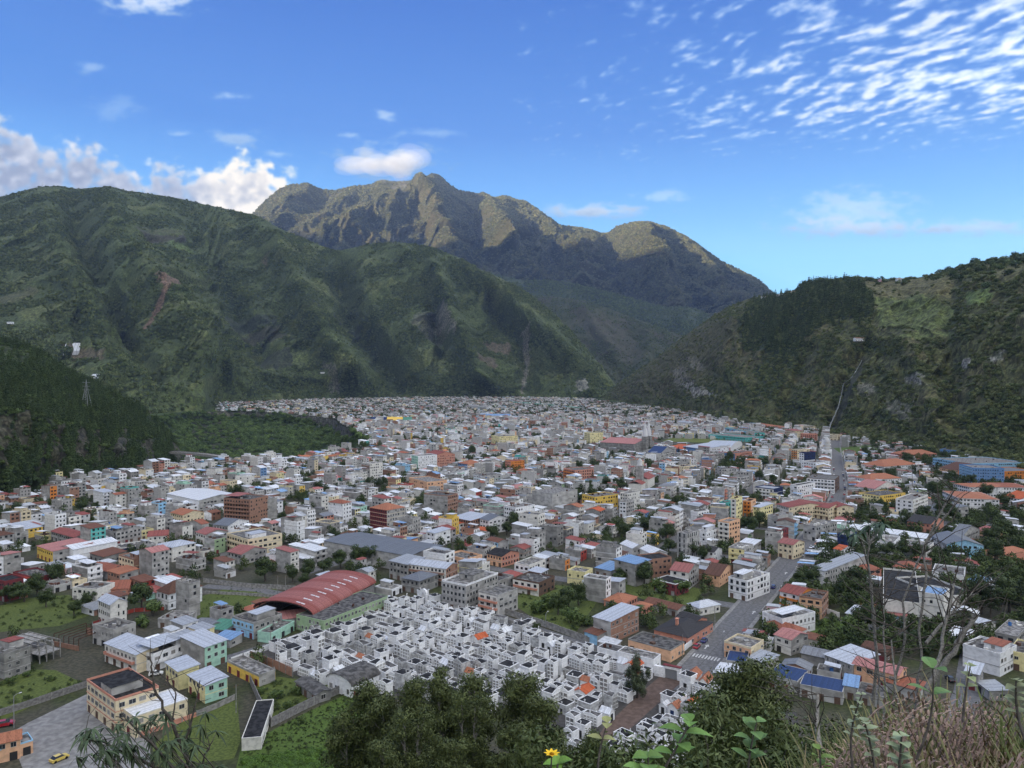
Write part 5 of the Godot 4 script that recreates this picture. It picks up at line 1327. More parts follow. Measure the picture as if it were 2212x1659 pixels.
	bld(5, [1150, 1130, 1230, 1150, 1280, 1130], 2, 2.9, "skyblue", "grey_b", "gable", "s_rust", "house with folded dull red roof and blue gable wall")
	bld(5, [735, 1075, 795, 1088, 862, 1058], 3, 2.8, "white", "white", "shed", "s_zinc", "white house with curved zinc roof beside the huge grey shed")
	bld(5, [1060, 680, 1130, 695, 1180, 670], 3, 2.9, "white", "grey_b", "flat", "r_dark_b", "white house with teal corner in the centre", {"slabcol": "teal"})
	bld(5, [955, 600, 1020, 610, 1050, 590], 4, 2.8, "blue", "peach", "hip", "s_tile", "blue house with orange tiled roof")
	bld(5, [1280, 585, 1320, 592, 1335, 572], 4, 2.8, "salmon", "orange", "flat", "s_redsheet", "narrow orange house with red roof top")
	# right of the centre
	bld(6, [1772, 1022, 2108, 1072, 2118, 1030], 3, 2.9, "cream", "cream", "gable", "s_redsheet", "long school wing with deep red roof and arcades", {"rise": 2.0, "balcony": true, "balcol": "cream"}, "school", "school")
	bld(6, [1632, 1032, 1742, 1064, 1775, 955], 3, 2.9, "offwhite", "cream", "gable", "s_redsheet", "school end wing with deep red gable roof", {"rise": 2.4}, "school", "school")
	bld(6, [2108, 1030, 2186, 1062, 2180, 1000], 3, 3.0, "cream", "cream", "gable", "s_redsheet", "school corner pavilion with deep red roof by the avenue", {"rise": 1.8}, "school", "school")
	marks.append(["the red-roofed school", Vector2(1745, 1085)])
	bld(6, [1905, 795, 2165, 812, 2212, 775], 4, 3.0, "white", "brown", "flat", "r_dark_b", "white banded hotel with brown end walls", {"slabcol": "brown", "balcony": true, "balcol": "white", "ww": 1.9}, "hotel", "hotel")
	marks.append(["the banded hotel", Vector2(1770, 1035)])
	bld(6, [1100, 1020, 1160, 1028, 1205, 1008], 4, 3.0, "teal", "teal", "flat", "r_dark_b", "vivid teal apartment house")
	bld(6, [1205, 985, 1255, 990, 1305, 968], 6, 2.9, "offwhite", "paleyellow", "flat", "r_dark_c", "tall cream apartment tower next to the teal house", {"lw": 0.9})
	bld(6, [1410, 1055, 1475, 1065, 1545, 1035], 4, 2.9, "paleyellow", "paleyellow", "shed", "s_zinc", "yellow apartment house with red recesses and zinc roof", {"slabcol": "brick"})
	bld(6, [1318, 1005, 1390, 1012, 1425, 990], 4, 2.8, "orange", "peach", "flat", "r_dark_b", "orange balconied house between the cream tower and the yellow house", {"balcony": true, "balcol": "orange"})
	bld(6, [835, 1100, 905, 1112, 960, 1085], 4, 2.8, "white", "white", "flat", "r_dark_c", "plain white modern block with few windows", {"fw": 0.25, "lw": 0.2})
	bld(6, [1090, 1195, 1190, 1210, 1250, 1175], 5, 2.8, "offwhite", "peach", "flat", "r_dark_c", "white frame block with deep cream balconies", {"balcony": true, "balcol": "offwhite", "ww": 1.9})
	bld(6, [712, 1300, 800, 1315, 880, 1275], 5, 2.9, "grey_b", "grey_b", "flat", "r_dark_c", "tall concrete block with dark pillared front", {"ww": 1.1, "wh": 2.2})
	bld(6, [890, 1285, 980, 1300, 1060, 1260], 3, 2.9, "white", "white", "flat", "r_dark_c", "white house with stepped terraces beside the pillared block", {"room": true, "rrmat": "s_whitesheet"})
	bld(6, [185, 930, 255, 940, 330, 915], 5, 2.8, "offwhite", "offwhite", "flat", "r_dark_c", "wide off-white apartment block with small windows")
	bld(6, [180, 1010, 240, 1018, 310, 1000], 4, 2.8, "white", "grey_b", "flat", "r_dark_c", "white house with dark window stack below the off-white block")
	bld(6, [1755, 860, 1820, 868, 1862, 825], 4, 3.0, "white", "white", "flat", "r_black", "white cube house with black roof", {"fw": 0.2, "lw": 0.1})
	bld(6, [1425, 880, 1600, 900, 1640, 875], 3, 2.9, "offwhite", "darkblue", "flat", "s_zinc_b", "long blue and white banded building", {"slabcol": "white", "balcony": true, "balcol": "white"})
	bld(6, [190, 1395, 300, 1440, 390, 1420], 2, 3.4, "offwhite", "grey_b", "gable", "s_whitesheet", "hall with white folded sheet roofs, first fold", {"rise": 1.8, "fw": 0.1})
	bld(6, [370, 1440, 480, 1490, 590, 1465], 2, 3.4, "offwhite", "grey_b", "gable", "s_whitesheet", "hall with white folded sheet roofs, fold nearest the orange corner", {"rise": 1.8, "fw": 0.1})
	bld(6, [920, 1455, 1050, 1475, 1120, 1440], 2, 2.9, "white", "white", "gable", "s_darktile", "white cottage with black zigzag roofs", {"rise": 1.8})
	bld(6, [1185, 1435, 1330, 1455, 1380, 1405], 3, 2.8, "paleyellow", "grey_b", "flat", "r_dark_c", "pale olive apartment house with balconies", {"balcony": true, "balcol": "paleyellow"})
	bld(6, [1265, 1400, 1400, 1420, 1470, 1380], 2, 3.0, "grey_b", "grey_b", "shed", "s_whitesheet", "block house under a wide white sheet roof")
	bld(6, [1640, 1385, 1780, 1410, 1835, 1370], 3, 2.8, "cream", "cream", "gable", "s_redsheet_b", "cream house with faded red roof near the avenue")
	bld(6, [1555, 1265, 1640, 1280, 1700, 1250], 3, 2.8, "white", "maroon", "flat", "r_dark_b", "white house with maroon trim and grey gable wall", {"slabcol": "red"})
	bld(6, [1875, 1225, 1990, 1245, 2050, 1180], 3, 3.0, "grey_b", "grey", "flat", "r_dark_c", "stained concrete block by the zebra crossing", {"fw": 0.5})
	bld(6, [1545, 1135, 1640, 1150, 1790, 1120], 4, 2.8, "grey_b", "grey_b", "flat", "r_dark_c", "pair of blank concrete blocks joined by the school", {"fw": 0.05, "lw": 0.1, "rw": 0.0})
	bld(6, [620, 790, 680, 800, 705, 770], 3, 2.8, "paleyellow", "offwhite", "hip", "s_tile", "pale house with small orange hip roof")
	bld(6, [545, 655, 600, 660, 640, 640], 4, 2.8, "skyblue", "white", "flat", "r_dark_c", "white and blue corner block with square windows")
	bld(6, [690, 680, 770, 690, 790, 665], 4, 2.8, "cream", "cream", "flat", "r_dark_c", "cream apartment block with many small windows")
	bld(6, [1060, 700, 1120, 712, 1180, 690], 4, 2.8, "grey_b", "grey_b", "flat", "r_dark", "grey block with black roof edge near the big trees", {"fw": 0.5})
	bld(6, [1205, 780, 1300, 790, 1365, 775], 4, 2.8, "offwhite", "grey_b", "flat", "r_dark_b", "cream block with wide window bands near the big trees", {"ww": 1.9})
	bld(6, [1765, 530, 1820, 536, 1850, 520], 6, 2.8, "cream", "cream", "flat", "r_dark_c", "tall cream hotel with orange balconies", {"balcony": true, "balcol": "orange"})
	bld(6, [1835, 560, 1880, 565, 1915, 550], 6, 2.8, "white", "darkblue", "flat", "r_dark_c", "tall white hotel with dark blue window band")
	bld(6, [1855, 640, 1990, 655, 2000, 630], 3, 3.2, "white", "white", "flat", "r_dark_c", "bright white terrace hotel")
	bld(6, [440, 555, 560, 562, 600, 530], 3, 3.0, "offwhite", "grey_b", "gable", "s_deepblue", "long hall with blue-grey roof near the basilica")
	bld(6, [930, 575, 1010, 582, 1075, 560], 4, 2.9, "grey", "grey", "flat", "r_dark_c", "blank grey block before the vaulted sports hall", {"fw": 0.05})
	bld(6, [1608, 350, 1700, 360, 1835, 340], 4, 2.9, "cream", "cream", "hip", "s_redsheet_b", "cream hotel with red roof at the foot of the steep hill", {"rise": 2.5})
	bld(6, [1838, 395, 1990, 400, 2010, 380], 4, 2.8, "salmon", "salmon", "flat", "s_tile", "long terracotta hotel with galleries below the waterfall", {"balcony": true, "balcol": "salmon"})
	bld(6, [2065, 400, 2160, 405, 2170, 385], 3, 2.8, "cream", "cream", "flat", "r_dark_c", "cream house at the end of the avenue below the waterfall")
	bld(6, [1375, 290, 1610, 325, 1620, 310], 1, 4.5, "salmon", "salmon", "shed", "s_tile", "long salmon-roofed bath building under the steep hill")
	bld(6, [1750, 305, 1925, 318, 1930, 300], 3, 2.8, "cream", "cream", "flat", "s_zinc", "long cream building with pale roof against the hill foot")
	bld(6, [1000, 395, 1340, 425, 1350, 400], 2, 3.0, "teal", "teal", "flat", "r_dark_c", "turquoise bath complex block beside the stadium", {"slabcol": "skyblue"})
	bld(6, [1110, 330, 1380, 380, 1400, 350], 2, 3.2, "skyblue", "teal", "flat", "r_dark_c", "turquoise and blue bath gallery below the hill", {"slabcol": "teal"})
	bld(6, [1065, 285, 1180, 290, 1245, 272], 3, 3.0, "grey_b", "grey_c", "flat", "r_dark", "grey slab building behind the turquoise baths")
	bld(6, [610, 280, 740, 290, 765, 262], 4, 2.8, "offwhite", "grey_b", "gable", "s_zinc_b", "pale gabled hall by the straight far street", {"fw": 0.2})
	bld(6, [600, 510, 760, 525, 770, 500], 2, 3.2, "blue", "white", "shed", "s_brighttile", "blue and white stadium stand with orange roof edge")
	bld(6, [765, 500, 945, 525, 950, 480], 3, 3.0, "blue", "white", "shed", "s_zinc", "long blue and white striped stadium stand", {"slabcol": "blue"})
	bld(6, [950, 545, 1190, 555, 1185, 480], 1, 3.5, "white", "white", "vault", "s_zinc", "white arched sports hall beside the stadium", {"rise": 9.0}, "sports_hall", "hall")
	bld(6, [1145, 560, 1245, 570, 1250, 540], 3, 2.9, "blue", "salmon", "flat", "r_dark_b", "bright blue block beside the arched sports hall")
	bld(5, [1045, 282, 1260, 285, 1285, 262], 2, 4.5, "white", "white", "gable", "s_bluesheet", "large hall with pale blue gable roof in the far town", {"rise": 4.0}, "sports_hall", "hall")
	bld(5, [1272, 182, 1545, 205, 1540, 190], 2, 3.2, "white", "white", "gable", "s_greensheet", "long white barracks with green roof at the far edge")
	bld(5, [1605, 215, 1715, 222, 1716, 208], 2, 3.0, "offwhite", "offwhite", "gable", "s_greensheet", "shorter green-roofed barracks at the far edge")
	bld(5, [1765, 222, 1885, 228, 1888, 212], 2, 3.6, "white", "white", "flat", "s_whitesheet", "long white building under the right-hand slope")
	bld(5, [2005, 210, 2150, 216, 2152, 202], 2, 3.4, "white", "white", "flat", "r_dark_c", "white and grey school building under the slope")
	bld(5, [940, 205, 1060, 215, 1065, 195], 4, 3.0, "offwhite", "white", "flat", "r_dark_c", "white stepped building far back beside the straight street")
	# right-hand quarter below the hill
	bld(0, [2015, 990, 2095, 1002, 2110, 985], 3, 3.2, "skyblue", "skyblue", "flat", "r_dark_c", "long pale blue hospital building below the hill", {"slabcol": "white"}, "hospital", "hospital")
	bld(0, [2030, 972, 2080, 975, 2082, 968], 2, 3.2, "blue", "blue", "flat", "r_dark", "dark blue building above the pale blue hospital")
	bld(0, [2072, 1004, 2100, 1012, 2118, 1000], 5, 3.0, "skyblue", "blue", "flat", "r_dark_c", "tall bright blue block on the hospital grounds")
	bld(0, [2105, 1012, 2160, 1020, 2170, 1008], 3, 3.0, "peach", "orange", "flat", "s_graysheet", "orange building with grey domed roof by the hospital")
	bld(0, [2030, 1010, 2070, 1016, 2075, 1004], 2, 3.2, "peach", "orange", "gable", "s_browntile", "orange church with brown gable roof")
	bld(0, [2036, 1060, 2072, 1076, 2090, 1052], 3, 3.0, "white", "white", "hip", "s_tile", "white resort house with orange tiled hips", {"rise": 2.0})
	bld(0, [2060, 1044, 2095, 1052, 2105, 1035], 3, 3.0, "white", "white", "hip", "s_tile", "orange tiled resort wing behind the white resort house", {"rise": 2.0})
	bld(0, [2122, 1042, 2155, 1052, 2165, 1036], 3, 3.0, "white", "white", "hip", "s_tile_b", "white resort villa with orange roof near the woods", {"rise": 2.0})
	bld(0, [1935, 1078, 1972, 1082, 1985, 1068], 4, 2.8, "white", "offwhite", "flat", "r_dark_c", "white four-storey block with dark window bands", {"ww": 1.9})
	bld(0, [1855, 1065, 1900, 1072, 1905, 1058], 3, 2.8, "paleyellow", "yellow", "flat", "r_dark", "yellow house row beside the avenue")
	bld(0, [2168, 1072, 2205, 1078, 2210, 1066], 2, 2.8, "offwhite", "offwhite", "gable", "s_brighttile", "white house with bright red-orange roof at the wood edge")
	bld(0, [1990, 1094, 2025, 1102, 2040, 1088], 2, 3.0, "offwhite", "grey_b", "shed", "s_graysheet", "white house with red rail and grey roof on the slope")
	bld(0, [1830, 1140, 2010, 1165, 2015, 1158], 1, 4.0, "white", "white", "shed", "s_whitesheet", "very long low white shed across the gardens", {"fw": 0.0})
	bld(0, [1880, 1170, 1930, 1176, 1935, 1160], 2, 3.0, "white", "white", "flat", "r_dark_c", "blank white house below the long white shed", {"fw": 0.1})
	bld(0, [1940, 1180, 2000, 1188, 2005, 1172], 2, 3.0, "white", "offwhite", "flat", "r_dark_c", "white house pair with small square windows", {"fw": 0.6})
	bld(0, [1960, 1125, 2010, 1132, 2018, 1120], 2, 3.0, "salmon", "salmon", "gable", "s_darktile", "brick red house with black roof among gardens")
	bld(0, [1845, 1030, 1880, 1036, 1895, 1024], 2, 3.2, "white", "white", "hip", "s_tile", "white villa with orange tile roof by the park trees")
	bld(0, [1845, 1050, 1890, 1056, 1900, 1044], 2, 3.0, "white", "offwhite", "gable", "s_pinksheet", "white hall with brown gable beside the park")
	bld(0, [1860, 1002, 1910, 1008, 1925, 996], 2, 3.2, "white", "white", "hip", "s_tile", "large white house with two orange roof wings")
	bld(0, [1925, 978, 1955, 982, 1960, 972], 2, 3.2, "salmon", "salmon", "hip", "s_tile", "terracotta villa near the hill foot")
	bld(0, [2010, 1155, 2045, 1175, 2050, 1140], 2, 3.0, "grey_b", "skyblue", "gable", "s_graysheet", "blue-grey workshop with tilted sheet roof")

# the street shed of the red vault, frames and other special things
func make_specials() -> void:
	# long hall with a red barrel roof
	var hb := footprint(0, [676, 1327, 808, 1259, 700, 1246], 6.0)
	var o := thing("vaulted_hall", "long open hall with red barrel-vaulted sheet roof and pale skylights", "hall", Transform3D(hb.basis, hb.pos))
	take(hb.pos, hb.basis, hb.w + 3, hb.d + 3)
	var w: float = hb.w / 2
	var d: float = hb.d / 2
	var I := Transform3D()
	var n := 18
	for bay in 10:
		var x0 := lerpf(-w - 1.0, w + 1.0, bay / 10.0)
		var x1 := lerpf(-w - 1.0, w + 1.0, (bay + 1) / 10.0) - 0.04
		var mb := MB.new()
		for k in n:
			var a0 := PI * k / n; var a1 := PI * (k + 1) / n
			var y0 := 6.0 + sin(a0) * 4.4; var y1 := 6.0 + sin(a1) * 4.4
			var z0 := cos(a0) * (d + 0.6); var z1 := cos(a1) * (d + 0.6)
			mb.quad(Vector3(x0, y0, z0), Vector3(x1, y0, z0), Vector3(x1, y1, z1), Vector3(x0, y1, z1))
			mb.quad(Vector3(x0, y1 - 0.1, z1), Vector3(x1, y1 - 0.1, z1), Vector3(x1, y0 - 0.1, z0), Vector3(x0, y0 - 0.1, z0))
			if bay == 0:
				mb.quad(Vector3(x0, y0 - 0.3, z0), Vector3(x0, y0, z0), Vector3(x0, y1, z1), Vector3(x0, y1 - 0.3, z1))
		part(o, "roof_panel", mb.mesh(), M.s_redsheet_b if bay % 3 else M.s_redsheet)
		if bay < 9:
			var sk := MB.new()
			for k: int in [5, 6]:
				var a0 := PI * k / n; var a1 := PI * (k + 0.85) / n
				sk.quad(Vector3(x0 + 1.6, 6.04 + sin(a0) * 4.4, cos(a0) * (d + 0.64)), Vector3(x0 + 2.5, 6.04 + sin(a0) * 4.4, cos(a0) * (d + 0.64)), Vector3(x0 + 2.5, 6.04 + sin(a1) * 4.4, cos(a1) * (d + 0.64)), Vector3(x0 + 1.6, 6.04 + sin(a1) * 4.4, cos(a1) * (d + 0.64)))
			part(o, "skylight", sk.mesh(), M.s_whitesheet)
	var wl := MB.new()
	wl.box(I, Vector3(-w + 6, 0, d - 0.2), Vector3(w, 5.2, d)); wl.box(I, Vector3(-w, 0, -d), Vector3(w, 6, -d + 0.2)); wl.box(I, Vector3(w - 0.2, 0, -d), Vector3(w, 6, d))
	part(o, "wall", wl.mesh(), M.block)
	for k in 6:
		for s in [-1, 1]:
			var po := MB.new()
			po.box(I, Vector3(lerpf(-w, w, k / 5.0) - 0.15, 0, s * d - 0.15), Vector3(lerpf(-w, w, k / 5.0) + 0.15, 6.0, s * d + 0.15))
			part(o, "post", po.mesh(), M.steel)
	for s in [-1.0, 0.0]:                                # arched trusses of the open mouth
		var arc := PackedVector3Array()
		var rad := PackedFloat32Array()
		for k in 13:
			arc.append(Vector3(-w - 0.9 - s * 3.0, 5.6 + sin(PI * k / 12) * 4.2, cos(PI * k / 12) * d)); rad.append(0.14)
		var tr := MB.new()
		tr.tube(arc, rad, 5)
		part(o, "truss", tr.mesh(), M.dark)
	# unfinished concrete skeleton
	var sk := footprint(1, [40, 960, 212, 1005, 288, 958], 6.4)
	var so := thing("concrete_skeleton", "unfinished two-storey concrete skeleton with bare columns and beams", "building shell", Transform3D(sk.basis, sk.pos), "houses and blocks of the town")
	take(sk.pos, sk.basis, sk.w + 2, sk.d + 2)
	for k in 2:
		var sl := MB.new()
		sl.box(I, Vector3(-sk.w / 2, k * 3.1 + 2.9, -sk.d / 2), Vector3(sk.w / 2 * (1.0 if k == 0 else 0.25), k * 3.1 + 3.15, sk.d / 2), Color.WHITE, true)
		part(so, "floor_slab", sl.mesh(), M.concrete)
	for i in 5:
		for j in 4:
			var co := MB.new()
			co.box(I, Vector3(lerpf(-sk.w / 2, sk.w / 2 - 0.3, i / 4.0), 0, lerpf(-sk.d / 2, sk.d / 2 - 0.3, j / 3.0)), Vector3(lerpf(-sk.w / 2, sk.w / 2 - 0.3, i / 4.0) + 0.3, 6.6, lerpf(-sk.d / 2, sk.d / 2 - 0.3, j / 3.0) + 0.3))
			part(so, "column", co.mesh(), M.concrete)
	for j in 4:
		var be := MB.new()
		be.box(I, Vector3(-sk.w / 2, 6.3, lerpf(-sk.d / 2, sk.d / 2 - 0.3, j / 3.0)), Vector3(sk.w / 2, 6.6, lerpf(-sk.d / 2, sk.d / 2 - 0.3, j / 3.0) + 0.28), Color.WHITE, true)
		part(so, "beam", be.mesh(), M.concrete)
	# rusty steel frame
	var fr := footprint(1, [290, 935, 425, 962, 480, 880], 4.6)
	var fo := thing("steel_frame", "rusty steel roof frame over brick walls beside the grey block house", "frame", Transform3D(fr.basis, fr.pos), "houses and blocks of the town")
	take(fr.pos, fr.basis, fr.w + 2, fr.d + 2)
	for i in 6:
		var be := MB.new()
		be.box(I, Vector3(lerpf(-fr.w / 2, fr.w / 2 - 0.2, i / 5.0), 4.4, -fr.d / 2), Vector3(lerpf(-fr.w / 2, fr.w / 2 - 0.2, i / 5.0) + 0.2, 4.65, fr.d / 2), Color.WHITE, true)
		part(fo, "beam", be.mesh(), M.rusty)
		for s in [-0.5, 0.5]:
			var po := MB.new()
			po.box(I, Vector3(lerpf(-fr.w / 2, fr.w / 2 - 0.2, i / 5.0), 0, s * fr.d - 0.1), Vector3(lerpf(-fr.w / 2, fr.w / 2 - 0.2, i / 5.0) + 0.2, 4.4, s * fr.d + 0.1))
			part(fo, "post", po.mesh(), M.rusty)
	var bw := MB.new()
	bw.box(I, Vector3(-fr.w / 2, 0, -fr.d / 2 - 0.3), Vector3(fr.w / 2, 2.6, -fr.d / 2 - 0.12)); bw.box(I, Vector3(-fr.w / 2, 0, fr.d / 2 + 0.12), Vector3(fr.w / 2, 1.8, fr.d / 2 + 0.3))
	part(fo, "wall", bw.mesh(), M.w_brick)
	# red chimney of the black-roofed villa
	var cpos := cp(3, 972, 855)
	var ch := thing("chimney_stack", "tall red brick chimney in front of the black-roofed villa", "chimney", Transform3D(frame_of(30.0), at(cpos.x, cpos.y)))
	var cm := MB.new()
	cm.box(I, Vector3(-0.7, 0, -0.5), Vector3(0.7, 7.6, 0.5))
	part(ch, "shaft", cm.mesh(), M.w_salmon)
	var cc := MB.new()
	cc.box(I, Vector3(-0.85, 7.6, -0.65), Vector3(0.85, 8.0, 0.65), Color.WHITE, true)
	part(ch, "cap", cc.mesh(), M.w_salmon)
	# church with twin spires
	var b0 := footprint(6, [0, 462, 318, 480, 325, 440], 13.0)
	var bo := thing("basilica", "grey stone basilica with long reddish roof and two white spires", "church", Transform3D(b0.basis, b0.pos))
	take(b0.pos, b0.basis, b0.w + 8, b0.d + 4)
	var bwl := MB.new(); var brf := MB.new()
	bwl.box(I, Vector3(-b0.w / 2, 0, -b0.d / 2), Vector3(b0.w / 2, 13, b0.d / 2))
	gable(brf, bwl, b0.w / 2, b0.d / 2, 13.0, 5.0)
	part(bo, "nave", bwl.mesh(), M.w_grey_c); part(bo, "roof", brf.mesh(), M.s_pinksheet)
	for s in [-1, 1]:
		var tw := MB.new(); var spz := MB.new()
		var c := Vector3(b0.w / 2 + 3.5, 0, s * 6.0)
		tw.box(I, c + Vector3(-3.5, 0, -3.5), c + Vector3(3.5, 22, 3.5))
		spz.tube(PackedVector3Array([c + Vector3(0, 22, 0), c + Vector3(0, 30, 0), c + Vector3(0, 31, 0), c + Vector3(0, 44, 0)]), PackedFloat32Array([3.6, 3.2, 2.4, 0.1]), 8)
		part(bo, "tower", tw.mesh(), M.w_grey_c); part(bo, "spire", spz.mesh(), M.white_trim)
	marks.append(["the twin-spired basilica", Vector2(1380, 945)])
	# second church: a single stone tower between red roofs
	var t2 := at(1382, 1056)
	var to := thing("church_tower", "slender grey church tower with pale lantern between red roofs", "church", Transform3D(frame_of(24.0), t2))
	take(t2, frame_of(24.0), 60, 26)
	var tm := MB.new(); var tl := MB.new(); var n1 := MB.new(); var r1 := MB.new()
	tm.box(I, Vector3(-3, 0, -3), Vector3(3, 22, 3))
	tl.tube(PackedVector3Array([Vector3(0, 22, 0), Vector3(0, 25, 0), Vector3(0, 26, 0), Vector3(0, 29, 0)]), PackedFloat32Array([2.4, 2.2, 2.6, 0.1]), 8)
	var xn := Transform3D(Basis(Vector3.UP, -PI / 2), Vector3(0, 0, 0))
	n1.box(I, Vector3(3.2, 0, -7), Vector3(30, 9, 7)); n1.box(I, Vector3(-18, 0, -6), Vector3(-3.2, 7, 6))
	sheet(r1, Vector3(3.2, 8.6, 7.6), Vector3(31, 8.6, 7.6), Vector3(31, 12.5, 0), Vector3(3.2, 12.5, 0)); sheet(r1, Vector3(31, 8.6, -7.6), Vector3(3.2, 8.6, -7.6), Vector3(3.2, 12.5, 0), Vector3(31, 12.5, 0))
	sheet(r1, Vector3(-18.5, 6.7, 6.6), Vector3(-3.2, 6.7, 6.6), Vector3(-3.2, 9.6, 0), Vector3(-18.5, 9.6, 0)); sheet(r1, Vector3(-3.2, 6.7, -6.6), Vector3(-18.5, 6.7, -6.6), Vector3(-18.5, 9.6, 0), Vector3(-3.2, 9.6, 0))
	part(to, "tower", tm.mesh(), M.w_grey); part(to, "lantern", tl.mesh(), M.white_trim); part(to, "nave", n1.mesh(), M.w_offwhite); part(to, "roof", r1.mesh(), M.s_redsheet)
	marks.append(["the slender church tower", Vector2(1382, 1030)])
	# round white look-out tower at the head of the avenue
	var w3 := at(1786, 990)
	var wo := thing("lookout_tower", "white hotel tower with round galleries and small dome beside the avenue", "tower", Transform3D(frame_of(23.0), w3))
	take(w3, frame_of(23.0), 18, 18)
	var wb := MB.new()
	wb.box(I, Vector3(-6, 0, -6), Vector3(6, 11, 6))
	part(wo, "base", wb.mesh(), M.w_white)
	for k in 3:
		var g := MB.new()
		g.tube(PackedVector3Array([Vector3(0, 11.0 + k * 4, 0), Vector3(0, 13.4 + k * 4, 0)]), PackedFloat32Array([3.6 - k * 0.3, 3.6 - k * 0.3]), 14)
		part(wo, "storey", g.mesh(), M.w_offwhite)
		var s := MB.new()
		s.tube(PackedVector3Array([Vector3(0, 13.4 + k * 4, 0), Vector3(0, 13.42 + k * 4, 0), Vector3(0, 14.6 + k * 4, 0), Vector3(0, 15.0 + k * 4, 0)]), PackedFloat32Array([0.3, 5.0 - k * 0.4, 5.0 - k * 0.4, 3.4 - k * 0.3]), 14)
		part(wo, "gallery", s.mesh(), M.white_trim)
	var dm := MB.new()
	dm.tube(PackedVector3Array([Vector3(0, 23.0, 0), Vector3(0, 25.5, 0), Vector3(0, 26.8, 0), Vector3(0, 27.2, 0), Vector3(0, 30, 0)]), PackedFloat32Array([3.2, 2.6, 1.2, 0.3, 0.05]), 14)
	part(wo, "dome", dm.mesh(), M.w_white)
	# stadium stands on the far left of the valley
	var s0 := at(845, 911)
	var sb := Basis(Vector3(1, 0, 0), Vector3.UP, Vector3(0, 0, 1))
	var st := thing("stadium_stand", "striped stadium stand in blue, yellow and green in the far town", "grandstand", Transform3D(sb, s0 + Vector3(0, 0, -52)))
	take(s0 + Vector3(0, 0, -10), sb, 125, 110)
	for k in 3:
		var m := MB.new()
		var x0 := -58.0 + k * 39.0
		m.quad(Vector3(x0, 0.5, 7), Vector3(x0 + 38, 0.5, 7), Vector3(x0 + 38, 8, -7), Vector3(x0, 8, -7))
		m.box(I, Vector3(x0, 0, -8.5), Vector3(x0 + 38, 8.2, -7))
		part(st, "seating", m.mesh(), [M.w_darkblue, M.w_yellow, M.s_greensheet][k])
	var p1 := MB.new()
	p1.quad(Vector3(-55, 0.05, 35), Vector3(55, 0.05, 35), Vector3(55, 0.05, -34), Vector3(-55, 0.05, -34))
	part(self, "stadium_pitch", p1.mesh(), M.lawn, Transform3D(Basis(), s0)).set_meta("kind", "structure")
	# stadium pitch on the right
	var fb := frame_of(23.0)
	var fc := Vector3(243 * SC, 0.06, -936 * SC)
	var p2 := MB.new()
	p2.quad(Vector3(-40, 0, 60), Vector3(40, 0, 60), Vector3(40, 0, -60), Vector3(-40, 0, -60))
	part(self, "stadium_pitch", p2.mesh(), M.pitch, Transform3D(fb, fc)).set_meta("kind", "structure")
	take(fc - Vector3(20, 0, -60), fb, 150, 130)
	# bridge over the gorge
	var ba := at(362, 976, 1.0); var bb := at(500, 993, 1.0)
	var bm := (ba + bb) * 0.5
	var bx := (bb - ba).normalized()
	var bl := ba.distance_to(bb)
	var br := thing("road_bridge", "curved concrete road bridge crossing the gorge to the bluff", "bridge", Transform3D(Basis(bx, Vector3.UP, bx.cross(Vector3.UP)), bm))
	var dk := MB.new()
	for k in 16:
		var x0 := lerpf(-bl / 2, bl / 2, k / 16.0); var x1 := lerpf(-bl / 2, bl / 2, (k + 1) / 16.0)
		var z0 := -14.0 * (1.0 - pow(2.0 * k / 16.0 - 1.0, 2.0)); var z1 := -14.0 * (1.0 - pow(2.0 * (k + 1) / 16.0 - 1.0, 2.0))
		for q in [[-5.0, 5.0, 0.2, 0.0, 0], [4.9, 5.15, 1.1, 0.0, 1], [-5.15, -4.9, 1.1, 0.0, 1]]:
			dk.quad(Vector3(x0, q[2], z0 + q[1]), Vector3(x1, q[2], z1 + q[1]), Vector3(x1, q[2], z1 + q[0]), Vector3(x0, q[2], z0 + q[0]))
		dk.quad(Vector3(x0, -2.2, z0 + 5.15), Vector3(x1, -2.2, z1 + 5.15), Vector3(x1, 1.1, z1 + 5.15), Vector3(x0, 1.1, z0 + 5.15))
		dk.quad(Vector3(x1, -2.2, z1 - 5.15), Vector3(x0, -2.2, z0 - 5.15), Vector3(x0, 1.1, z0 - 5.15), Vector3(x1, 1.1, z1 - 5.15))
		dk.quad(Vector3(x0, -2.2, z0 - 5.15), Vector3(x1, -2.2, z1 - 5.15), Vector3(x1, -2.2, z1 + 5.15), Vector3(x0, -2.2, z0 + 5.15))
	part(br, "deck", dk.mesh(), M.concrete)
	for s in [-1.0, 1.0]:
		var lg := MB.new()
		lg.tube(PackedVector3Array([Vector3(s * bl * 0.18, -2, -11), Vector3(s * bl * 0.42, -45, -8)]), PackedFloat32Array([1.2, 1.6]), 6)
		part(br, "inclined_pier", lg.mesh(), M.concrete)
	# waterfall
	var wf := MB.new()
	var pts := [[1862, 778], [1850, 800], [1838, 818], [1822, 828], [1818, 850], [1812, 875], [1804, 895], [1796, 912], [1791, 926]]
	var fall: Array = []
	for k in pts.size():
		var p := hill_at("right_hill", pts[k][0], pts[k][1])
		fall.append(atd(pts[k][0], pts[k][1], Vector2(p.x, p.z).length() - 16.0))
	for q in 7:
		var tp := PackedVector3Array(); var tr2 := PackedFloat32Array()
		for k in 28:
			var f := k / 27.0 * (fall.size() - 1.0)
			var i := mini(int(f), fall.size() - 2)
			var p: Vector3 = fall[i].lerp(fall[i + 1], f - i)
			tp.append(p + Vector3(rng.randf_range(-1, 1) * lerpf(0.3, 1.9, k / 27.0), 0, rng.randf_range(-0.4, 0.4))); tr2.append(rng.randf_range(0.05, 0.4))
		wf.tube(tp, tr2, 5)
	var wfo := part(self, "waterfall", wf.mesh(), M.falls)
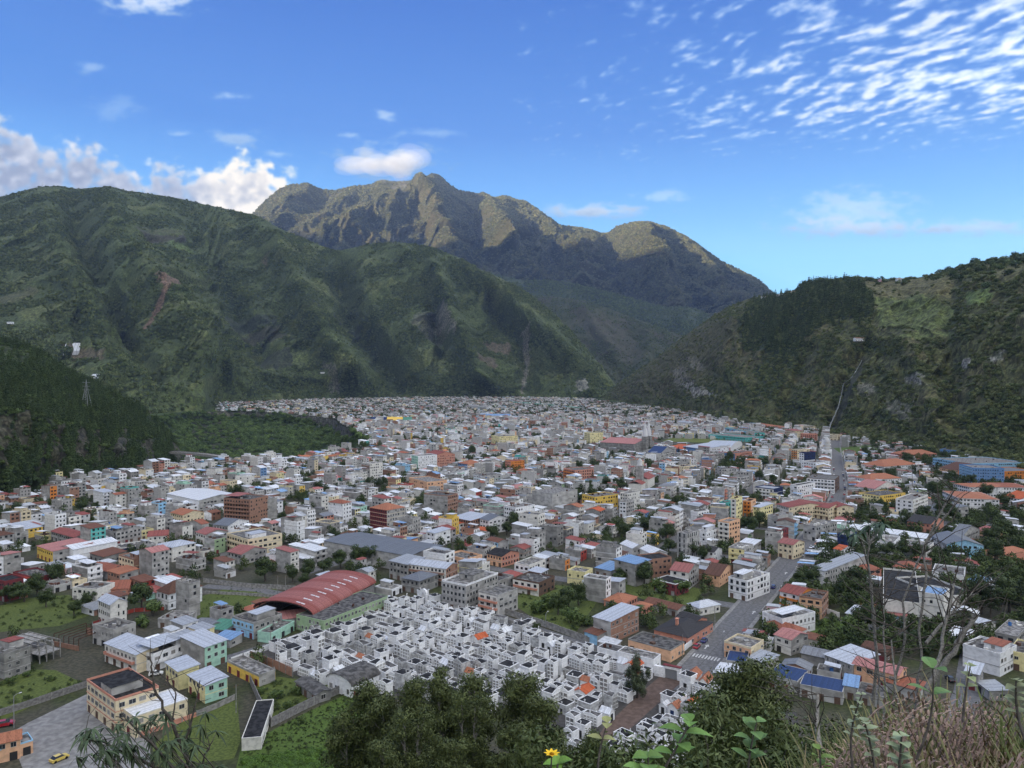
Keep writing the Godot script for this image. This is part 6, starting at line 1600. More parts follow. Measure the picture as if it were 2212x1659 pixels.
	tag(wfo, "thin white waterfall dropping down the steep hill to the town", "waterfall")
	# white plastic greenhouses on the green hill
	for q in [[137, 762, 172, 744, 2300.0, "white plastic greenhouse on the slope above the wooded bluff"], [192, 820, 214, 812, 2200.0, "small white sheet roof above the wooded bluff"]]:
		var lift := Vector3(0, 5, 0)
		var ga := hill_at("green_hill", q[0], q[1]) + lift; var gb2 := hill_at("green_hill", q[2], q[1]) + lift; var gc := hill_at("green_hill", q[0] + 6, q[3]) + lift
		var go := thing("greenhouse", q[5], "greenhouse", Transform3D(Basis(), ga))
		var nsp := 5
		for k in nsp:
			var gm := MB.new()
			var u0 := (gb2 - ga) * k / nsp; var u1 := (gb2 - ga) * (k + 0.94) / nsp
			var up := gc - ga
			gm.quad(u0, u1, u1 + up, u0 + up); gm.quad(u0 - Vector3(0, 14, 0), u1 - Vector3(0, 14, 0), u1, u0)
			part(go, "roof_bay", gm.mesh(), M.s_whitesheet)
	# houses on the hills
	for q in [["right_hill", 1650, 645, "long low lodge on the shoulder of the steep hill", "white"], ["right_hill", 1685, 640, "white terrace house beside the long low lodge", "offwhite"], ["right_hill", 1715, 634, "glass-fronted cabin below the crest trees", "cream"], ["right_hill", 1945, 607, "white farmhouse on the crest of the steep hill", "white"], ["right_hill", 1905, 609, "small pink house on the crest of the steep hill", "pink"], ["right_hill", 1855, 735, "tiny white hut above the waterfall", "white"], ["green_hill", 698, 807, "tiny farmhouse on the spur of the green hill", "white"], ["green_hill", 22, 700, "white hut on the lower green hill", "white"], ["gorge_wall", 505, 886, "white inn on the plateau rim above the gorge", "white"], ["gorge_wall", 540, 888, "red-roofed house on the plateau rim", "offwhite"]]:
		var hp := hill_at(q[0], q[1], q[2])
		put_house({"pos": hp, "basis": frame_of(75.0 + rng.randf_range(-20, 20)), "w": 20.0, "d": 9.0, "st": 2, "sh": 3.0, "wall": q[4], "side": q[4], "roof": "gable", "rmat": "s_zinc" if rng.randf() < 0.6 else "s_tile", "seed": 5}, "hill_house", q[3], "house", "houses on the hills")
	# the cloud that clings to the summit
	for k in 40:
		var cx := 838.0 + rng.randf_range(-75, 60); var cy := 350.0 + rng.randfn() * 11.0; var cw := rng.randf_range(22, 52)
		if k > 22:
			cx = 880.0 + rng.randfn() * 24.0; cy = 392.0 + rng.randfn() * 14.0; cw = rng.randf_range(10, 26)
		var fv := FogVolume.new()
		fv.name = unique("cloud")
		fv.shape = RenderingServer.FOG_VOLUME_SHAPE_ELLIPSOID
		var dd := (8050.0 + rng.randfn() * 60.0) * SC
		fv.size = Vector3(cw, cw * rng.randf_range(0.25, 0.5), cw * 0.8) * dd / F * 2.0
		var fm := FogMaterial.new()
		fm.density = 0.0004
		fm.albedo = Color(0.97, 0.97, 0.98)
		fv.material = fm
		add_child(fv)
		fv.position = atd(cx, cy, dd)
		fv.rotation = Vector3(0, rng.randf() * 3.0, rng.randf_range(-0.2, 0.2))
		tag(fv, "pale puff of the cap cloud on the mountain summit", "cloud", "cap cloud", "stuff")
	# power pylons
	for q in [["wooded_bluff", 188, 880, 34.0, "lattice power pylon on the dark wooded bluff"], ["green_hill", 849, 527, 60.0, "lattice pylon on the crest of the middle hill"], ["middle_ridge", 1233, 648, 55.0, "lattice pylon on the spur at the valley end"], ["green_hill", 309, 418, 40.0, "tall thin mast on the left hilltop"], ["green_hill", 92, 404, 30.0, "small mast on the far left hilltop"], ["green_hill", 559, 470, 45.0, "mast on the slope below the bright cumulus"]]:
		var base := hill_at(q[0], q[1], q[2])
		var py := thing("power_pylon", q[4], "pylon", Transform3D(Basis(), base), "pylons on the hills")
		var h: float = q[3]
		var b: float = h * 0.13
		for c in [[-1, -1], [1, -1], [1, 1], [-1, 1]]:
			var lg := MB.new()
			lg.tube(PackedVector3Array([Vector3(c[0] * b, -2, c[1] * b), Vector3(c[0] * b * 0.3, h * 0.6, c[1] * b * 0.3), Vector3(0, h, 0)]), PackedFloat32Array([0.3, 0.22, 0.12]), 4)
			part(py, "leg", lg.mesh(), M.steel)
		for k in 3:
			var ar := MB.new()
			ar.tube(PackedVector3Array([Vector3(-h * 0.14, h * (0.62 + 0.13 * k), 0), Vector3(h * 0.14, h * (0.62 + 0.13 * k), 0)]), PackedFloat32Array([0.18, 0.18]), 4)
			part(py, "cross_arm", ar.mesh(), M.steel)
		for k in 6:
			var y0 := h * 0.1 * k; var y1 := y0 + h * 0.1
			var f0 := b * (1.0 - 0.7 * y0 / (h * 0.6)); var f1 := b * (1.0 - 0.7 * y1 / (h * 0.6))
			var br2 := MB.new()
			br2.tube(PackedVector3Array([Vector3(-f0, y0, f0), Vector3(f1, y1, f1)]), PackedFloat32Array([0.12, 0.12]), 4)
			br2.tube(PackedVector3Array([Vector3(f0, y0, f0), Vector3(-f1, y1, f1)]), PackedFloat32Array([0.12, 0.12]), 4)
			part(py, "brace", br2.mesh(), M.steel)
# ---------------------------------------------------------------- streets and the rest of the town
var axis_pts := PackedVector2Array()     # the avenue, one point every 5 m, from u = -200
var axis_dir := PackedVector2Array()
const U0 := -200.0
func make_axis() -> void:
	var start := Vector2(48, -197) * SC
	var p := start
	var pts := []
	for i in 760:
		var u := i * 5.0
		var a := deg_to_rad(lerpf(30.5, 23.2, smooth(286.0, 560.0, u)))
		pts.append([p, Vector2(sin(a), -cos(a))])
		p += Vector2(sin(a), -cos(a)) * 5.0
	var d0 := Vector2(sin(deg_to_rad(30.5)), -cos(deg_to_rad(30.5)))
	for i in range(40, 0, -1):
		axis_pts.append(start - d0 * 5.0 * i); axis_dir.append(d0)
	for q in pts:
		axis_pts.append(q[0]); axis_dir.append(q[1])
func uv_dir(u: float) -> Vector2:
	return axis_dir[clampi(int((u - U0) / 5.0), 0, axis_dir.size() - 1)]
func uv(u: float, v: float, h := 0.0) -> Vector3:
	var f := clampf((u - U0) / 5.0, 0.0, axis_pts.size() - 2.0)
	var i := int(f)
	var c := axis_pts[i].lerp(axis_pts[i + 1], f - i)
	var d := uv_dir(u)
	return Vector3(c.x - d.y * v, h, c.y + d.x * v)
func near_axis(p: Vector3, d: float) -> bool:
	var q := Vector2(p.x, p.z)
	for i in range(0, mini(260, axis_pts.size())):
		if axis_pts[i].distance_squared_to(q) < d * d:
			return true
	return false
func heading(u: float) -> float:
	var d := uv_dir(u)
	return rad_to_deg(atan2(d.x, -d.y))
func strip(mb: MB, u0: float, u1: float, v0: float, v1: float, h: float, step := 10.0) -> void:
	var n := maxi(1, int((u1 - u0) / step))
	for i in n:
		var a := lerpf(u0, u1, float(i) / n); var b := lerpf(u0, u1, float(i + 1) / n)
		var mid := uv((a + b) / 2, (v0 + v1) / 2)
		if u0 < 0.0 or u1 < 1171.0 or Geometry2D.is_point_in_polygon(Vector2(mid.x, mid.z), town):
			mb.quad(uv(a, v0, h), uv(a, v1, h), uv(b, v1, h), uv(b, v0, h))
func ground_poly(pts: Array, h: float) -> MB:
	var p2 := PackedVector2Array()
	for q in pts:
		var g := at(q[0], q[1])
		p2.append(Vector2(g.x, g.z))
	var tri := Geometry2D.triangulate_polygon(p2)
	var mb := MB.new()
	for i in range(0, tri.size(), 3):
		var a := p2[tri[i]]; var b := p2[tri[i + 1]]; var c := p2[tri[i + 2]]
		if (b - a).cross(c - a) > 0.0:
			var s := b
			b = c
			c = s
		mb.tri(Vector3(a.x, h, a.y), Vector3(b.x, h, b.y), Vector3(c.x, h, c.y))
	return mb
func road_line(pts: Array, half: float, h: float) -> MB:
	var mb := MB.new()
	var w: Array = pts.map(func(q): return at(q[0], q[1], h))
	var left: Array = []
	var right: Array = []
	for i in w.size():
		var d: Vector3 = (w[mini(i + 1, w.size() - 1)] - w[maxi(i - 1, 0)]).normalized()
		var s := d.cross(Vector3.UP) * half
		left.append(w[i] - s); right.append(w[i] + s)
	for i in w.size() - 1:
		mb.quad(left[i], right[i], right[i + 1], left[i + 1])
	return mb
var blocked: Array = []       # outlines in the measuring grid where no ordinary house stands
var town := PackedVector2Array()
var lots := [
	["vacant_lot", "grass_lot", [[430, 1290], [500, 1268], [590, 1266], [608, 1284], [572, 1312], [520, 1330], [425, 1336], [412, 1318]]],
	["overgrown_lot", "grass_lot", [[1102, 1302], [1150, 1262], [1270, 1268], [1290, 1300], [1262, 1340], [1240, 1372], [1160, 1340]]],
	["overgrown_lot", "grass_lot", [[-60, 1500], [60, 1445], [120, 1448], [185, 1478], [80, 1520], [-60, 1590]]],
	["lawn", "grass_lot", [[330, 1610], [400, 1555], [512, 1512], [520, 1600], [505, 1640], [330, 1659]]],
	["garden", "lawn", [[1735, 1345], [1760, 1330], [1830, 1345], [1880, 1375], [1900, 1400], [1800, 1395], [1765, 1380]]],
	["garden", "grass_lot", [[1330, 1245], [1400, 1240], [1520, 1275], [1500, 1310], [1400, 1300], [1330, 1270]]],
	["grass_lot", "grass_lot", [[2025, 1262], [2100, 1235], [2230, 1222], [2260, 1290], [2150, 1300], [2080, 1285]]],
	["lawn", "lawn", [[2070, 1180], [2110, 1172], [2136, 1190], [2140, 1208], [2084, 1205]]],
	["grassy_slope", "lawn", [[588, 1578], [660, 1540], [748, 1500], [800, 1516], [800, 1700], [500, 1700], [522, 1612]]],
	["overgrown_lot", "grass_lot", [[546, 1480], [600, 1462], [700, 1476], [740, 1490], [660, 1530], [590, 1562]]],
	["overgrown_lot", "grass_lot", [[-60, 1325], [60, 1292], [150, 1285], [205, 1325], [130, 1352], [-60, 1372]]],
	["hill_meadow", "lawn", [[1800, 968], [1880, 962], [1900, 972], [1820, 982]]]]
func is_blocked(g: Vector2) -> bool:
	for b in blocked:
		if Geometry2D.is_point_in_polygon(g, b):
			return true
	return false
func make_outline() -> void:
	for q in [[-160, 1075], [0, 1052], [130, 1033], [300, 1018], [380, 1008], [480, 1000], [560, 996], [640, 994], [700, 982], [760, 968], [806, 952], [780, 937], [752, 921], [724, 904], [600, 891], [470, 887], [465, 872], [600, 862], [760, 860], [1000, 857], [1280, 863], [1330, 872], [1440, 886], [1540, 902], [1620, 918], [1780, 932], [1840, 950], [1990, 968], [2130, 1000], [2230, 1060], [2420, 1100], [2600, 1700], [-700, 1700], [-600, 1300]]:
		var g := at(q[0], q[1])
		town.append(Vector2(g.x, g.z))
func make_streets() -> void:
	var av := MB.new()
	strip(av, -14, 1170, -5.6, 5.6, 0.05)
	struct("avenue", av.mesh(), M.asphalt)
	for s in [-1, 1]:
		var sw := MB.new()
		strip(sw, 0, 1170, minf(s * 5.6, s * 7.3), maxf(s * 5.6, s * 7.3), 0.19)
		for i in 117:
			var a := uv(i * 10.0, s * 5.6, 0.0); var b := uv(i * 10.0 + 10.0, s * 5.6, 0.0)
			var k := Vector3(0, 0.19, 0)
			if s > 0:
				sw.quad(b, a, a + k, b + k)
			else:
				sw.quad(a, b, b + k, a + k)
		struct("pavement", sw.mesh(), M.sidewalk)
	# slab joints of the concrete carriageway and painted arrows
	var jo := MB.new()
	for i in 90:
		strip(jo, i * 6.0, i * 6.0 + 0.12, -5.5, 5.5, 0.056, 1.0)
	strip(jo, 0, 540, -0.06, 0.06, 0.058)
	struct("road_joint", jo.mesh(), M.darkground)
	var ar := MB.new()
	for q in [[28.0, -3.2], [80.0, 3.1], [114.0, -3.2], [156.0, 3.1], [208.0, -3.1]]:
		strip(ar, q[0], q[0] + 3.0, q[1] - 0.25, q[1] + 0.25, 0.066, 3.0)
		ar.tri(uv(q[0] + 3.0, q[1] - 0.9, 0.066), uv(q[0] + 3.0, q[1] + 0.9, 0.066), uv(q[0] + 5.2, q[1], 0.066))
	for k in 9:
		strip(ar, 348, 352, -5.2 + k * 1.15, -4.6 + k * 1.15, 0.066, 4.0)
	for k in 9:
		strip(ar, 18, 21.5, -5.2 + k * 1.15, -4.6 + k * 1.15, 0.066, 4.0)
	struct("road_marking", ar.mesh(), M.paint_white)
	# side streets of the grid
	for i in 19:
		var v := -72.0 * (i + 1) - 2.0
		var mb := MB.new()
		strip(mb, 30.0, 3400.0, v - 4, v + 4, 0.04, 20.0)
		struct("street", mb.mesh(), M.asphalt)
	for i in 5:
		var v := 72.0 * (i + 1) + 2.0
		var mb := MB.new()
		strip(mb, 170.0, 1301.0, v - 4, v + 4, 0.04, 20.0)
		struct("street", mb.mesh(), M.asphalt)
	for i in 29:
		var u := 88.0 + i * 92.0
		var mb := MB.new()
		for k in 100:
			var v := -1500.0 + k * 20.0
			var mid := uv(u, v + 10.0)
			if Geometry2D.is_point_in_polygon(Vector2(mid.x, mid.z), town) and not is_blocked(proj(mid)):
				mb.quad(uv(u - 4, v, 0.03), uv(u - 4, v + 20.0, 0.03), uv(u + 4, v + 20.0, 0.03), uv(u + 4, v, 0.03))
		if not mb.v.is_empty():
			struct("street", mb.mesh(), M.asphalt)
	# roads near the cemetery and the paved yard
	struct("street", road_line([[430, 1440], [520, 1415], [640, 1378], [740, 1340], [850, 1304], [930, 1286], [960, 1290], [1010, 1310], [1110, 1345], [1280, 1400], [1420, 1442]], 3.6, 0.07).mesh(), M.asphalt)
	struct("street", road_line([[440, 1266], [560, 1274], [640, 1290]], 3.4, 0.075).mesh(), M.asphalt)
	struct("street", road_line([[0, 1215], [90, 1225], [150, 1232], [230, 1225], [330, 1235], [420, 1262]], 4.0, 0.075).mesh(), M.asphalt)
	struct("street", road_line([[2050, 1600], [2090, 1500], [2100, 1420], [2085, 1380], [2030, 1350], [1990, 1330]], 4.0, 0.08).mesh(), M.asphalt)
	struct("paved_yard", ground_poly([[20, 1585], [60, 1562], [187, 1500], [206, 1548], [252, 1575], [320, 1600], [330, 1659], [230, 1690], [60, 1690]], 0.06).mesh(), M.sidewalk)
	var zb := MB.new()
	for k in 7:
		var p := at(150 + k * 5.5, 1240 + k * 0.2, 0.09)
		zb.quad(p + Vector3(-0.3, 0, 1.6), p + Vector3(0.3, 0, 1.6), p + Vector3(0.9, 0, -1.6), p + Vector3(0.3, 0, -1.6))
	struct("road_marking", zb.mesh(), M.paint_white)
	for l in lots:
		struct(l[0], ground_poly(l[2], 0.055 + 0.004 * (hash(l[2]) % 5)).mesh(), M[l[1]])
		blocked.append(poly(l[2]))
	struct("pool", ground_poly([[2086, 1199], [2096, 1196], [2104, 1200], [2094, 1205]], 0.12).mesh(), M.water_pool)
	blocked.append(poly(CEMETERY))
	blocked.append(poly([[-200, 1480], [210, 1440], [420, 1470], [520, 1430], [560, 1480], [1500, 1480], [1640, 1500], [1960, 1480], [2420, 1440], [2420, 1900], [-200, 1900]]))
	blocked.append(poly([[990, 1290], [1130, 1330], [1295, 1390], [1275, 1425], [1100, 1375], [970, 1325]]))
	blocked.append(poly([[835, 1296], [890, 1258], [975, 1262], [1000, 1300], [940, 1315], [860, 1318]]))
	blocked.append(poly([[1800, 1195], [2060, 1180], [2060, 1215], [1900, 1225], [1860, 1330], [1800, 1330]]))
const CEMETERY := [[556, 1408], [640, 1380], [735, 1345], [860, 1308], [905, 1296], [1000, 1318], [1130, 1358], [1250, 1402], [1330, 1420], [1425, 1440], [1470, 1468], [1550, 1486], [1720, 1540], [1760, 1700], [1180, 1700], [1120, 1560], [850, 1510], [700, 1490], [620, 1450]]
const NUMBER := ["", "single-storey", "two-storey", "three-storey", "four-storey", "five-storey", "six-storey"]
const WALLWORD := {"grey": "bare-concrete", "grey_b": "pale-concrete", "grey_c": "dark-concrete", "white": "white", "offwhite": "off-white", "cream": "cream", "yellow": "yellow", "paleyellow": "pale-yellow", "peach": "peach", "salmon": "terracotta", "pink": "pink", "orange": "orange", "red": "red", "brick": "brick", "teal": "teal", "mint": "mint-green", "green": "green", "blue": "blue", "skyblue": "light-blue"}
const ROOFWORD := {"r_dark": "dark flat roof", "r_dark_b": "grey flat roof", "r_dark_c": "pale flat roof", "s_zinc": "zinc roof", "s_zinc_b": "grey-sheet roof", "s_whitesheet": "white-sheet roof", "s_bluesheet": "blue-sheet roof", "s_redsheet": "red-sheet roof", "s_redsheet_b": "faded-red roof", "s_pinksheet": "pinkish roof", "s_tile": "orange-tiled roof", "s_tile_b": "red-tiled roof", "s_rust": "rusty roof", "s_zinc_c": "dark-sheet roof", "s_brighttile": "vivid-orange roof", "s_browntile": "brown-tiled roof"}
func pick(r: RandomNumberGenerator, table: Array) -> String:
	var total := 0.0
	for t in table:
		total += t[1]
	var x := r.randf() * total
	for t in table:
		x -= t[1]
		if x <= 0.0:
			return t[0]
	return table[0][0]
func style(r: RandomNumberGenerator, h: Dictionary, green: float) -> void:
	h.side = pick(r, [["grey", 30], ["grey_b", 26], ["grey_c", 10], ["brick", 8], ["white", 10], ["offwhite", 9], ["cream", 4]])
	h.wall = h.side if r.randf() < 0.2 else pick(r, [["white", 30], ["offwhite", 22], ["grey_b", 20], ["cream", 12], ["paleyellow", 4], ["peach", 5], ["yellow", 2], ["salmon", 2], ["pink", 3], ["orange", 1.5], ["teal", 1], ["mint", 2], ["skyblue", 3], ["blue", 1], ["green", 2], ["red", 1], ["brick", 5]])
	h.back = h.wall if r.randf() < 0.45 else h.side
	var x := r.randf()
	if green > 0.5:
		x = minf(0.999, x * 0.8 + 0.2)
	if x < 0.62:
		h.roof = "flat"
		h.rmat = pick(r, [["r_dark", 30], ["r_dark_b", 40], ["r_dark_c", 34]])
		h.room = r.randf() < 0.66
		h.tank = pick(r, [["", 70], ["blue", 16], ["black", 14]])
		h.rebar = r.randf() < 0.22
		h.canopy = r.randf() < 0.42
		h.parcol = h.wall if r.randf() < 0.4 else h.side
	elif x < 0.87:
		h.roof = "shed" if r.randf() < 0.6 else "gable"
		h.rmat = pick(r, [["s_zinc", 40], ["s_zinc_b", 22], ["s_whitesheet", 16], ["s_zinc_c", 9], ["s_bluesheet", 8], ["s_rust", 4]])
	elif x < 0.955:
		h.roof = "gable" if r.randf() < 0.7 else "shed"
		h.rmat = pick(r, [["s_redsheet", 40], ["s_redsheet_b", 36], ["s_pinksheet", 20], ["s_rust", 10]])
	else:
		h.roof = "hip" if r.randf() < 0.5 else "gable"
		h.rmat = pick(r, [["s_tile", 30], ["s_tile_b", 40], ["s_browntile", 22], ["s_brighttile", 5]])
	h.balcony = h.st > 1 and r.randf() < 0.3
	h.lw = 0.25 if r.randf() < 0.3 else 0.0
	h.rw = 0.25 if r.randf() < 0.3 else 0.0
func make_houses() -> void:
	var r := RandomNumberGenerator.new()
	r.seed = 2024
	var all: Array = []
	for bi in range(-2, 37):
		var u0 := 88.0 + (bi - 1) * 92.0 + 4.6
		var u1 := u0 + 92.0 - 9.2
		for bj in range(-34, 8):
			var v0: float
			var v1: float
			if bj < 0:
				v1 = -7.8 if bj == -1 else -72.0 * (-bj - 1) - 2.0 - 4.4
				v0 = -72.0 * (-bj) - 2.0 + 4.4
			else:
				v0 = 7.8 if bj == 0 else 72.0 * bj + 2.0 + 4.4
				v1 = 72.0 * (bj + 1) + 2.0 - 4.4
			for row in 4:
				var u := u0
				while u < u1 - 5.0:
					var w := r.randf_range(5.2, 9.8)
					if u + w > u1:
						w = u1 - u
					var d := r.randf_range(8.5, 15.0)
					var uc := u + w / 2
					var vc: float
					var flip := row == 0
					if row == 0:
						vc = v0 + d / 2
					elif row == 1:
						vc = v1 - d / 2
					else:
						d = r.randf_range(6.0, 10.0)
						w = minf(w, r.randf_range(6.0, 10.0))
						vc = (v0 + v1) / 2 + r.randf_range(-3, 3) + (-6.0 if row == 2 else 6.0)
					u += w + (0.15 if r.randf() < 0.8 else r.randf_range(1.0, 5.0))
					var p := uv(uc, vc)
					var dist := Vector2(p.x, p.z).length()
					var g := proj(p)
					var green := smooth(36.0, 80.0, vc) * smooth(80.0, 200.0, uc)
					if g.x < -160 or g.x > 2372 or g.y > 1700 or g.y < 0:
						continue
					if not Geometry2D.is_point_in_polygon(Vector2(p.x, p.z), town) or is_blocked(g):
						continue
					if not is_free(p, maxf(w, d) * 0.42):
						continue
					var keep := 0.97 if row < 2 else 0.7
					keep *= lerpf(1.0, 0.42, green)
					if dist > 1900:
						keep *= 0.45
					if n_patch.get_noise_2d(p.x * 0.011, p.z * 0.011) > 0.2:
						keep *= 0.4
					if r.randf() > keep:
						if r.randf() < 0.85:
							tree_spots.append(p)
						continue
					var st := r.randi_range(1, 2) if row >= 2 or green > 0.5 or (bj == 0 and uc > 350.0 and uc < 620.0) else int(pick(r, [["1", 18], ["2", 38], ["3", 29], ["4", 11], ["5", 4]]))
					if dist > 1900:
						st = mini(st, 3)
					if bj == 0 and uc < 350.0:
						st = 1
					var hd := heading(uc) + r.randf_range(-2.5, 2.5)
					var h := {"pos": p, "w": w, "d": d, "st": st, "sh": r.randf_range(2.6, 2.95), "basis": frame_of(hd + (180.0 if flip else 0.0)), "seed": r.randi()}
					style(r, h, green)
					if row >= 2 and r.randf() < 0.6:
						h.roof = "shed"
						h.rmat = pick(r, [["s_zinc", 30], ["s_zinc_b", 26], ["s_rust", 10], ["s_redsheet", 10], ["s_whitesheet", 12], ["s_zinc_c", 12]])
					h.size = (w + d) * st / (dist * dist)
					all.append(h)
	all.sort_custom(func(a, b): return a.size > b.size)
	var single := mini(170, all.size())
	# say which one: its look and where it stands; look-alikes near the same mark are counted off from the left
	var by_label := {}
	for i in single:
		var h: Dictionary = all[i]
		var g := proj(h.pos)
		var best := 0
		for k in marks.size():
			if g.distance_squared_to(marks[k][1]) < g.distance_squared_to(marks[best][1]):
				best = k
		var o: Vector2 = g - marks[best][1]
		var rel := ("left of" if o.x < 0 else "right of") if absf(o.x) > absf(o.y) * 1.6 else ("behind" if o.y < 0 else "before")
		var feature := ""
		h.label = "%s %s house with %s %s %s" % [NUMBER[h.st], WALLWORD[h.wall], ROOFWORD[h.rmat], rel, marks[best][0]]
		if not by_label.has(h.label):
			by_label[h.label] = []
		by_label[h.label].append(h)
	for l in by_label:
		var same: Array = by_label[l]
		if same.size() > 1:
			same.sort_custom(func(a, b): return proj(a.pos).x < proj(b.pos).x)
			for k in same.size():
				same[k].label = nth(k + 1) + " from left: " + l
	for i in single:
		put_house(all[i], "house", all[i].label, "house", "houses and blocks of the town")
	print("houses singly ", single, " of ", all.size())
	# the rest, farther off, as one mass
	var mb := MB.new()
	for i in range(single, all.size()):
		var h: Dictionary = all[i]
		var far: bool = Vector2(h.pos.x, h.pos.z).length() > 1050.0
		if far:
			h.merge({"clutter": false, "rebar": false, "slabs": false, "balcony": false, "canopy": false, "fw": 0.75, "bw": 0.0}, true)
		var g := gen_house(h)
		var x := Transform3D(h.basis, h.pos)
		var tone := 0.85 + 0.3 * fposmod(h.seed * 0.618, 1.0)
		for p in g.parts:
			if far and p[0] == "door":
				continue
			var c: Color = C[p[1]] * tone
			mb.add(p[2], x, c)
		var dist := Vector2(h.pos.x, h.pos.z).length()
		for q in g.wins:
			var y: Transform3D = x * q[0]
			var hw: float = q[1] / 2
			mb.quad(y * Vector3(-hw, 0, 0.05), y * Vector3(hw, 0, 0.05), y * Vector3(hw, q[2], 0.05), y * Vector3(-hw, q[2], 0.05), Color(0.03, 0.033, 0.038))
	var o := part(self, "far_houses", mb.mesh(), M.far_house)
	tag(o, "dense mass of small concrete houses filling the far town", "houses", "", "stuff")
	print("far house tris ", mb.ix.size() / 3)
